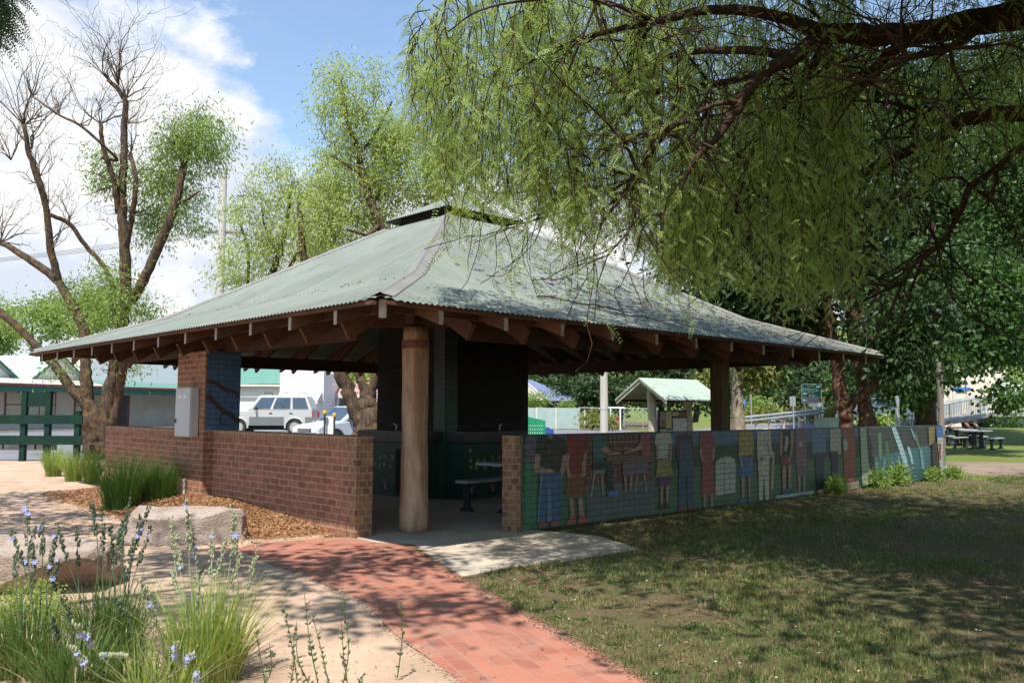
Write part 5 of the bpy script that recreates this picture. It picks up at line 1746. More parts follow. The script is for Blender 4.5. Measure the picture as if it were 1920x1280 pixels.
lawn_poly = [q1[:2] - np.array([0.05, 0.02]), q2[:2] - np.array([0.06, 0.03]), on(960, 1064)[:2], on(1080, 1050)[:2], on(1200, 1029)[:2], on(1130, 1004)[:2], PM(3.2, -0.03)[:2], PM(15.8, -0.03)[:2], (13.0, 21.5), (22, 26), (16, 4), (q3 + np.append(ext * 3, 0))[:2] - np.array([0.06, 0.03])]
MT['blade'] = leafmat('grass_blade', (0.075, 0.115, 0.026), (0.155, 0.185, 0.052), 0.3, nscale=0.8, amount=0.5)
MT['straw'] = leafmat('dry_grass_blade', (0.20, 0.16, 0.075), (0.30, 0.25, 0.13), 0.2, nscale=0.8)


def scatter(n, poly, near=4.6, pw=1.0):
    """points in a polygon, thicker near the camera"""
    poly_ = np.array([q[:2] for q in poly])
    lo, hi = poly_.min(0), poly_.max(0)
    out = []
    tot = 0
    while tot < n:
        P = np.stack([rng.uniform(lo[0], hi[0], n), rng.uniform(lo[1], hi[1], n), np.zeros(n)], -1)
        d = np.hypot(P[:, 0], P[:, 1])
        P = P[(rng.random(n) < np.clip((7.0 / np.maximum(d, near)) ** pw, 0, 1)) & (d > near)]
        P = P[pip(P, poly)]
        P = P[np.abs(P[:, 0]) < 0.66 * P[:, 1] + 0.6]
        out.append(P)
        tot += len(P)
    return np.concatenate(out)[:n]


P = scatter(170000, lawn_poly, pw=1.3)
nz = 0.55 * vnoise(P, 1.1, 1) + 0.45 * vnoise(P, 0.33, 2)
P = P[rng.random(len(P)) < np.clip((nz - 0.36 - 0.08 * np.clip((np.hypot(P[:, 0], P[:, 1]) - 8) / 4, 0, 1)) * 3.4, 0.05, 1)]
d = np.hypot(P[:, 0], P[:, 1])
h = rng.uniform(0.018, 0.05, len(P)) * (0.7 + vnoise(P, 0.6, 3))
dry = rng.random(len(P)) < np.clip(0.62 - (vnoise(P, 1.1, 1) - 0.35) * 1.1, 0.22, 0.8)
wd = 0.0035 + 0.00065 * d
V, Fq = blades(P[~dry], h[~dry], wd[~dry], 0.9)
tag(np_mesh('grass', V, Fq, MT['blade']), kind='stuff', label='short patchy green lawn grass', cat='grass')
V, Fq = blades(P[dry], h[dry] * 0.8, wd[dry], 1.0)
tag(np_mesh('dry_grass', V, Fq, MT['straw']), kind='stuff', label='dry straw coloured grass thatch in the lawn', cat='grass')


def flakes(P, L, W, tilt=0.35):
    n = len(P)
    a = rng.uniform(0, 2 * PI, n)
    D = unit(np.stack([np.cos(a), np.sin(a), rng.normal(size=n) * tilt], -1))
    S = unit(np.cross(D, np.array([0, 0, 1.0]) + rng.normal(size=(n, 3)) * tilt))
    L = np.broadcast_to(L, (n,))[:, None]
    W = np.broadcast_to(W, (n,))[:, None]
    Nn = np.cross(S, D) * L * 0.08
    V = np.stack([P - D * L / 2, P - Nn + S * W / 2, P + D * L / 2, P - Nn - S * W / 2], 1).reshape(-1, 3)
    return V, np.arange(4 * n).reshape(-1, 4)


MT['deadleaf'] = leafmat('fallen_leaf', (0.10, 0.045, 0.022), (0.36, 0.20, 0.10), 0.1, rough=0.8, nscale=2)
P = scatter(2600, lawn_poly, pw=1.0)
P2 = scatter(1500, [on(900, 1085), on(1120, 1052), on(1300, 1015), on(1420, 960), on(1110, 985), on(1180, 1030), on(960, 1066)], pw=0.2)
P = np.concatenate([P, P2])
P[:, 2] = rng.uniform(0.012, 0.03, len(P))
parts = [flakes(P, rng.uniform(0.012, 0.055, len(P)), rng.uniform(0.008, 0.02, len(P)))]
Pg = np.stack([rng.uniform(-9, 0, 1500), rng.uniform(4.5, 16, 1500), np.full(1500, 0.014)], -1)
Pg = Pg[pip(Pg, grav)]
parts.append(flakes(Pg, rng.uniform(0.012, 0.04, len(Pg)), rng.uniform(0.006, 0.015, len(Pg)), 0.15))
Pp = np.stack([rng.uniform(-2.6, 1.6, 260), rng.uniform(5, 10.5, 260), np.full(260, 0.024)], -1)
parts.append(flakes(Pp, rng.uniform(0.015, 0.05, 260), rng.uniform(0.006, 0.014, 260), 0.12))
V, Fq = join(parts)
tag(np_mesh('leaf_litter', V, Fq, MT['deadleaf']), kind='stuff', label='brown fallen leaves and bark strips on the ground', cat='leaf litter')
# broad leaved weeds in the turf and soil spilling on to the path edge
Pw = scatter(420, lawn_poly, pw=1.2)
Pw = Pw[vnoise(Pw, 1.1, 1) > 0.42]
k = 16
Pc = np.repeat(Pw, k, 0) + rng.normal(size=(len(Pw) * k, 3)) * np.array([0.03, 0.03, 0.0]) + np.array([0, 0, 0.008])
Dw = unit(np.stack([rng.normal(size=len(Pc)), rng.normal(size=len(Pc)), rng.uniform(0.15, 0.9, len(Pc))], -1))
V, Fq = leaf_quads(Pc, Dw, rng.uniform(0.02, 0.05, len(Pc)), rng.uniform(0.010, 0.02, len(Pc)))
tag(np_mesh('lawn_weeds', V, Fq, MT['leaf_plane']), kind='stuff', label='low broad leaved weeds growing among the lawn grass', cat='weeds')
n = 2600
f_ = rng.random(n)[:, None]
Ps = np.where(rng.random(n)[:, None] < 0.25, q1[:2] * (1 - f_) + q2[:2] * f_, q2[:2] * (1 - f_) + q3[:2] * f_)
Ps = Ps - np.abs(rng.normal(size=n))[:, None] * np.array([0.055, 0.02]) + np.array([0.02, 0.0])
Ps = np.column_stack([Ps, np.full(n, 0.014)])
V, Fq = flakes(Ps, rng.uniform(0.006, 0.03, n), rng.uniform(0.004, 0.016, n), 0.3)
tag(np_mesh('spilt_soil', V, Fq, leafmat('soil_crumb', (0.09, 0.06, 0.04), (0.24, 0.16, 0.10), 0.0, rough=0.95, nscale=3)), kind='stuff', label='brown soil crumbs and bark spilt along the right edge of the brick path', cat='soil')
MT['petal'] = mat('white_petal', (0.8, 0.78, 0.74), rough=0.6)
P = scatter(150, lawn_poly, pw=1.0)
P[:, 2] = 0.035
V, Fq = flakes(P, 0.018, 0.016, 0.1)
tag(np_mesh('daisies', V, Fq, MT['petal']), kind='stuff', label='tiny white daisies dotted through the lawn', cat='flowers')

# leaf and twig litter lying on the roof
nr = 9000
sL = rng.uniform(-5.6, 5.8, nr)
dL = rng.uniform(0.05, 4.6, nr)
kk = (rng.random(nr) < 0.28).astype(int)
sL = np.where(kk == 0, rng.triangular(-3.5, 4.5, 5.9, nr), sL)
ok = (dL < HALF - np.abs(sL) - 0.1) & ((kk == 0) | (np.abs(dL - 1.8) < 0.25))
P = np.array([side(k, s, d_, rz_(d_) + 0.017) for k, s, d_ in zip(kk[ok], sL[ok], dL[ok])])
V, Fq = flakes(P, rng.uniform(0.02, 0.075, len(P)), rng.uniform(0.006, 0.018, len(P)), 0.25)
M_ = np.array(Matrix.Rotation(TH, 3, 'Z'))
V = V @ M_.T + np.array(pav_c)
tag(np_mesh('roof_litter', V, Fq, MT['deadleaf']), kind='stuff', label='dead leaves and twigs lying on the roof sheets', cat='leaf litter')
tg = thing('fallen_branch', 'thin bare dead branch lying on the right roof slope near the hip', 'branch', pav_c, TH)
mb = MB()
pts = [side(0, s, d_, rz_(d_) + 0.03) for s, d_ in ((-2.55, 1.22), (-2.2, 1.32), (-1.75, 1.10), (-1.45, 1.16), (-1.1, 0.95))]
mb.tube(spline(pts, 4), 0.012, 5)
mb.tube([pts[1], side(0, -1.9, 1.45, rz_(1.45) + 0.05)], 0.007, 4)
mb.build('stem', MT['bark'], tg)

# loose grit over the gravel and the edges of the path
n = 9000
P = np.stack([rng.uniform(-9, 0.2, n), 4.3 + 12 * rng.random(n) ** 1.8, np.full(n, 0.008)], -1)
P = P[pip(P, grav)]
ed = np.array([g[:2] for g in G])
k_ = rng.integers(0, len(ed) - 1, 1500)
f_ = rng.random(1500)[:, None]
Pe = ed[k_] * (1 - f_) + ed[k_ + 1] * f_ + np.stack([np.abs(rng.normal(size=1500)) * 0.05 - 0.05, np.abs(rng.normal(size=1500)) * 0.03 - 0.03], -1)
P = np.concatenate([P, np.column_stack([Pe, np.full(1500, 0.013)])])
V, Fq = flakes(P, rng.uniform(0.006, 0.02, len(P)), rng.uniform(0.005, 0.014, len(P)), 0.35)
tag(np_mesh('loose_gravel', V, Fq, leafmat('gravel_grain', (0.26, 0.18, 0.125), (0.50, 0.37, 0.27), 0.0, rough=0.9, nscale=3)), kind='stuff', label='loose grit strewn over the gravel and along the path edge', cat='gravel')

# bark mulch bank along the brick wall
MT['mulchbase'] = mat('mulch_ground', (0.20, 0.095, 0.045), (0.30, 0.155, 0.07), scale=9, rough=0.95, bump=0.9, bscale=45, fine=0.3)
MT['mulch'] = leafmat('bark_chip', (0.17, 0.075, 0.034), (0.44, 0.25, 0.12), 0.05, rough=0.85, nscale=1.2)


def mulch_h(a, b):
    """height of the mulch bank in wall coordinates"""
    along = np.clip((b - 1.35) / 2.6, 0, 1) ** 0.8 * np.clip((9.8 - b) / 2.0, 0, 1)
    outw = np.clip(1 - (-a) / 1.55, 0, 1)
    return 0.20 * along * (3 * outw ** 2 - 2 * outw ** 3) + 0.0


na, nb = 22, 60
A_, B_ = np.meshgrid(np.linspace(-1.7, 0.02, na), np.linspace(1.2, 9.9, nb))
Z_ = mulch_h(A_, B_) + rng.normal(size=A_.shape) * 0.006
V = np.stack([CX + A_ * ua[0] + B_ * va_[0], CY + A_ * ua[1] + B_ * va_[1], Z_ - 0.004], -1).reshape(-1, 3)
idx = np.arange(na * nb).reshape(nb, na)
Fq = np.stack([idx[:-1, :-1], idx[:-1, 1:], idx[1:, 1:], idx[1:, :-1]], -1).reshape(-1, 4)
tag(np_mesh('mulch_bed', V, Fq, MT['mulchbase'], smooth=True), kind='structure')
n = 15000
b_ = rng.triangular(1.0, 2.2, 9.6, n)
a_ = -rng.random(n) ** 1.3 * 1.5
zz = mulch_h(a_, b_)
keep = (zz > 0.008) | (rng.random(n) < 0.25)
a_, b_, zz = a_[keep], b_[keep], zz[keep]
P = np.stack([CX + a_ * ua[0] + b_ * va_[0], CY + a_ * ua[1] + b_ * va_[1], zz + rng.uniform(0.004, 0.03, len(a_))], -1)
parts = [flakes(P, rng.uniform(0.02, 0.075, len(P)), rng.uniform(0.01, 0.028, len(P)), 0.5)]
# chips strewn over the gravel round the boulders and tussocks
n = 1600
P = np.stack([rng.normal(-5.2, 1.5, n), rng.normal(11.6, 1.9, n), np.full(n, 0.012)], -1)
P = P[pip(P, grav)]
parts.append(flakes(P, rng.uniform(0.015, 0.06, len(P)), rng.uniform(0.008, 0.02, len(P)), 0.2))
V, Fq = join(parts)
tag(np_mesh('mulch_chips', V, Fq, MT['mulch']), kind='stuff', label='orange brown bark mulch chips along the brick wall', cat='mulch')

# ------------------------------------------------------------------ boulders
MT['rock'] = mat('sandstone', (0.50, 0.40, 0.34), (0.36, 0.28, 0.23), scale=3.5, rough=0.95, spec=0.1, bump=1.0, bscale=34, fine=0.3, dist=0.05, stretch=(1, 1, 2.2))
MT['rock2'] = mat('sandstone_grey', (0.50, 0.40, 0.33), (0.30, 0.22, 0.17), scale=2.6, rough=0.95, spec=0.1, bump=1.0, bscale=34, fine=0.3, dist=0.05, stretch=(1, 1, 2.2))


from mathutils import noise as mnoise


def boulder(name, label, loc, size, rz, m, seed, cuts=()):
    import bmesh
    bm = bmesh.new()
    bmesh.ops.create_cube(bm, size=1)
    bmesh.ops.subdivide_edges(bm, edges=bm.edges[:], cuts=44, use_grid_fill=True)
    r2 = np.random.default_rng(seed)
    ph = r2.uniform(0, 6.28, (9, 3))
    fr = r2.uniform(2, 11, (9, 3))
    for v_ in bm.verts:
        c = np.array(v_.co)
        q = c / max(np.abs(c).max(), 1e-6) * 0.5
        ln = np.linalg.norm(c)
        c = c * (1 - 0.16 * max(0, ln - 0.60) / 0.27)
        o_ = sum(np.sin(fr[i] @ c + ph[i].sum()) / (1.2 + i) for i in range(9))
        c = c * (1 + 0.03 * o_)
        w_ = Vector((c * np.array(size) * 3.2 + seed).tolist())
        c = c * (1 + 0.075 * mnoise.fractal(w_, 0.75, 2.1, 7))
        c[2] += 0.03 * math.sin(3 * c[0] + seed) - 0.02 * abs(math.sin(9 * c[0] + 2 * c[1]))
        for (n_, d_) in cuts:
            n_ = np.array(n_) / np.linalg.norm(n_)
            e = c @ n_ - d_
            if e > 0:
                c = c - n_ * e * 0.94
        v_.co = Vector(c * np.array(size))
    me = bpy.data.meshes.new(name)
    bm.to_mesh(me)
    bm.free()
    o = finish(me, name, m, None, True)
    o.location = loc
    o.rotation_euler = (0, 0, rz)
    return tag(o, label, 'rock')


r1 = (on(232, 1020) + on(455, 1020)) / 2
boulder('boulder', 'long flat topped sandstone boulder in front of the brick wall', (r1[0] - 0.08, r1[1] + 0.20, 0.17), (1.36, 0.66, 0.46), R(3), MT['rock'], 3, [((1, -0.5, 0.1), 0.44), ((-1, -0.2, 0.4), 0.52), ((0, -0.4, 1), 0.46)])
r2_ = on(110, 1112)
boulder('boulder', 'wide sandstone boulder with a broken corner at the left edge', (r2_[0] - 0.42, r2_[1] + 0.22, 0.15), (1.45, 0.8, 0.50), R(-4), MT['rock2'], 8, [((1, -0.9, -0.9), 0.33), ((0, -0.25, 1), 0.44), ((-0.3, -1, 0.15), 0.42)])

# ------------------------------------------------------------------ grass tussocks by the wall
MT['tuss_lit'] = leafmat('sunlit_tussock_blade', (0.18, 0.28, 0.04), (0.32, 0.40, 0.11), 0.4, nscale=3)
MT['tuss_shade'] = leafmat('shaded_tussock_blade', (0.035, 0.09, 0.015), (0.085, 0.16, 0.03), 0.3, nscale=3)  # shaded copy of the blade above; sun and shade put into colour


def strap(P, az_, L, wd, bend, segs=4):
    """arching strap leaves as ribbons"""
    n = len(P)
    t = np.linspace(0, 1, segs + 1)[None, :]
    lean = bend[:, None] * (0.25 * t + 0.75 * t ** 2)
    hx = np.cos(az_)[:, None] * lean * L[:, None]
    hy = np.sin(az_)[:, None] * lean * L[:, None]
    hz = L[:, None] * (t - 0.28 * bend[:, None] * t ** 2.2)
    C = P[:, None, :] + np.stack([hx, hy, hz], -1)
    s = np.stack([-np.sin(az_), np.cos(az_), np.zeros(n)], -1)[:, None, :]
    tw = rng.normal(size=(n, 1, 3)) * 0.5
    s = unit(s + tw * np.array([1, 1, 0.2]))
    wv = (wd[:, None] * (1 - t ** 1.6) * (0.55 + 0.45 * np.sin(np.clip(t * 2.2, 0, PI / 2)) ) + 0.0006)[..., None] / 2
    Lf, Rt = C - s * wv, C + s * wv
    V = np.stack([Lf, Rt], 2).reshape(n, -1, 3)
    k = 2 * (segs + 1)
    base = (np.arange(n) * k)[:, None, None]
    q = np.array([[2 * i, 2 * i + 1, 2 * i + 3, 2 * i + 2] for i in range(segs)])[None]
    return V.reshape(-1, 3), (base + q).reshape(-1, 4)


def tussock(label, px, py, H, n, m, spread=0.12, group='grass tussocks along the garden bed', bend=(0.15, 0.75), wd=0.006, z0=0.0):
    p = on(px, py, z0)
    t = thing('grass_tussock', label, 'grass clump', p, 0, group)
    a = rng.uniform(0, 2 * PI, n)
    r = spread * np.sqrt(rng.random(n))
    Pb = np.stack([r * np.cos(a), r * np.sin(a), np.zeros(n)], -1)
    V, F = strap(Pb, a + rng.normal(size=n) * 0.5, H * rng.uniform(0.55, 1.1, n), np.full(n, wd), rng.uniform(bend[0], bend[1], n) * (0.3 + 0.8 * r / spread))
    np_mesh('blades', V, F, m, t)
    return t


tussock('bright grass tussock nearest the green barrier post', 100, 893, 0.75, 420, MT['tuss_lit'], 0.16, wd=0.012)
tussock('bright grass tussock in the middle of the three sunlit ones', 137, 902, 0.70, 420, MT['tuss_lit'], 0.16, wd=0.012)
tussock('bright grass tussock in front of the pollarded trunk', 172, 906, 0.78, 420, MT['tuss_lit'], 0.15, wd=0.012)
tussock('shaded green tussock left of its twin behind the long boulder', 226, 958, 0.92, 900, MT['tuss_shade'], 0.24, bend=(0.1, 0.6), wd=0.009)
tussock('shaded green tussock against the brick wall behind the long boulder', 296, 952, 0.85, 900, MT['tuss_shade'], 0.24, bend=(0.1, 0.6), wd=0.009)

# ------------------------------------------------------------------ flowering clumps in the foreground bed
MT['strap_lit'] = leafmat('sunlit_strap_leaf', (0.20, 0.28, 0.045), (0.36, 0.42, 0.13), 0.4, nscale=4)  # sunlit copy of the strap leaf, brightness put into its colour
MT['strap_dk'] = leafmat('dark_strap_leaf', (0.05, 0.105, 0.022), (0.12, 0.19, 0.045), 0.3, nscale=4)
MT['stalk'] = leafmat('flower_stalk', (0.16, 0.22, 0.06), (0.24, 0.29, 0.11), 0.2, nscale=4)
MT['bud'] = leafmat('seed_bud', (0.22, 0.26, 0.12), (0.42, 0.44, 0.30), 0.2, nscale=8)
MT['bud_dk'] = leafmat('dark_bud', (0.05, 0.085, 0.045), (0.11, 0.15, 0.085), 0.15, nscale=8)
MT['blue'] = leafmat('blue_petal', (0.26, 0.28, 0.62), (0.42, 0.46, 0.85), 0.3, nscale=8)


def flower_stalk(t, base, tip, m_bud, nb=26, nf=1, spike=0.36):
    """one stem with a spike of buds and open six petalled flowers"""
    base, tip = np.array(base), np.array(tip)
    mid = (base + tip) / 2 + rng.normal(size=3) * 0.03
    S = spline([base, mid, tip], 7)
    mb = MB()
    mb.tube(S, np.linspace(0.0042, 0.002, len(S)), 5, cap=False)
    L = np.linalg.norm(tip - base)
    ax = unit(tip - mid)
    for i in range(nb):
        f = 1 - spike * rng.random() ** 0.8
        j = f * (len(S) - 1)
        k = min(int(j), len(S) - 2)
        p = S[k] + (S[k + 1] - S[k]) * (j - k)
        a = rng.uniform(0, 2 * PI)
        o_ = np.array([math.cos(a), math.sin(a), 0.5]) * rng.uniform(0.006, 0.016)
        q = p + o_
        e = rng.uniform(0.004, 0.0075)
        mb.ball(q, (e, e, e * 1.9), 5)
    o = mb.build('flower_stalk', m_bud if isinstance(m_bud, list) else [m_bud], t, smooth=True, fix=False)
    for i in range(nf):
        f = 1 - spike * 0.9 * rng.random()
        j = f * (len(S) - 1)
        k = min(int(j), len(S) - 2)
        p = S[k] + (S[k + 1] - S[k]) * (j - k) + np.array([rng.uniform(-.012, .012), -0.012, 0.004])
        fm = MB()
        rr = rng.uniform(0.014, 0.021)
        nx = unit(np.array([rng.normal() * 0.4, -1, 0.5 + rng.normal() * 0.3]))
        ex = unit(np.cross(nx, [0, 0, 1.0]))
        ey = np.cross(ex, nx)
        for q in range(6):
            c_, s_ = math.cos(q * PI / 3), math.sin(q * PI / 3)
            d_ = ex * c_ + ey * s_
            sd_ = -ex * s_ + ey * c_
            fm.add([p, p + d_ * rr * 0.55 + sd_ * rr * 0.27 + nx * 0.003, p + d_ * rr + nx * 0.001, p + d_ * rr * 0.55 - sd_ * rr * 0.27 + nx * 0.003], [(0, 1, 2, 3)])
        fm.build('flower', MT['blue'], o, fix=False)
    return o


def clump(label, px, py, H, n, m, spread, stalks, mbud, wd=0.011):
    p = on(px, py)
    t = thing('flowering_plant', label, 'plant', p, 0, 'blue flowering plants in the front bed')
    a = rng.uniform(0, 2 * PI, n)
    r = spread * np.sqrt(rng.random(n))
    Pb = np.stack([r * np.cos(a), r * np.sin(a), np.zeros(n)], -1)
    V, F = strap(Pb, a + rng.normal(size=n) * 0.6, H * rng.uniform(0.45, 1.12, n), np.full(n, wd) * rng.uniform(0.6, 1.2, n), rng.uniform(0.08, 0.75, n) * (0.35 + 0.7 * r / spread), 5)
    np_mesh('leaves', V, F, m, t)
    k = max(8, n // 9)
    a = rng.uniform(0, 2 * PI, k)
    V, F = strap(np.stack([spread * 0.8 * np.cos(a), spread * 0.8 * np.sin(a), np.zeros(k)], -1), a + rng.normal(size=k) * 0.5, H * rng.uniform(0.4, 1.0, k), np.full(k, wd * 0.8), rng.uniform(0.7, 1.25, k), 6)
    V[:, 2] = np.maximum(V[:, 2], 0.008)
    np_mesh('dry_leaves', V, F, MT['straw'], t)
    for (tx, ty, dY, nf) in stalks:
        tip = at(tx, ty, p[1] + dY) - p
        b = np.array([rng.normal() * spread * 0.5, rng.normal() * spread * 0.5, 0.15])
        b[:2] = b[:2] * 0.6 + tip[:2] * 0.25
        flower_stalk(t, b, tip, mbud, int(rng.integers(34, 60)), nf)
    return t


clump('bright sunlit strap leaved clump with pale flower spikes in the front bed', 385, 1275, 0.62, 560, MT['strap_lit'], 0.20,
      [(350, 938, 0.1, 1), (360, 990, 0.2, 2), (435, 950, 0.0, 1), (398, 990, 0.25, 1), (425, 1010, 0.15, 0), (330, 1000, 0.3, 1), (485, 1022, 0.0, 0), (320, 968, 0.35, 0), (455, 1035, 0.2, 0), (382, 1060, 0.3, 0), (440, 965, 0.2, 0), (322, 1070, 0.3, 0)], MT['bud'])
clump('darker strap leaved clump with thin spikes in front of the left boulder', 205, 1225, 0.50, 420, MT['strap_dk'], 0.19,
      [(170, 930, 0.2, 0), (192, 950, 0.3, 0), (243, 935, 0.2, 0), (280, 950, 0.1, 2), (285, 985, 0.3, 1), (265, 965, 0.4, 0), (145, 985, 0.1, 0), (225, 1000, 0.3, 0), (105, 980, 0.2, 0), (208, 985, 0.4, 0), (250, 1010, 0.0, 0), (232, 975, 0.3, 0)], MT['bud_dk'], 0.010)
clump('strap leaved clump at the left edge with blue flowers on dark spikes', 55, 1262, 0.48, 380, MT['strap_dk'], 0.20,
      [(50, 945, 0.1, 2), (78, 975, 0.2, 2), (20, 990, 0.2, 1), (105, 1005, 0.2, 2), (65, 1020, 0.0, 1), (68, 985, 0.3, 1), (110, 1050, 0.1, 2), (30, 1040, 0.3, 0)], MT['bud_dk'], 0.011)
clump('leaning flowering clump at the bottom edge with open blue flowers', 300, 1330, 0.40, 160, MT['strap_lit'], 0.16,
      [(262, 1085, -0.3, 1), (140, 1165, -0.5, 4), (130, 1210, -0.45, 4), (185, 1228, -0.5, 1), (330, 1205, -0.3, 4), (365, 1225, -0.3, 4), (368, 1262, -0.4, 3), (270, 1100, -0.2, 0)], MT['bud'], 0.010)


def leafy_stems(label, stems, m, lw=0.019, ll=0.036):
    """upright thin stems with small leaves held close to them"""
    b0 = at(stems[0][0], stems[0][1], stems[0][4])
    base = np.array([b0[0], b0[1], 0.0])
    t = thing('leafy_plant', label, 'plant', base, 0)
    for (bx, by, tx, ty, Y) in stems:
        a, b = at(bx, by, Y) - base, at(tx, ty, Y - 0.05) - base
        a[2] = max(a[2], 0.0)
        mid = (a + b) / 2 + rng.normal(size=3) * 0.02
        S = spline([a, mid, b], 8)
        mb = MB()
        mb.tube(S, np.linspace(0.004, 0.0016, len(S)), 5, cap=False)
        n = int(34 * np.linalg.norm(b - a) / 0.5)
        f = rng.random(n)
        j = np.clip((f * (len(S) - 1)).astype(int), 0, len(S) - 2)
        P = S[j]
        az2 = rng.uniform(0, 2 * PI, n)
        D = unit(np.stack([np.cos(az2), np.sin(az2), rng.uniform(0.5, 1.6, n)], -1))
        V, F = leaf_quads(P, D, ll * rng.uniform(0.5, 1.1, n), lw * rng.uniform(0.5, 1, n))
        mb.add(V, [tuple(q) for q in F])
        mb.build('leafy_stem', m, t, fix=False)
    return t


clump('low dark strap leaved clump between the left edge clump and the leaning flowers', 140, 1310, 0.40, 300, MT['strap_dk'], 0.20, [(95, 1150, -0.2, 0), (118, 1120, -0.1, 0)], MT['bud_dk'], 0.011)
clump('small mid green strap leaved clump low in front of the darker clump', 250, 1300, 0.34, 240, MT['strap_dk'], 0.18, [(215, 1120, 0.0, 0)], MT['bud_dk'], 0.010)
MT['stemleaf'] = leafmat('grey_green_leaf', (0.06, 0.10, 0.04), (0.13, 0.18, 0.08), 0.25, nscale=6)
leafy_stems('sparse upright leafy stems at the bottom of the picture on the gravel', [
    (600, 1300, 570, 1110, 4.7), (620, 1300, 585, 1150, 4.7), (640, 1300, 643, 1120, 4.7), (560, 1300, 533, 1140, 4.8), (655, 1300, 640, 1160, 4.6), (745, 1270, 750, 1125, 5.0), (690, 1290, 685, 1260, 4.6), (590, 1300, 556, 1165, 4.7), (500, 1300, 480, 1180, 4.7), (485, 1300, 505, 1205, 4.8), (540, 1300, 550, 1190, 4.6)], MT['stemleaf'])
# small leafy groundcover at the left edge
p = on(15, 1160)
t = thing('groundcover_plant', 'low bright small leaved groundcover at the left edge beside the boulder', 'plant', p)
V, F = crown([(0, 0, 0.12, 0.35, 0.30, 0.14, 60), (0.3, -0.25, 0.08, 0.3, 0.25, 0.10, 40)], 0.03, 0.018, 26, 0.06, -0.3)
V[:, 2] = np.maximum(V[:, 2], 0.006)
np_mesh('foliage', V, F, MT['strap_lit'], t)
mb = MB()
for q in range(14):
    a = rng.uniform(0, 2 * PI)
    mb.tube([(0, 0, 0), (0.25 * math.cos(a), 0.2 * math.sin(a), 0.15)], 0.004, 4)
mb.build('stems', MT['stalk'], t)
# weeds at the foot of the mural wall
for i, (a_, s_, lab) in enumerate([(13.2, 0.24, 'bushy green weed at the foot of the mural wall in the sun patch'), (12.2, 0.18, 'smaller sunlit weed left of the bushy one by the mural wall'), (15.0, 0.14, 'shaded weeds at the mural wall below the painted waterfall'), (10.3, 0.14, 'small weed tuft at the mural wall foot under the mauve dress'), (16.2, 0.12, 'leafy weed near the far end of the mural wall')]):
    p = PM(a_ * 0.94, -0.2)
    t = thing('weed', lab, 'weed', p)
    V, F = crown([(0, 0, s_ * 0.9, s_ * 0.8, s_ * 0.7, s_ * 0.9, 34)], 0.07, 0.035, 24, 0.06, -0.2)
    V[:, 2] = np.maximum(V[:, 2], 0.005)
    np_mesh('leaves', V, F, MT['leaf_mid'], t)
    mb = MB()
    for q in range(8):
        a = rng.uniform(0, 2 * PI)
        mb.tube([(0, 0, 0), (s_ * .5 * math.cos(a), s_ * .5 * math.sin(a), s_ * 1.2)], 0.005, 4)
    mb.build('stems', MT['stalk'], t)
# ------------------------------------------------------------------ background: street side, left
MT['green'] = mat('dark_green_paint', (0.004, 0.022, 0.015), (0.006, 0.03, 0.02), scale=4, rough=0.7, spec=0.2)
MT['teal'] = ribmat('teal_roof', (0.12, 0.26, 0.205), 0.25, 0)
MT['palegreen'] = ribmat('pale_green_roof', (0.42, 0.55, 0.46), 0.25, 0)
MT['creamroof'] = ribmat('cream_iron', (0.55, 0.52, 0.42), 0.12, 0)
MT['rustroof'] = ribmat('faded_red_iron', (0.50, 0.27, 0.22), 0.12, 0)
MT['board'] = boardmat('white_weatherboard', (0.84, 0.80, 0.78))
MT['boardcream'] = boardmat('cream_weatherboard', (0.76, 0.70, 0.58), 0.19)
MT['redtrim'] = mat('dark_red_trim', (0.24, 0.045, 0.04), (0.20, 0.04, 0.035), scale=3, rough=0.5)
MT['greentrim'] = mat('green_trim', (0.03, 0.125, 0.09), (0.025, 0.105, 0.075), scale=3, rough=0.5)
MT['cream'] = mat('cream_render', (0.66, 0.60, 0.48), (0.58, 0.53, 0.43), scale=1, rough=0.8)
MT['blind'] = mat('cream_blind', (0.52, 0.52, 0.40), (0.46, 0.46, 0.36), scale=1.5, rough=0.4)
MT['glass'] = glassmat('window_glass')
MT['glassblue'] = glassmat('car_glass', (0.05, 0.075, 0.10), 0.04)
MT['pale'] = mat('pale_wall', (0.62, 0.57, 0.52), (0.55, 0.5, 0.46), scale=1, rough=0.8)
MT['yellow'] = mat('yellow_paint', (0.65, 0.42, 0.02), (0.55, 0.36, 0.02), scale=4, rough=0.5)
MT['concretepole'] = mat('pole_concrete', (0.52, 0.48, 0.42), (0.44, 0.41, 0.37), scale=1.5, rough=0.85, stretch=(4, 4, 0.5))
MT['polewood'] = mat('grey_pole_wood', (0.24, 0.20, 0.17), (0.15, 0.125, 0.11), scale=2, rough=0.9, stretch=(5, 5, 0.5))
MT['steel'] = mat('galvanised_steel', (0.42, 0.44, 0.46), (0.35, 0.37, 0.39), scale=2, rough=0.45, metal=0.3)
MT['log'] = mat('pale_log', (0.50, 0.43, 0.35), (0.32, 0.26, 0.20), scale=2, rough=0.9, stretch=(4, 4, 0.6), bump=0.3, bscale=20)


def text_mesh(name, body, size, m, parent, loc, rot, align='CENTER', depth=0.004):
    cu = bpy.data.curves.new(name, 'FONT')
    cu.body = body
    cu.size = size
    cu.extrude = depth
    cu.align_x = align
    cu.align_y = 'CENTER'
    tmp = bpy.data.objects.new(name, cu)
    COL.objects.link(tmp)
    dg = bpy.context.evaluated_depsgraph_get()
    me = bpy.data.meshes.new_from_object(tmp.evaluated_get(dg))
    bpy.data.objects.remove(tmp)
    me.materials.clear()
    me.materials.append(m)
    o = bpy.data.objects.new(name, me)
    COL.objects.link(o)
    o.parent = parent
    o.location = loc
    o.rotation_euler = rot
    return o


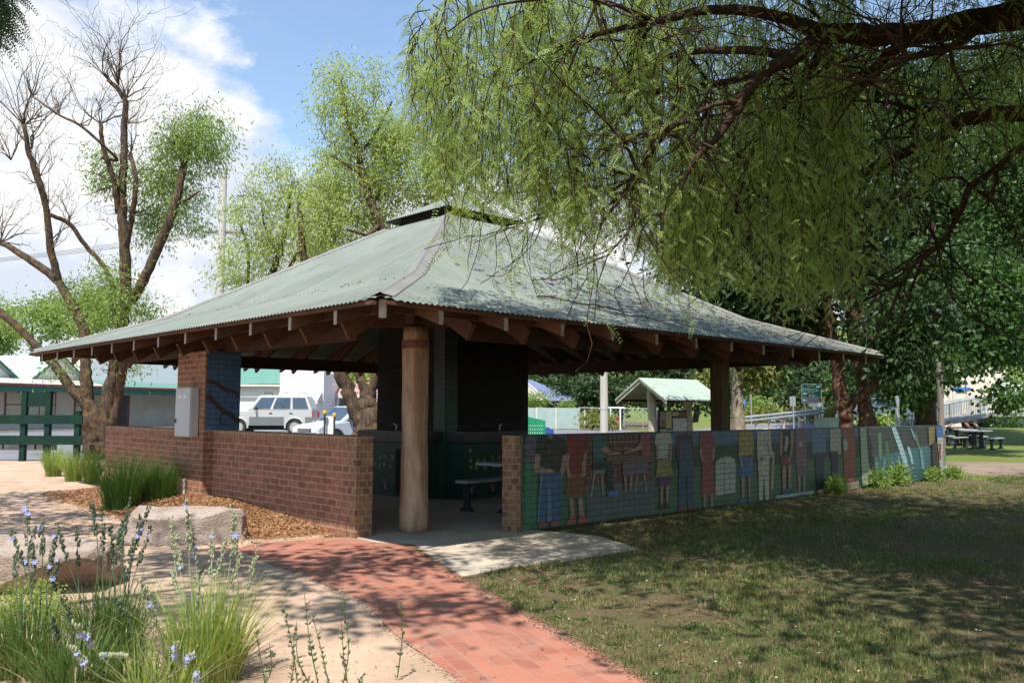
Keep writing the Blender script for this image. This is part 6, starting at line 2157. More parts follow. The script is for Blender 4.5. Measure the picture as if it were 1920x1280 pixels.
# green timber barrier
fp = on(45, 866)
fe = thing('timber_barrier', 'dark green two rail timber barrier with a raised panel between tall posts', 'barrier', (fp[0], 25.0, 0), 0)
x0 = fp[0]


def fx(px):
    return at(px, 800, 25.0)[0] - x0


for px, top in ((45, 2.02), (90, 2.02), (146, 1.45), (-50, 1.45), (-120, 1.45)):
    mb = MB()
    mb.box((fx(px), 0, top / 2), (0.15, 0.15, top))
    mb.box((fx(px), 0, top + 0.012), (0.17, 0.17, 0.022))
    mb.build('post', MT['green'], fe)
for z0, z1 in ((1.09, 1.35), (0.49, 0.75)):
    mb = MB()
    mb.box2((fx(-125), -0.125, z0), (fx(158), -0.078, z1))
    mb.build('rail', MT['green'], fe)
mb = MB()
mb.box2((fx(50), -0.02, 1.60), (fx(86), 0.03, 2.02))
mb.build('panel', MT['green'], fe)
p = on(20, 843)
t = thing('stone_edging', 'row of dark basalt edging stones on the street behind the green barrier', 'edging', (p[0], p[1], 0))
mb = MB()
for i in range(6):
    mb.box((1.35 - 0.62 * i, 0.05 * random.uniform(-1, 1), 0.17), (0.58, 0.42, 0.34), random.uniform(-.06, .06), 0, (0.9, 0.85))
mb.build('stones', mat('basalt', (0.10, 0.09, 0.09), (0.06, 0.055, 0.055), scale=4, rough=0.9, bump=0.6, bscale=18), t)

# shop row with a verandah: local x runs along the facade, away from the camera
sA, sB = np.array([-32.6, 53.8]), np.array([-27.2, 68.0])
sdir = (sB - sA) / np.linalg.norm(sB - sA)
sang = math.atan2(sdir[1], sdir[0])
sh = thing('shop', 'white weatherboard shop with twin gables and a cream iron verandah at the left edge', 'shop', (sA[0], sA[1], 0), sang)
# y+ is behind (to the left), facade wall 2.6 m behind the verandah edge
WY = 2.6
mb = MB()
mb.box2((-14, WY, 0), (26, WY + 9, 3.2))
mb.build('wall', MT['pale'], sh)
for i, gx in enumerate((0.9, 6.7, -5.0)):
    mb = MB()
    mb.prism([(gx - 2.7, 3.2), (gx + 2.7, 3.2), (gx, 5.25)], WY + 0.05, WY + 8.8, 'xz')
    mb.build('gable', MT['board'], sh)
    mb = MB()
    for s in (-1, 1):
        a = [(gx, 5.33), (gx + s * 2.88, 3.14), (gx + s * 2.88, 3.21), (gx, 5.43)]
        mb.prism(a if s > 0 else a[::-1], WY - 0.35, WY + 9.1, 'xz')
    mb.build('roof', MT['palegreen'], sh)
    for s in (-1, 1):
        mb = MB()
        a = [(gx, 5.44), (gx + s * 2.89, 3.22), (gx + s * 2.89, 3.0), (gx, 5.22)]
        mb.prism(a if s > 0 else a[::-1], WY - 0.40, WY - 0.355, 'xz')
        mb.build('bargeboard', MT['greentrim'], sh)
mb = MB()
mb.prism([(9.6, 3.2), (26, 3.2), (26, 5.2), (9.6, 5.2)], WY + 0.04, WY + 9.0, 'xz')
mb.build('parapet', MT['board'], sh)
for nm, m, xa, xb in (('verandah_roof', MT['creamroof'], -14, 8.8), ('verandah_roof', MT['teal'], 8.82, 26)):
    mb = MB()
    mb.prism([(-0.05, 3.15), (WY + 0.02, 3.62), (WY + 0.02, 3.57), (-0.05, 3.10)], xa, xb, 'yz')
    mb.build(nm, m, sh)
mb = MB()
mb.box2((-14, -0.16, 3.02), (26, -0.052, 3.16))
mb.build('gutter', MT['redtrim'], sh)
mb = MB()
mb.box2((-14, -0.04, 2.62), (26, 0.04, 3.0))
mb.build('fascia', MT['greentrim'], sh)
for xx in (-5.5, 2.2, 9.6, 16.8, 23.0):
    mb = MB()
    mb.box((xx, 0, 1.35), (0.13, 0.13, 2.62))
    pst = mb.build('verandah_post', MT['white'], sh)
    mb = MB()
    for s in (-1, 1):
        mb.tube(spline([(xx + s * 0.05, 0, 2.25), (xx + s * 0.18, 0, 2.45), (xx + s * 0.55, 0, 2.58)], 4), 0.03, 5)
    mb.build('bracket', MT['white'], pst)
for (xa, xb, kind) in ((-4.2, -0.9, 'g'), (2.6, 6.6, 'b'), (8.2, 11.0, 'b'), (-10, -6, 'g')):
    mb = MB()
    mb.box2((xa, WY - 0.06, 0.55), (xb, WY - 0.003, 2.65))
    wf = mb.build('window', MT['redtrim'], sh)
    mb = MB()
    n = 2 if xb - xa < 3 else 3
    for i in range(n):
        w_ = (xb - xa - 0.1) / n
        for z0, z1 in ((0.63, 1.75), (1.83, 2.58)):
            mb.box2((xa + 0.05 + i * w_ + 0.05, WY - 0.075, z0), (xa + 0.05 + (i + 1) * w_ - 0.05, WY - 0.062, z1))
    mb.build('pane', MT['blind'] if kind == 'b' else MT['glass'], wf)
mb = MB()
mb.box2((11.6, WY - 0.07, 0.1), (13.4, WY - 0.003, 2.55))
dr = mb.build('door', MT['redtrim'], sh)
mb = MB()
mb.box2((11.72, WY - 0.085, 0.3), (12.42, WY - 0.072, 2.4))
mb.box2((12.52, WY - 0.085, 0.3), (13.28, WY - 0.072, 2.4))
mb.build('pane', MT['glass'], dr)
mb = MB()
mb.box2((-14, -0.1, 0), (26, WY, 0.12))
mb.build('footpath_slab', MT['concrete'], sh)
# hanging sign under the verandah
hg = thing('hanging_sign', 'cream board sign with brown lettering hanging under the shop verandah', 'sign', at(10, 727, 56), R(8))
mb = MB()
mb.prism([(-0.85, -0.28), (0.75, -0.34), (0.85, 0.22), (0.0, 0.42), (-0.8, 0.36)], -0.02, 0.02, 'xz')
mb.build('board', mat('sign_cream', (0.50, 0.44, 0.26), (0.44, 0.38, 0.22), scale=2, rough=0.6), hg)
mb = MB()
mb.tube([(-0.5, 0, 0.36), (-0.5, 0, 0.62)], 0.012, 5)
mb.tube([(0.5, 0, 0.30), (0.5, 0, 0.62)], 0.012, 5)
mb.build('hanger', MT['iron'], hg)
MT['brownink'] = mat('brown_lettering', (0.06, 0.04, 0.02), rough=0.7)
text_mesh('lettering', 'PROPERTY', 0.27, MT['brownink'], hg, (0.02, -0.026, 0.12), (PI / 2, R(4), 0))
text_mesh('lettering', 'REPORT', 0.25, MT['brownink'], hg, (0.1, -0.026, -0.14), (PI / 2, R(4), 0))

# cream weatherboard building seen under the roof, centre left
gA = at(395, 808, 62)
gb = thing('weatherboard_building', 'cream weatherboard building with teal hip roof and white gable behind the parked cars', 'building', (gA[0], 62, 0), R(3))
mb = MB()
mb.box2((-1.2, 0, 0), (5.2, 8, 3.35))
mb.build('wall', MT['boardcream'], gb)
mb = MB()
P = [(-1.7, -0.5, 3.3), (5.3, -0.5, 3.38), (5.3, 8.5, 3.38), (-1.7, 8.5, 3.3), (2.4, 4, 5.6), (5.25, 4, 5.6)]
mb.add(P, [(0, 1, 5, 4), (1, 2, 5), (2, 3, 4, 5), (3, 0, 4), (0, 3, 2, 1)])
mb.build('roof', MT['teal'], gb)
mb = MB()
mb.box2((-1.7, -0.62, 3.18), (5.3, -0.505, 3.32))
mb.build('gutter', MT['cream'], gb)
mb = MB()
mb.box2((5.32, -2.0, 0), (8.4, 7, 3.4))
mb.prism([(5.32, 3.401), (8.4, 3.401), (8.4, 4.2), (7.4, 5.4), (5.32, 5.1)], -2.0, 7, 'xz')
mb.build('gable_wall', boardmat('wide_white_boards', (0.72, 0.67, 0.65), 0.26, 0.6), gb)
mb = MB()
mb.prism([(-3.6, 2.15), (-2.01, 2.75), (-2.01, 2.82), (-3.6, 2.22)], 5.4, 8.3, 'yz')
for i in range(11):
    mb.box((5.48 + 0.27 * i, -3.6, 2.03), (0.15, 0.03, 0.24))
mb.build('awning', MT['white'], gb)
aw = thing('red_roofed_shop', 'low shop with faded red iron verandah roof right of the white gable', 'shop', (at(575, 800, 66)[0], 66, 0), R(-4))
mb = MB()
mb.box2((-0.2, 3.0, 0), (9, 9, 3.1))
mb.build('wall', MT['pale'], aw)
mb = MB()
mb.prism([(0, 2.78), (3.2, 3.75), (3.2, 3.68), (0, 2.70)], -0.5, 9.2, 'yz')
mb.build('verandah_roof', MT['rustroof'], aw)
mb = MB()
mb.box2((-0.5, -0.1, 2.42), (9.2, -0.002, 2.76))
mb.build('fascia', MT['pale'], aw)
for xx in (0.2, 2.4, 5.5, 8.8):
    mb = MB()
    mb.box((xx, 0.1, 1.2), (0.14, 0.14, 2.4))
    mb.build('verandah_post', MT['white'], aw)
for xa, xb in ((0.1, 2.0), (2.9, 5.0), (6, 8.4)):
    mb = MB()
    mb.box2((xa, 2.93, 0.7), (xb, 2.997, 2.4))
    wf = mb.build('window', MT['cream'], aw)
    mb = MB()
    mb.box2((xa + 0.08, 2.915, 0.78), (xb - 0.08, 2.927, 2.32))
    mb.build('pane', MT['glass'], wf)


# ------------------------------------------------------------------ cars
def wheel(t, x, y, r, wd, sgn):
    mb = MB()
    mb.lathe((x, y, r), [(r * 0.62, -wd / 2), (r * 0.94, -wd / 2), (r, -wd * 0.3), (r, wd * 0.3), (r * 0.94, wd / 2), (r * 0.62, wd / 2)], 22, axis='y')
    o = mb.build('wheel', MT['tyre'], t, smooth=False)
    mb = MB()
    mb.lathe((x, y + sgn * wd * 0.44, r), [(r * 0.63, -0.02), (r * 0.60, 0.012), (r * 0.2, 0.02), (r * 0.16, 0.045)], 18, axis='y')
    for k in range(6):
        a = k * PI / 3
        mb.box((x + math.cos(a) * r * 0.40, y + sgn * (wd * 0.44 + 0.02), r + math.sin(a) * r * 0.40), (0.05, 0.02, 0.05))
    mb.build('rim', MT['alloy'], o)


MT['tyre'] = mat('tyre_rubber', (0.025, 0.025, 0.025), (0.035, 0.035, 0.033), scale=10, rough=0.85)
MT['alloy'] = mat('wheel_alloy', (0.48, 0.45, 0.40), (0.42, 0.40, 0.36), scale=4, rough=0.4, metal=0.4)
MT['silver'] = mat('silver_car_paint', (0.46, 0.46, 0.44), (0.43, 0.43, 0.41), scale=1, rough=0.3, spec=0.6)
MT['silverblue'] = mat('silver_blue_car_paint', (0.50, 0.54, 0.62), (0.47, 0.51, 0.59), scale=1, rough=0.25, spec=0.7)
MT['carblue'] = mat('blue_car_paint', (0.04, 0.09, 0.38), (0.035, 0.08, 0.34), scale=1, rough=0.25, spec=0.7)
MT['whitecar'] = mat('white_car_paint', (0.72, 0.72, 0.72), (0.68, 0.68, 0.68), scale=1, rough=0.3, spec=0.6)
MT['plastic'] = mat('dark_plastic', (0.05, 0.05, 0.055), (0.04, 0.04, 0.045), scale=4, rough=0.6)
MT['greycar'] = mat('grey_lower_paint', (0.16, 0.17, 0.165), (0.145, 0.155, 0.15), scale=1, rough=0.4)
MT['lamp'] = mat('headlamp_glass', (0.75, 0.76, 0.78), rough=0.1, spec=0.8)
MT['amber'] = mat('amber_lens', (0.6, 0.22, 0.03), rough=0.3)
MT['redlens'] = mat('red_lens', (0.45, 0.03, 0.03), rough=0.3)
MT['chrome'] = mat('bright_trim', (0.6, 0.6, 0.6), rough=0.2, metal=0.8)


def car(label, loc, rz, L, Wd, H, belt, hood, prof, roof, paint_, lower=None, wheels=(0.82, None), wr=0.36, rack=False, arch=None):
    """prof: lower body outline (x from the nose, z); roof: (x0b, x0t, x1t, x1b) of the glasshouse"""
    t = thing('parked_car', label, 'car', loc, rz)
    hw = Wd / 2
    xs = [wheels[0], wheels[1] or L - 0.95]

    def prism_body(pl, w0, m, name):
        mb = MB()
        mb.prism(pl, -w0, w0, 'xz')
        o = mb.build(name, m, t)
        b = o.modifiers.new('bevel', 'BEVEL')
        b.width = 0.05
        b.segments = 3
        b.limit_method = 'ANGLE'
        return o
    # arches cut into the outline
    low = []
    for xc in xs:
        R_ = wr + 0.07
        low += [(xc - R_, prof['sill'])] + [(xc - R_ * math.cos(a), wr + R_ * math.sin(a)) for a in np.linspace(0.15, PI - 0.15, 9)] + [(xc + R_, prof['sill'])]
    body = prism_body(prof['top'] + low[::-1], hw, paint_, 'body')
    mb = MB()
    mb.box2((xs[0] - 0.55, -hw + 0.2, 0.25), (xs[1] + 0.55, hw - 0.2, 0.7))
    mb.build('underbody', MT['black'], t)
    if lower:
        for s in (-1, 1):
            for xa, xb, z0 in ((xs[0] + wr + 0.14, xs[1] - wr - 0.14, prof['sill'] + 0.03), (0.02, xs[0] - wr - 0.12, 0.5), (xs[1] + wr + 0.12, L - 0.02, 0.5)):
                mb = MB()
                mb.box2((xa, min(s * hw, s * (hw + 0.012)), z0), (xb, max(s * hw, s * (hw + 0.012)), lower))
                mb.build('lower_panel', MT['greycar'], t)
    if arch:
        mb = MB()
        for xc in xs:
            for s in (-1, 1):
                R_ = wr + 0.08
                mb.tube([(xc - R_ * math.cos(a), s * (hw + 0.01), wr + R_ * math.sin(a)) for a in np.linspace(-0.1, PI + 0.1, 13)], 0.05, 6)
        mb.build('wheel_arch', MT['silver'], t)
    x0b, x0t, x1t, x1b = roof
    tw = hw * 0.83
    bw_ = hw * 0.97
    P = [(x0b, -bw_, belt), (x1b, -bw_, belt), (x1b, bw_, belt), (x0b, bw_, belt), (x0t, -tw, H), (x1t, -tw, H), (x1t, tw, H), (x0t, tw, H)]
    mb = MB()
    mb.add(P, [(0, 3, 2, 1), (4, 5, 6, 7), (0, 1, 5, 4), (1, 2, 6, 5), (2, 3, 7, 6), (3, 0, 4, 7)])
    cab = mb.build('cabin', paint_, t)
    b = cab.modifiers.new('bevel', 'BEVEL')
    b.width = 0.06
    b.segments = 3
    P = [Vector(p_) for p_ in P]

    def face(a, b_, c, d, u0, u1, v0, v1, off, name, m):
        """pane on face a-b (bottom) d-c (top)"""
        nrm = (b_ - a).cross(d - a).normalized()

        def q(u_, v_):
            return (a + (b_ - a) * u_) * (1 - v_) + (d + (c - d) * u_) * v_ + nrm * off
        mb = MB()
        mb.add([q(u0, v0), q(u1, v0), q(u1, v1), q(u0, v1)], [(0, 1, 2, 3)])
        return mb.build(name, m, cab, fix=False)
    for (a, b_, c, d) in ((P[0], P[1], P[5], P[4]), (P[2], P[3], P[7], P[6])):
        rev = a.y > 0
        for u0, u1 in ((0.07, 0.34), (0.385, 0.66), (0.70, 0.95)):
            if rev:
                u0, u1 = 1 - u1, 1 - u0
            face(a, b_, c, d, u0, u1, 0.10, 0.84, 0.012, 'side_window', MT['glassblue'])
    face(P[3], P[0], P[4], P[7], 0.06, 0.94, 0.08, 0.90, 0.012, 'windscreen', MT['glassblue'])
    face(P[1], P[2], P[6], P[5], 0.08, 0.92, 0.12, 0.86, 0.012, 'rear_window', MT['glassblue'])
    for xc in xs:
        for s in (-1, 1):
            wheel(t, xc, s * (hw - 0.11), wr, 0.23, s)
    for s in (-1, 1):
        mb = MB()
        mb.box((0.03, s * (hw - 0.28), prof['lamp']), (0.10, 0.34, 0.15))
        mb.build('headlight', MT['lamp'], t)
        mb = MB()
        mb.box((L - 0.02, s * (hw - 0.12), prof['lamp'] + 0.1), (0.08, 0.16, 0.30))
        mb.build('tail_light', MT['redlens'], t)
        mb = MB()
        mb.box((x0b + 0.45, s * (hw + 0.11), belt + 0.09), (0.10, 0.20, 0.15))
        mb.build('mirror', MT['plastic'], t)
        mb = MB()
        for xa in (x0b + 1.15, x0b + 2.15):
            mb.box((xa, s * (hw + 0.015), belt - 0.13), (0.16, 0.03, 0.035))
        mb.build('door_handle', MT['plastic'], t)
    mb = MB()
    mb.box((-0.01, 0, prof['lamp']), (0.06, Wd * 0.50, 0.14))
    gr = mb.build('grille', MT['plastic'], t)
    mb = MB()
    for z in (-0.045, 0.0, 0.045):
        mb.box((-0.045, 0, prof['lamp'] + z), (0.02, Wd * 0.46, 0.018))
    mb.build('grille_bar', MT['chrome'], gr)
    mb = MB()
    mb.box((-0.03, 0, prof['lamp'] - 0.27), (0.16, Wd * 0.97, 0.22))
    mb.box((L + 0.02, 0, prof['lamp'] - 0.27), (0.14, Wd * 0.97, 0.20))
    o = mb.build('bumper', paint_ if not lower else MT['alloy'], t)
    if rack:
        mb = MB()
        for x in rack:
            mb.tube([(x, -tw - 0.03, H + 0.0), (x, -tw - 0.02, H + 0.14), (x, tw + 0.02, H + 0.14), (x, tw + 0.03, H + 0.0)], 0.022, 6)
        mb.build('roof_rack', MT['plastic'], t)
    return t


p = at(460, 808, 43)
car('silver and grey four wheel drive wagon with roof bars parked side on', (p[0] - 1.0, 43.0, 0.26), R(3), 4.5, 1.88, 1.97, 1.22, 1.05,
    {'top': [(0.0, 0.5), (0.0, 0.98), (0.15, 1.10), (1.35, 1.20), (4.45, 1.24), (4.5, 0.55)], 'sill': 0.48, 'lamp': 0.92}, (1.28, 1.85, 4.15, 4.47), MT['silver'], 0.90, (0.86, 3.62), 0.39, (2.1, 2.9, 3.8), True)
p = at(556, 815, 35)
car('silver blue sports utility wagon parked nose on behind the yellow topped bollards', (-8.15, 33.6, 0), R(48), 4.5, 1.80, 1.68, 1.03, 0.98,
    {'top': [(0.0, 0.42), (0.0, 0.80), (0.25, 0.93), (1.25, 1.05), (4.4, 1.08), (4.5, 0.5)], 'sill': 0.36, 'lamp': 0.72}, (1.05, 1.95, 3.9, 4.42), MT['silverblue'], None, (0.85, 3.55), 0.35, (2.2, 3.5))
p = at(985, 815, 34)
car('blue hatchback partly hidden by the hearth and the green box', (at(1033, 815, 36)[0], 36.0, 0), R(186), 4.2, 1.7, 1.42, 0.92, 0.9,
    {'top': [(0.0, 0.40), (0.0, 0.72), (0.25, 0.84), (1.1, 0.95), (4.1, 0.98), (4.2, 0.5)], 'sill': 0.34, 'lamp': 0.64}, (0.75, 1.7, 3.5, 4.1), MT['carblue'], None, (0.8, 3.3), 0.31)
car('small white car beyond the reddish trunks on the road', (at(1570, 790, 52)[0], 52.0, 0.9), R(-20), 4.2, 1.7, 1.45, 0.92, 0.9,
    {'top': [(0.0, 0.40), (0.0, 0.72), (0.25, 0.84), (1.1, 0.95), (4.1, 0.98), (4.2, 0.5)], 'sill': 0.34, 'lamp': 0.64}, (0.75, 1.7, 3.5, 4.1), MT['whitecar'], None, (0.8, 3.3), 0.31)
car('pale sedan roof just showing between the silver wagon and its neighbour', (-9.3, 47.0, 0.26), R(12), 4.5, 1.75, 1.45, 0.92, 0.9,
    {'top': [(0.0, 0.40), (0.0, 0.72), (0.25, 0.84), (1.1, 0.95), (4.4, 0.98), (4.5, 0.5)], 'sill': 0.34, 'lamp': 0.64}, (1.05, 1.9, 3.5, 4.2), MT['whitecar'], None, (0.8, 3.5), 0.31)

# bollards with yellow tops and a white panel between them
for i, (px, py) in enumerate(((609, 775), (627, 780))):
    p = at(px, py, 30)
    t = thing('bollard', ('left' if i == 0 else 'right') + ' slim black bollard with yellow reflector top by the white panel', 'bollard', (p[0], 30, 0), 0, 'yellow topped bollards')
    mb = MB()
    mb.tube([(0, 0, 0), (0, 0, p[2] - 0.02)], 0.035, 8)
    mb.build('post', MT['iron'], t)
    mb = MB()
    mb.lathe((0, 0, p[2] - 0.03), [(0.055, 0), (0.07, 0.03), (0.07, 0.11), (0.05, 0.14)], 10)
    mb.build('cap', MT['yellow'], t)
p = at(619, 796, 30.2)
t = thing('upright_sign', 'plain white sign panel standing between two yellow topped bollards', 'panel', (p[0], 30.2, 0))
mb = MB()
mb.box((0, 0, 0.78), (0.32, 0.04, 1.05))
mb.build('panel', MT['white'], t)
mb = MB()
mb.box((-0.1, 0.04, 0.35), (0.05, 0.04, 0.7))
mb.box((0.1, 0.04, 0.35), (0.05, 0.04, 0.7))
mb.build('stake', MT['iron'], t)

# power pole with lamp arm and wires, left
p = at(413, 550, 42)
pl = thing('power_pole', 'tall pale power pole with a lamp arm rising behind the left roof edge', 'pole', (p[0], 42, 0))
hp_ = at(430, 318, 42)[2]
mb = MB()
mb.tube([(0, 0, 0), (0, 0, hp_)], [0.24, 0.15], 12)
mb.build('pole', MT['concretepole'], pl)
mb = MB()
mb.tube(spline([(0, 0, hp_ - 0.25), (-0.3, 0, hp_ + 0.05), (-0.75, 0, hp_ + 0.15)], 4), 0.03, 6)
mb.box((-0.85, 0, hp_ + 0.14), (0.42, 0.16, 0.09))
mb.build('lamp_arm', MT['steel'], pl)
mb = MB()
mb.box((0, 0, hp_ - 3.2), (2.0, 0.1, 0.1))
mb.build('crossarm', MT['polewood'], pl)
for i, (dx, lab) in enumerate(((-0.95, 'leftmost'), (-0.3, 'second'), (0.35, 'third'), (0.95, 'rightmost'))):
    mb = MB()
    a = np.array([p[0] + dx, 42, hp_ - 3.13])
    b = np.array([-60 + dx, 66, hp_ - 1.5])
    c = np.array([p[0] + 16 + dx, 78, hp_ - 1.0])
    for q in (b, c):
        S = [a + (q - a) * s - np.array([0, 0, 1.6 * 4 * s * (1 - s) * 0.4]) for s in np.linspace(0, 1, 12)]
        mb.tube(S, 0.011, 4)
    o = mb.build('power_line', MT['iron'])
    tag(o, lab + ' thin power line strung from the pole crossarm behind the bare tree', 'wire', 'power lines')

# ------------------------------------------------------------------ background: right
p = on(1128, 829)
t = thing('utility_pole', 'thick white utility pole standing by the road seen under the roof', 'pole', (p[0], 40, 0))
mb = MB()
mb.tube([(0, 0, 0), (0, 0, 7.6)], [0.20, 0.155], 14)
mb.build('pole', MT['concretepole'], t)
mb = MB()
mb.lathe((0, 0, 1.55), [(0.197, 0), (0.197, 0.05)], 14)
mb.build('band', MT['steel'], t)

# sheet fence, wire fence and gateway
MT['fencegreen'] = ribmat('fence_sheet', (0.33, 0.42, 0.38), 0.2, 0)
x0 = at(1085, 800, 68)[0]
t = thing('sheet_fence', 'grey green sheet metal fence with pale posts below the blue roofed house', 'fence', (x0, 68, 0))
mb = MB()
mb.box2((-9, 0, 0.05), (0, 0.05, 1.72))
mb.build('panel', MT['fencegreen'], t)
for xx in (-7.6, -5.2, -3.35, -1.8, 0.05):
    mb = MB()
    mb.box((xx, -0.03, 0.88), (0.10, 0.09, 1.76))
    mb.build('post', MT['cream'], t)


def wire_mesh(mb, xa, xb, z0, z1, y=0.0, st=0.16, r=0.006):
    n = int((xb - xa) / st)
    hgt = z1 - z0
    for i in range(n + 1):
        x = xa + i * st
        for s in (1, -1):
            xe = x + s * hgt
            xc = min(max(xe, xa), xb)
            ze = z0 + abs(xc - x)
            if abs(xc - x) > 0.05:
                mb.tube([(x, y, z0), (xc, y, ze)], r, 3, cap=False)


x0 = at(1085, 800, 67.5)[0]
t = thing('wire_fence', 'wire mesh fence on thin posts right of the sheet metal fence', 'fence', (x0, 67.5, 0))
mb = MB()
wire_mesh(mb, 0.1, 6.2, 0.05, 1.72, st=0.34)
mb.build('mesh', MT['steel'], t)
mb = MB()
mb.tube([(0.0, 0, 1.74), (6.3, 0, 1.66)], 0.025, 6)
mb.build('top_rail', MT['steel'], t)
for xx in (0.05, 1.0, 2.0, 3.6, 5.1, 6.2):
    mb = MB()
    mb.tube([(xx, 0, 0), (xx, 0, 1.74)], 0.03, 6)
    mb.build('post', MT['steel'], t)
x0 = at(1145, 800, 66.5)[0]
t = thing('gateway', 'white timber gateway frame with a dark red gate in the wire fence', 'gate', (x0, 66.5, 0))
for xx in (0.0, 0.75):
    mb = MB()
    mb.box((xx, 0, 0.85), (0.10, 0.10, 1.7))
    mb.build('post', MT['white'], t)
mb = MB()
mb.box((0.3, 0, 1.76), (1.6, 0.14, 0.10))
mb.build('lintel', MT['white'], t)
mb = MB()
for i in range(4):
    mb.box((0.42 + i * 0.075, 0.02, 0.62), (0.065, 0.03, 1.0))
mb.build('gate', MT['redtrim'], t)

# blue roofed house
p = at(1000, 800, 82)
t = thing('house', 'brick house with blue grey hip roof behind the grey green fence', 'house', (p[0], 82, 0))
mb = MB()
mb.box2((-9, 0, 0), (2.6, 8, 2.5))
mb.build('wall', brickmat('tan_brick', (0.30, 0.20, 0.12), (0.25, 0.16, 0.10), (0.35, 0.3, 0.22)), t)
MT['blueroof'] = ribmat('blue_grey_roof', (0.15, 0.18, 0.29), 0.3, 0)
mb = MB()
mb.add([(-9.6, -0.8, 2.42), (5.2, -0.8, 2.42), (5.2, 8.8, 2.42), (-9.6, 8.8, 2.42), (-5, 4, 4.45), (-0.2, 4, 4.6)], [(0, 1, 5, 4), (1, 2, 5), (2, 3, 4, 5), (3, 0, 4), (0, 3, 2, 1)])
mb.build('roof', MT['blueroof'], t)
mb = MB()
mb.prism([(-3.2, 2.45), (1.2, 2.45), (-1.1, 4.35)], -2.2, 2.0, 'xz')
mb.build('gable', MT['cream'], t)
for s in (-1, 1):
    mb = MB()
    a = [(-1.1, 4.55), (-1.1 + s * 2.7, 2.35), (-1.1 + s * 2.7, 2.2), (-1.1, 4.4)]
    mb.prism(a if s > 0 else a[::-1], -2.26, -2.205, 'xz')
    mb.build('bargeboard', MT['white'], t)
mb = MB()
mb.box((4.9, -0.5, 1.2), (0.13, 0.13, 2.4))
mb.build('verandah_post', MT['white'], t)
mb = MB()
mb.box2((1.2, -0.06, 0.9), (2.3, -0.003, 2.1))
mb.build('window', MT['glass'], t)

# green box with rows of holes
p = at(985, 815, 31)
t = thing('perforated_box', 'green steel box with rows of small holes and sloping top beside the hearth', 'bin', (p[0], 31, 0))
MT['brightgreen'] = mat('bright_green_paint', (0.02, 0.26, 0.13), (0.018, 0.23, 0.115), scale=3, rough=0.4)
mb = MB()
mb.prism([(-0.6, 0), (0.73, 0), (0.73, 1.16), (-0.6, 1.46)], 0, 0.8, 'xz')
mb.build('case', MT['brightgreen'], t)
mb = MB()
for j in range(3):
    for i in range(14):
        mb.lathe((-0.50 + 0.085 * i, -0.003, 0.72 + 0.13 * j), [(0.018, 0), (0.018, 0.002)], 7, axis='y')
mb.build('holes', MT['white'], t)

# notice shelter
p = on(1222, 850)
ks = thing('notice_shelter', 'small notice shelter with pale green gable roof on rough log posts', 'shelter', (at(1226, 808, 31)[0], 31.0, 0), R(38))
# local x along the ridge (to the right and back), y across
RL, RW, ZE, ZA = 2.45, 1.22, 1.90, 2.66
for s in (-1, 1):
    mb = MB()
    mb.prism([(0, ZA), (s * RW, ZE), (s * RW, ZE + 0.05), (0, ZA + 0.06)] if s < 0 else [(0, ZA + 0.06), (s * RW, ZE + 0.05), (s * RW, ZE), (0, ZA)], -0.75, RL, 'yz')
    mb.build('roof', ribmat('pale_green_iron', (0.37, 0.45, 0.37), 0.19, 0), ks)
    mb = MB()
    mb.prism([(0, ZA), (s * (RW - 0.01), ZE - 0.0), (s * (RW - 0.01), ZE - 0.13), (0, ZA - 0.13)], -0.70, -0.65, 'yz')
    mb.build('bargeboard', MT['log'], ks)
    mb = MB()
    mb.box2((-0.65, min(s * 0.95, s * 1.03), 1.86), (RL - 0.08, max(s * 0.95, s * 1.03), 1.96))
    mb.build('purlin', MT['timberdk'], ks)
for xx in (-0.05, 1.9):
    mb = MB()
    limb(mb, [(xx, 0, 0, 0.21), (xx + 0.02, 0.02, 0.8, 0.18), (xx - 0.03, 0, 1.6, 0.16), (xx - 0.10, 0, 2.1, 0.15), (xx - 0.08, 0, 2.62, 0.12)], 10, 4, 0.06)
    mb.build('post', MT['log'], ks, smooth=True, fix=False)
mb = MB()
mb.box2((0.22, -0.07, 0.55), (1.78, 0.03, 1.56))
nb = mb.build('notice_board', mat('board_frame', (0.03, 0.03, 0.032), rough=0.6), ks)
for (xa, xb, z0, z1, c) in ((0.26, 0.56, 0.95, 1.50, (0.30, 0.30, 0.27)), (0.58, 0.88, 0.88, 1.52, (0.52, 0.46, 0.20)), (0.26, 0.58, 0.60, 0.86, (0.40, 0.52, 0.36)), (0.92, 1.30, 1.34, 1.50, (0.48, 0.40, 0.30)), (0.95, 1.73, 0.62, 1.26, (0.60, 0.56, 0.52)), (1.34, 1.72, 1.30, 1.5, (0.22, 0.12, 0.08)), (0.34, 0.52, 0.98, 1.2, (0.30, 0.10, 0.05)), (0.62, 0.92, 0.60, 0.84, (0.35, 0.34, 0.32))):
    mb = MB()
    mb.box2((xa, -0.078 - 0.004 * (xa > 0.3 and xb < 0.55), z0), (xb, -0.072, z1))
    mb.build('poster', mat('poster_print', c, tuple(x * 0.75 for x in c), scale=9, rough=0.6, lo=0.45, hi=0.55), nb)
mb = MB()
mb.box((0.6, -0.03, 1.78), (0.16, 0.03, 0.26))
mb.build('small_sign', MT['white'], ks)
mb = MB()
mb.tube([(1.15, -0.03, 1.56), (1.15, -0.03, 1.86)], 0.02, 6)
mb.build('downpipe', MT['steel'], ks)

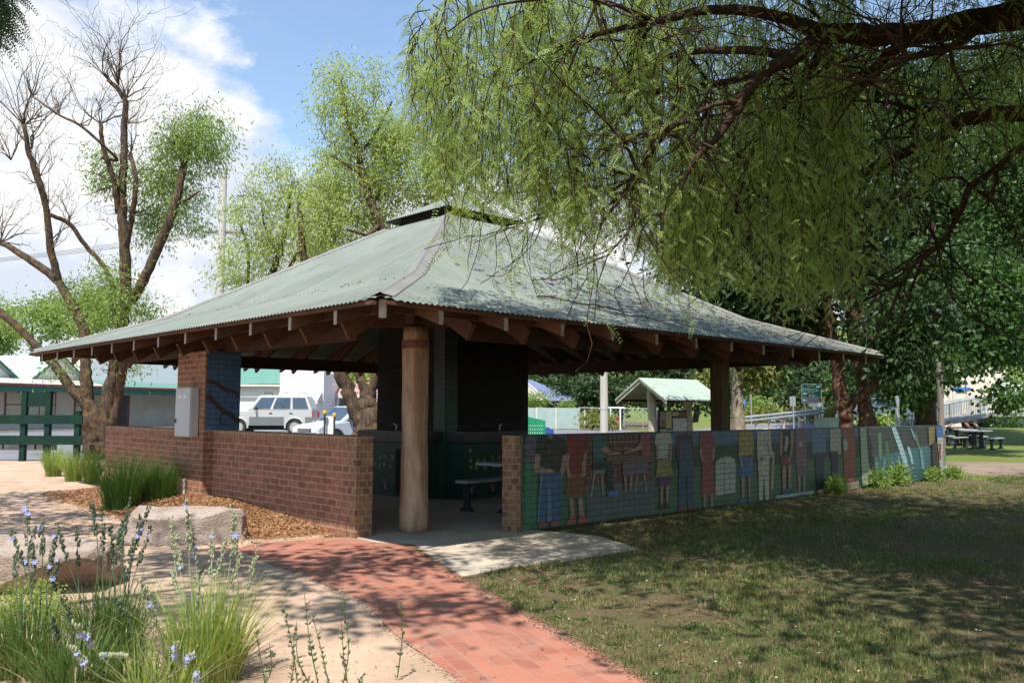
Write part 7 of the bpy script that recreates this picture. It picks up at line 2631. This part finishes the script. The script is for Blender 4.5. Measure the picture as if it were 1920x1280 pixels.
# road signs
p = at(1522, 740, 55)
rs = thing('road_sign', 'large green and brown direction sign on two posts beside the guard rail', 'sign', (p[0], 55, 0.3), R(-6))
zt, zb = at(1522, 719.5, 55)[2] - 0.3, at(1522, 755.5, 55)[2] - 0.3
hwid = 18.2 * 55 / FPX
mb = MB()
mb.box2((-hwid, 0, zb), (hwid, 0.03, zt))
brd = mb.build('board', MT['white'], rs)
MT['signgreen'] = mat('sign_green', (0.005, 0.13, 0.075), rough=0.4)
MT['signbrown'] = mat('sign_brown', (0.20, 0.06, 0.04), rough=0.4)
MT['signblue'] = mat('sign_blue', (0.03, 0.14, 0.50), rough=0.4)
MT['signyellow'] = mat('sign_yellow', (0.70, 0.50, 0.02), rough=0.4)
hh = (zt - zb)
rows = [(zt - hh * 0.345, zt - 0.03, MT['signgreen']), (zt - hh * 0.70, zt - hh * 0.365, MT['signgreen']), (zb + 0.03, zt - hh * 0.72, MT['signbrown'])]
for z0, z1, m in rows:
    mb = MB()
    mb.box2((-hwid + 0.03, -0.006, z0), (hwid - 0.03, -0.001, z1))
    mb.build('sign_face', m, brd)
MT['signwhite'] = mat('sign_white', (0.8, 0.8, 0.8), rough=0.4)


def sg(txt, size, m, x, z):
    text_mesh('lettering', txt, size, m, brd, (x, -0.009, z), (PI / 2, 0, 0), depth=0.002)


def arrow(x, z, s):
    mb = MB()
    q = 0.14
    pts = [(s * q, 0), (0, q * .8), (0, q * .3), (-s * q, q * .3), (-s * q, -q * .3), (0, -q * .3), (0, -q * .8)]
    mb.add([(x + a, -0.010, z + b) for a, b in pts], [tuple(range(7))])
    mb.build('arrow', MT['signwhite'], brd, fix=False)


r0, r1_, r2b = [(a + b) / 2 for a, b, _ in rows]
sg('B360', 0.20, MT['signyellow'], -0.08, r0 + 0.10)
sg('Melbourne', 0.21, MT['signwhite'], -0.08, r0 - 0.10)
arrow(0.45, r0 + 0.04, 1)
sg('B340', 0.20, MT['signyellow'], -0.04, r1_ + 0.10)
sg('Eildon', 0.21, MT['signwhite'], 0.08, r1_ - 0.10)
arrow(-0.43, r1_ + 0.04, -1)
sg('Lake Eildon', 0.15, MT['signwhite'], 0.06, r2b + 0.075)
sg('National Park', 0.15, MT['signwhite'], 0.06, r2b - 0.075)
arrow(-0.47, r2b, -1)
for xx in (-0.42, 0.45):
    mb = MB()
    mb.tube([(xx, 0.06, 0), (xx, 0.06, zt - 0.1)], 0.04, 8)
    mb.build('post', MT['steel'], rs)
mb = MB()
mb.box2((-0.1, -0.02, zb - 0.24), (hwid + 0.08, 0.01, zb - 0.01))
mb.build('plate', MT['white'], rs)
p = at(1393, 754, 50)
t = thing('road_sign', 'small square blue road sign right of the mottled trunk', 'sign', (p[0], 50, 0))
mb = MB()
mb.box((0, 0, p[2]), (0.34, 0.02, 0.36))
o = mb.build('plate', MT['signblue'], t)
mb = MB()
mb.box((0, -0.013, p[2] + 0.02), (0.13, 0.004, 0.17))
mb.build('symbol', MT['signwhite'], o)
mb = MB()
mb.tube([(0, 0.03, 0), (0, 0.03, p[2])], 0.025, 6)
mb.build('post', MT['steel'], t)
for px, top, lab, Y in ((1408, 738, 'thin grey sign post seen edge on left of the guard rail', 38), (1487, 742, 'thin grey sign post with a back to front plate in front of the guard rail', 38)):
    p = at(px, top, Y)
    t = thing('sign_post', lab, 'post', (p[0], Y, 0), R(70 if px < 1450 else 20))
    mb = MB()
    mb.tube([(0, 0, 0), (0, 0, p[2])], 0.028, 8)
    mb.build('post', MT['steel'], t)
    mb = MB()
    mb.box((0, 0.035, p[2] - 0.24), (0.30, 0.012, 0.44))
    mb.build('plate', MT['steel'], t)
# guard rail
G_ = [at(1393, 786, 47), at(1470, 778, 50), at(1560, 768, 53.5)]
t = thing('guard_rail', 'galvanised road guard rail climbing towards the right below the hedge', 'guard rail', (G_[0][0], G_[0][1], 0))
S = spline([(q - np.array([G_[0][0], G_[0][1], 0])) for q in G_], 6)
for dz in (0.10, -0.10):
    mb = MB()
    mb.tube(S + np.array([0, 0, dz]), 0.075, 7)
    mb.build('rail', MT['steel'], t)
for i in range(0, len(S), 2):
    mb = MB()
    mb.box((S[i][0], S[i][1] + 0.12, S[i][2] / 2), (0.12, 0.12, S[i][2] + 0.1))
    mb.build('post', MT['log'], t)
# embankment hedge ground
hill('verge', (16, 60), (9, 7), 1.0, MT['park'])
# electrical cabinet by the trunk
p = at(1552, 793, 30)
t = thing('utility_cabinet', 'pale green roadside utility cabinet left of the reddish trunk', 'cabinet', (p[0], 30, 0), R(18))
mb = MB()
mb.box((0, 0, 0.63), (0.62, 0.5, 1.26))
MT['cabgreen'] = mat('pale_green_cabinet', (0.34, 0.42, 0.33), (0.30, 0.38, 0.30), scale=2, rough=0.5)
mb.build('case', MT['cabgreen'], t)
mb = MB()
mb.box((0, 0, 1.285), (0.68, 0.56, 0.045))
mb.build('lid', MT['cabgreen'], t)
mb = MB()
mb.box((0.06, -0.256, 0.62), (0.46, 0.01, 1.1))
mb.build('door', MT['cabgreen'], t)
p = at(1530, 795, 29.5)
t = thing('bench', 'dark park bench left of the pale green utility cabinet', 'bench', (p[0], 29.5, 0), R(30))
mb = MB()
for i in range(3):
    mb.box((0, -0.16 + 0.15 * i, 0.86), (0.9, 0.12, 0.035))
mb.build('seat', MT['timberdk'], t)
for s in (-1, 1):
    mb = MB()
    mb.box((s * 0.36, 0, 0.42), (0.05, 0.32, 0.84))
    mb.build('leg', MT['iron'], t)
# bare steel posts near the wall end
for px, top, Y, rr, lab, m in ((1760, 664, 26, 0.10, 'tall grey timber pole standing behind the end of the mural wall', 'polewood'), (1682, 745, 26, 0.07, 'shorter grey steel pole left of the plane tree trunk', 'steel')):
    p = at(px, top, Y)
    t = thing('pole', lab, 'pole', (p[0], Y, 0))
    mb = MB()
    mb.tube([(0, 0, 0), (0, 0, p[2])], [rr, rr * 0.85], 10)
    mb.build('shaft', MT[m], t)
    mb = MB()
    mb.lathe((0, 0, p[2]), [(rr * 0.9, 0), (rr * 0.9, 0.03), (rr * 0.4, 0.05)], 10)
    mb.build('cap', MT['steel'], t)

# bridge railing panels beyond the reddish trunks
p = at(1640, 796, 55)
t = thing('bridge_railing', 'pale mesh railing on the road bridge right of the reddish trunks', 'railing', (p[0], 55, 0), R(6))
z0, z1 = at(1640, 792, 55)[2], at(1640, 768, 55)[2]
mb = MB()
mb.box2((-0.6, 0, z0), (1.45, 0.03, z1 - 0.08))
mb.build('panel', mat('railing_sheet', (0.36, 0.42, 0.46), (0.22, 0.28, 0.33), scale=4, rough=0.5, lo=0.4, hi=0.6), t)
mb = MB()
mb.box2((-3.6, -0.03, z1 - 0.06), (1.5, 0.05, z1))
mb.build('top_rail', MT['steel'], t)
for xx in (-3.5, -2, -0.65, 1.5):
    mb = MB()
    mb.box((xx, 0, z1 / 2), (0.12, 0.14, z1 + 0.02))
    mb.build('post', MT['concretepole'], t)

# concrete footbridge with mesh railings
MT['bridgecon'] = mat('bridge_concrete', (0.33, 0.31, 0.30), (0.26, 0.245, 0.24), scale=0.8, rough=0.85)
fb = thing('footbridge', 'concrete footbridge ramp with grey mesh railings beyond the picnic lawn', 'bridge', (at(1735, 800, 58)[0], 58, 0), R(2))


def bl_(px, py):
    q = at(px, py, 58)
    return (q[0] - fb.location[0], q[2])


deck = [bl_(1690, 812), bl_(1765, 791), bl_(1860, 774), bl_(1940, 772), bl_(2080, 772)]
mb = MB()
pts = deck + [(x, z - 0.28) for x, z in deck[::-1]]
mb.prism(pts, 0, 2.6, 'xz')
mb.build('deck', MT['bridgecon'], fb)
mb = MB()
a1_, a2_, a3_, a4_ = bl_(1815, 793), bl_(1860, 782), bl_(1940, 780), bl_(2080, 780)
mb.prism([a1_, a2_, a3_, a4_, (a4_[0], a4_[1] - 0.5), (a3_[0], a3_[1] - 0.5), (a2_[0] + 0.4, a2_[1] - 0.45)], 0.3, 2.3, 'xz')
mb.build('girder', MT['bridgecon'], fb)
for px in (1852, 1925):
    q = bl_(px, 790)
    mb = MB()
    mb.box((q[0], 1.3, (q[1] + 0.1) / 2), (0.9, 1.6, q[1] + 0.1), 0, 0, (1.25, 1.1))
    mb.build('pier', MT['bridgecon'], fb)
MT['meshgrey'] = mat('railing_mesh', (0.36, 0.38, 0.40), (0.31, 0.33, 0.35), scale=3, rough=0.5)
for yy in (0.05, 2.5):
    mb = MB()
    dd = spline([(x, z, 0) for x, z in deck], 10)
    for i in range(len(dd) - 1):
        x, z = dd[i][0], dd[i][1]
        x2, z2 = dd[i + 1][0], dd[i + 1][1]
        k = max(2, int((x2 - x) / 0.11))
        for j in range(k):
            xx, zz = x + (x2 - x) * j / k, z + (z2 - z) * j / k
            mb.box((xx, yy, zz + 0.55), (0.03, 0.02, 0.95))
    mb.build('mesh_panel', MT['meshgrey'], fb)
    mb = MB()
    mb.tube([(q[0], yy, q[1] + 1.08) for q in dd], 0.035, 6)
    mb.build('handrail', MT['steel'], fb)
    for i in range(0, len(dd), 6):
        mb = MB()
        mb.tube([(dd[i][0], yy, dd[i][1] - 0.1), (dd[i][0], yy, dd[i][1] + 1.1)], 0.045, 6)
        mb.build('rail_post', MT['steel'], fb)
# retaining wall left of the ramp
q = at(1706, 797, 57)
t = thing('retaining_wall', 'grey concrete retaining wall under the footbridge ramp behind the plane tree trunk', 'wall', (q[0], 58.2, 0))
mb = MB()
mb.box2((-1.6, 0, 0), (1.2, 0.4, 0.92))
mb.build('panel', mat('wall_panel', (0.22, 0.22, 0.22), (0.15, 0.15, 0.155), scale=3, rough=0.85, stretch=(6, 1, 0.3)), t)
mb = MB()
mb.box2((-1.75, -0.08, 0.922), (1.3, 0.48, 1.06))
mb.build('cap', MT['bridgecon'], t)

# cream hall beyond the bridge
q = at(1770, 800, 86)
t = thing('hall', 'cream rendered hall with flat pilasters beyond the footbridge', 'building', (q[0], 86, 0), R(-4))
zt = at(1850, 690, 86)[2]
mb = MB()
mb.box2((-6, 0, 0), (6.2, 12, zt + 0.7))
mb.build('wall', MT['cream'], t)
for i in range(7):
    mb = MB()
    mb.box2((-5.8 + i * 1.35, -0.14, 0), (-5.5 + i * 1.35, -0.002, zt + 0.5))
    mb.build('pilaster', MT['pale'], t)
mb = MB()
mb.box2((-6.1, -0.3, zt + 0.702), (6.4, 12, zt + 0.95))
mb.build('parapet_cap', MT['pale'], t)
mb = MB()
mb.box2((1.0, -0.22, 3.7), (2.6, -0.15, 3.95))
mb.build('sign_strip', MT['signblue'], t)
for xa in (-3.9, -1.2):
    mb = MB()
    mb.box2((xa, -0.05, 1.2), (xa + 0.7, -0.002, 3.2))
    mb.build('window', MT['glass'], t)
q = at(1898, 736, 70)
t = thing('shop_sign', 'white sign board with blue lettering at the right edge beyond the footbridge', 'sign', (q[0], 70, 0))
mb = MB()
mb.box((0, 0, q[2] + 0.1), (1.6, 0.08, 1.5))
o = mb.build('board', MT['white'], t)
text_mesh('lettering', 'HOTEL', 0.46, MT['signblue'], o, (-0.05, -0.05, q[2] - 0.18), (PI / 2, 0, 0))
for s in (-0.6, 0.6):
    mb = MB()
    mb.tube([(s, 0.08, 0), (s, 0.08, q[2])], 0.05, 6)
    mb.build('post', MT['steel'], t)


# ------------------------------------------------------------------ people at the far picnic table
MT['skin'] = mat('skin', (0.45, 0.28, 0.21), (0.40, 0.24, 0.18), scale=6, rough=0.6)
MT['hair'] = mat('dark_hair', (0.03, 0.022, 0.018), (0.045, 0.03, 0.022), scale=12, rough=0.7)


def seated(label, loc, rz, top, legs):
    """one skinned body sitting, leaning on a table; local -y is the way it faces"""
    t = thing('person', label, 'person', loc, rz, 'people at the park picnic table')
    t.scale = (0.9, 0.9, 0.84)
    J = {'pel': (0, 0, 0.50), 'bel': (0, -0.03, 0.68), 'che': (0, -0.09, 0.90), 'nek': (0, -0.13, 1.06), 'hd0': (0, -0.16, 1.12), 'hd1': (0, -0.20, 1.22), 'hd2': (0, -0.19, 1.33)}
    Rr = {'pel': 0.155, 'bel': 0.14, 'che': 0.15, 'nek': 0.06, 'hd0': 0.075, 'hd1': 0.098, 'hd2': 0.07}
    E_ = [('pel', 'bel'), ('bel', 'che'), ('che', 'nek'), ('nek', 'hd0'), ('hd0', 'hd1'), ('hd1', 'hd2')]
    for s, n in ((-1, 'l'), (1, 'r')):
        for k, p_, r_ in (('sh', (s * 0.19, -0.08, 0.98), 0.065), ('el', (s * 0.25, -0.27, 0.80), 0.048), ('wr', (s * 0.13, -0.47, 0.795), 0.033), ('ha', (s * 0.08, -0.56, 0.79), 0.036),
                          ('hi', (s * 0.10, -0.06, 0.50), 0.10), ('kn', (s * 0.13, -0.47, 0.50), 0.068), ('an', (s * 0.13, -0.42, 0.09), 0.045), ('to', (s * 0.14, -0.62, 0.05), 0.04)):
            J[k + n], Rr[k + n] = p_, r_
        E_ += [('che', 'sh' + n), ('sh' + n, 'el' + n), ('el' + n, 'wr' + n), ('wr' + n, 'ha' + n), ('pel', 'hi' + n), ('hi' + n, 'kn' + n), ('kn' + n, 'an' + n), ('an' + n, 'to' + n)]
        for q in range(5):
            f = (s * 0.055 + s * 0.018 * (q - 2), -0.62 - 0.03 * (1 - abs(q - 2) * 0.3), 0.78) if q < 4 else (s * 0.03, -0.53, 0.80)
            J['f%d%s' % (q, n)], Rr['f%d%s' % (q, n)] = f, 0.009
            E_.append(('ha' + n, 'f%d%s' % (q, n)))
    names = list(J)
    me = bpy.data.meshes.new('body')
    me.from_pydata([J[k] for k in names], [(names.index(a), names.index(b)) for a, b in E_], [])
    o = bpy.data.objects.new('body', me)
    COL.objects.link(o)
    o.modifiers.new('skin', 'SKIN')
    for i, k in enumerate(names):
        me.skin_vertices[0].data[i].radius = (Rr[k], Rr[k] * (0.75 if k in ('pel', 'bel', 'che') else 1))
    me.skin_vertices[0].data[0].use_root = True
    sb = o.modifiers.new('sub', 'SUBSURF')
    sb.levels = sb.render_levels = 2
    dg = bpy.context.evaluated_depsgraph_get()
    m2 = bpy.data.meshes.new_from_object(o.evaluated_get(dg))
    bpy.data.objects.remove(o)
    m2.materials.clear()
    for m in (top, legs, MT['skin'], MT['iron']):
        m2.materials.append(m)
    mi = []
    for p_ in m2.polygons:
        c = p_.center
        if c.z > 1.06 or (c.y < -0.44 and c.z > 0.7):
            mi.append(2)
        elif c.z < 0.10:
            mi.append(3)
        elif c.z < 0.60:
            mi.append(1)
        else:
            mi.append(0)
    m2.polygons.foreach_set('material_index', mi)
    m2.polygons.foreach_set('use_smooth', [True] * len(mi))
    # face: nose, brow, chin pushed out of the head surface
    for v_ in m2.vertices:
        c = v_.co
        if c.y < -0.27 and abs(c.x) < 0.03 and 1.19 < c.z < 1.25:
            c.y -= 0.022
        if c.y < -0.26 and 0.02 < abs(c.x) < 0.06 and 1.24 < c.z < 1.28:
            c.y += 0.012
    ob = bpy.data.objects.new('body', m2)
    COL.objects.link(ob)
    ob.parent = t
    mb = MB()
    mb.ball((0, -0.165, 1.275), (0.104, 0.115, 0.105), 14)
    mb.build('hair', MT['hair'], t, smooth=True)
    return t


dk = mat('black_cloth', (0.03, 0.03, 0.035), (0.02, 0.02, 0.025), scale=8, rough=0.9)
dk2 = mat('maroon_cloth', (0.09, 0.03, 0.035), (0.06, 0.02, 0.025), scale=8, rough=0.9)
tl = mat('pale_teal_cloth', (0.25, 0.52, 0.50), (0.2, 0.45, 0.44), scale=8, rough=0.9)
jn = mat('dark_denim', (0.04, 0.05, 0.08), (0.03, 0.04, 0.06), scale=8, rough=0.9)
B0 = on(1822, 828)
bx_, by_ = 20.35, 38.6
picnic_table('second picnic table further back where people are sitting', (bx_, by_, 0.0), R(80), 1.9)
seated('person in black seated on the left side of the rear picnic table', (bx_ - 0.72, by_ - 0.15, 0.0), R(80), dk, jn)
seated('person in pale teal top seated between two people in dark clothes', (bx_ - 0.70, by_ + 0.62, 0.0), R(85), tl, jn)
seated('person in black jacket seated on the right side of the rear picnic table', (bx_ + 0.72, by_ - 0.2, 0.0), R(-95), dk, jn)
seated('person in dark maroon top seated at the back right of the rear table', (bx_ + 0.70, by_ + 0.5, 0.0), R(-90), dk2, jn)
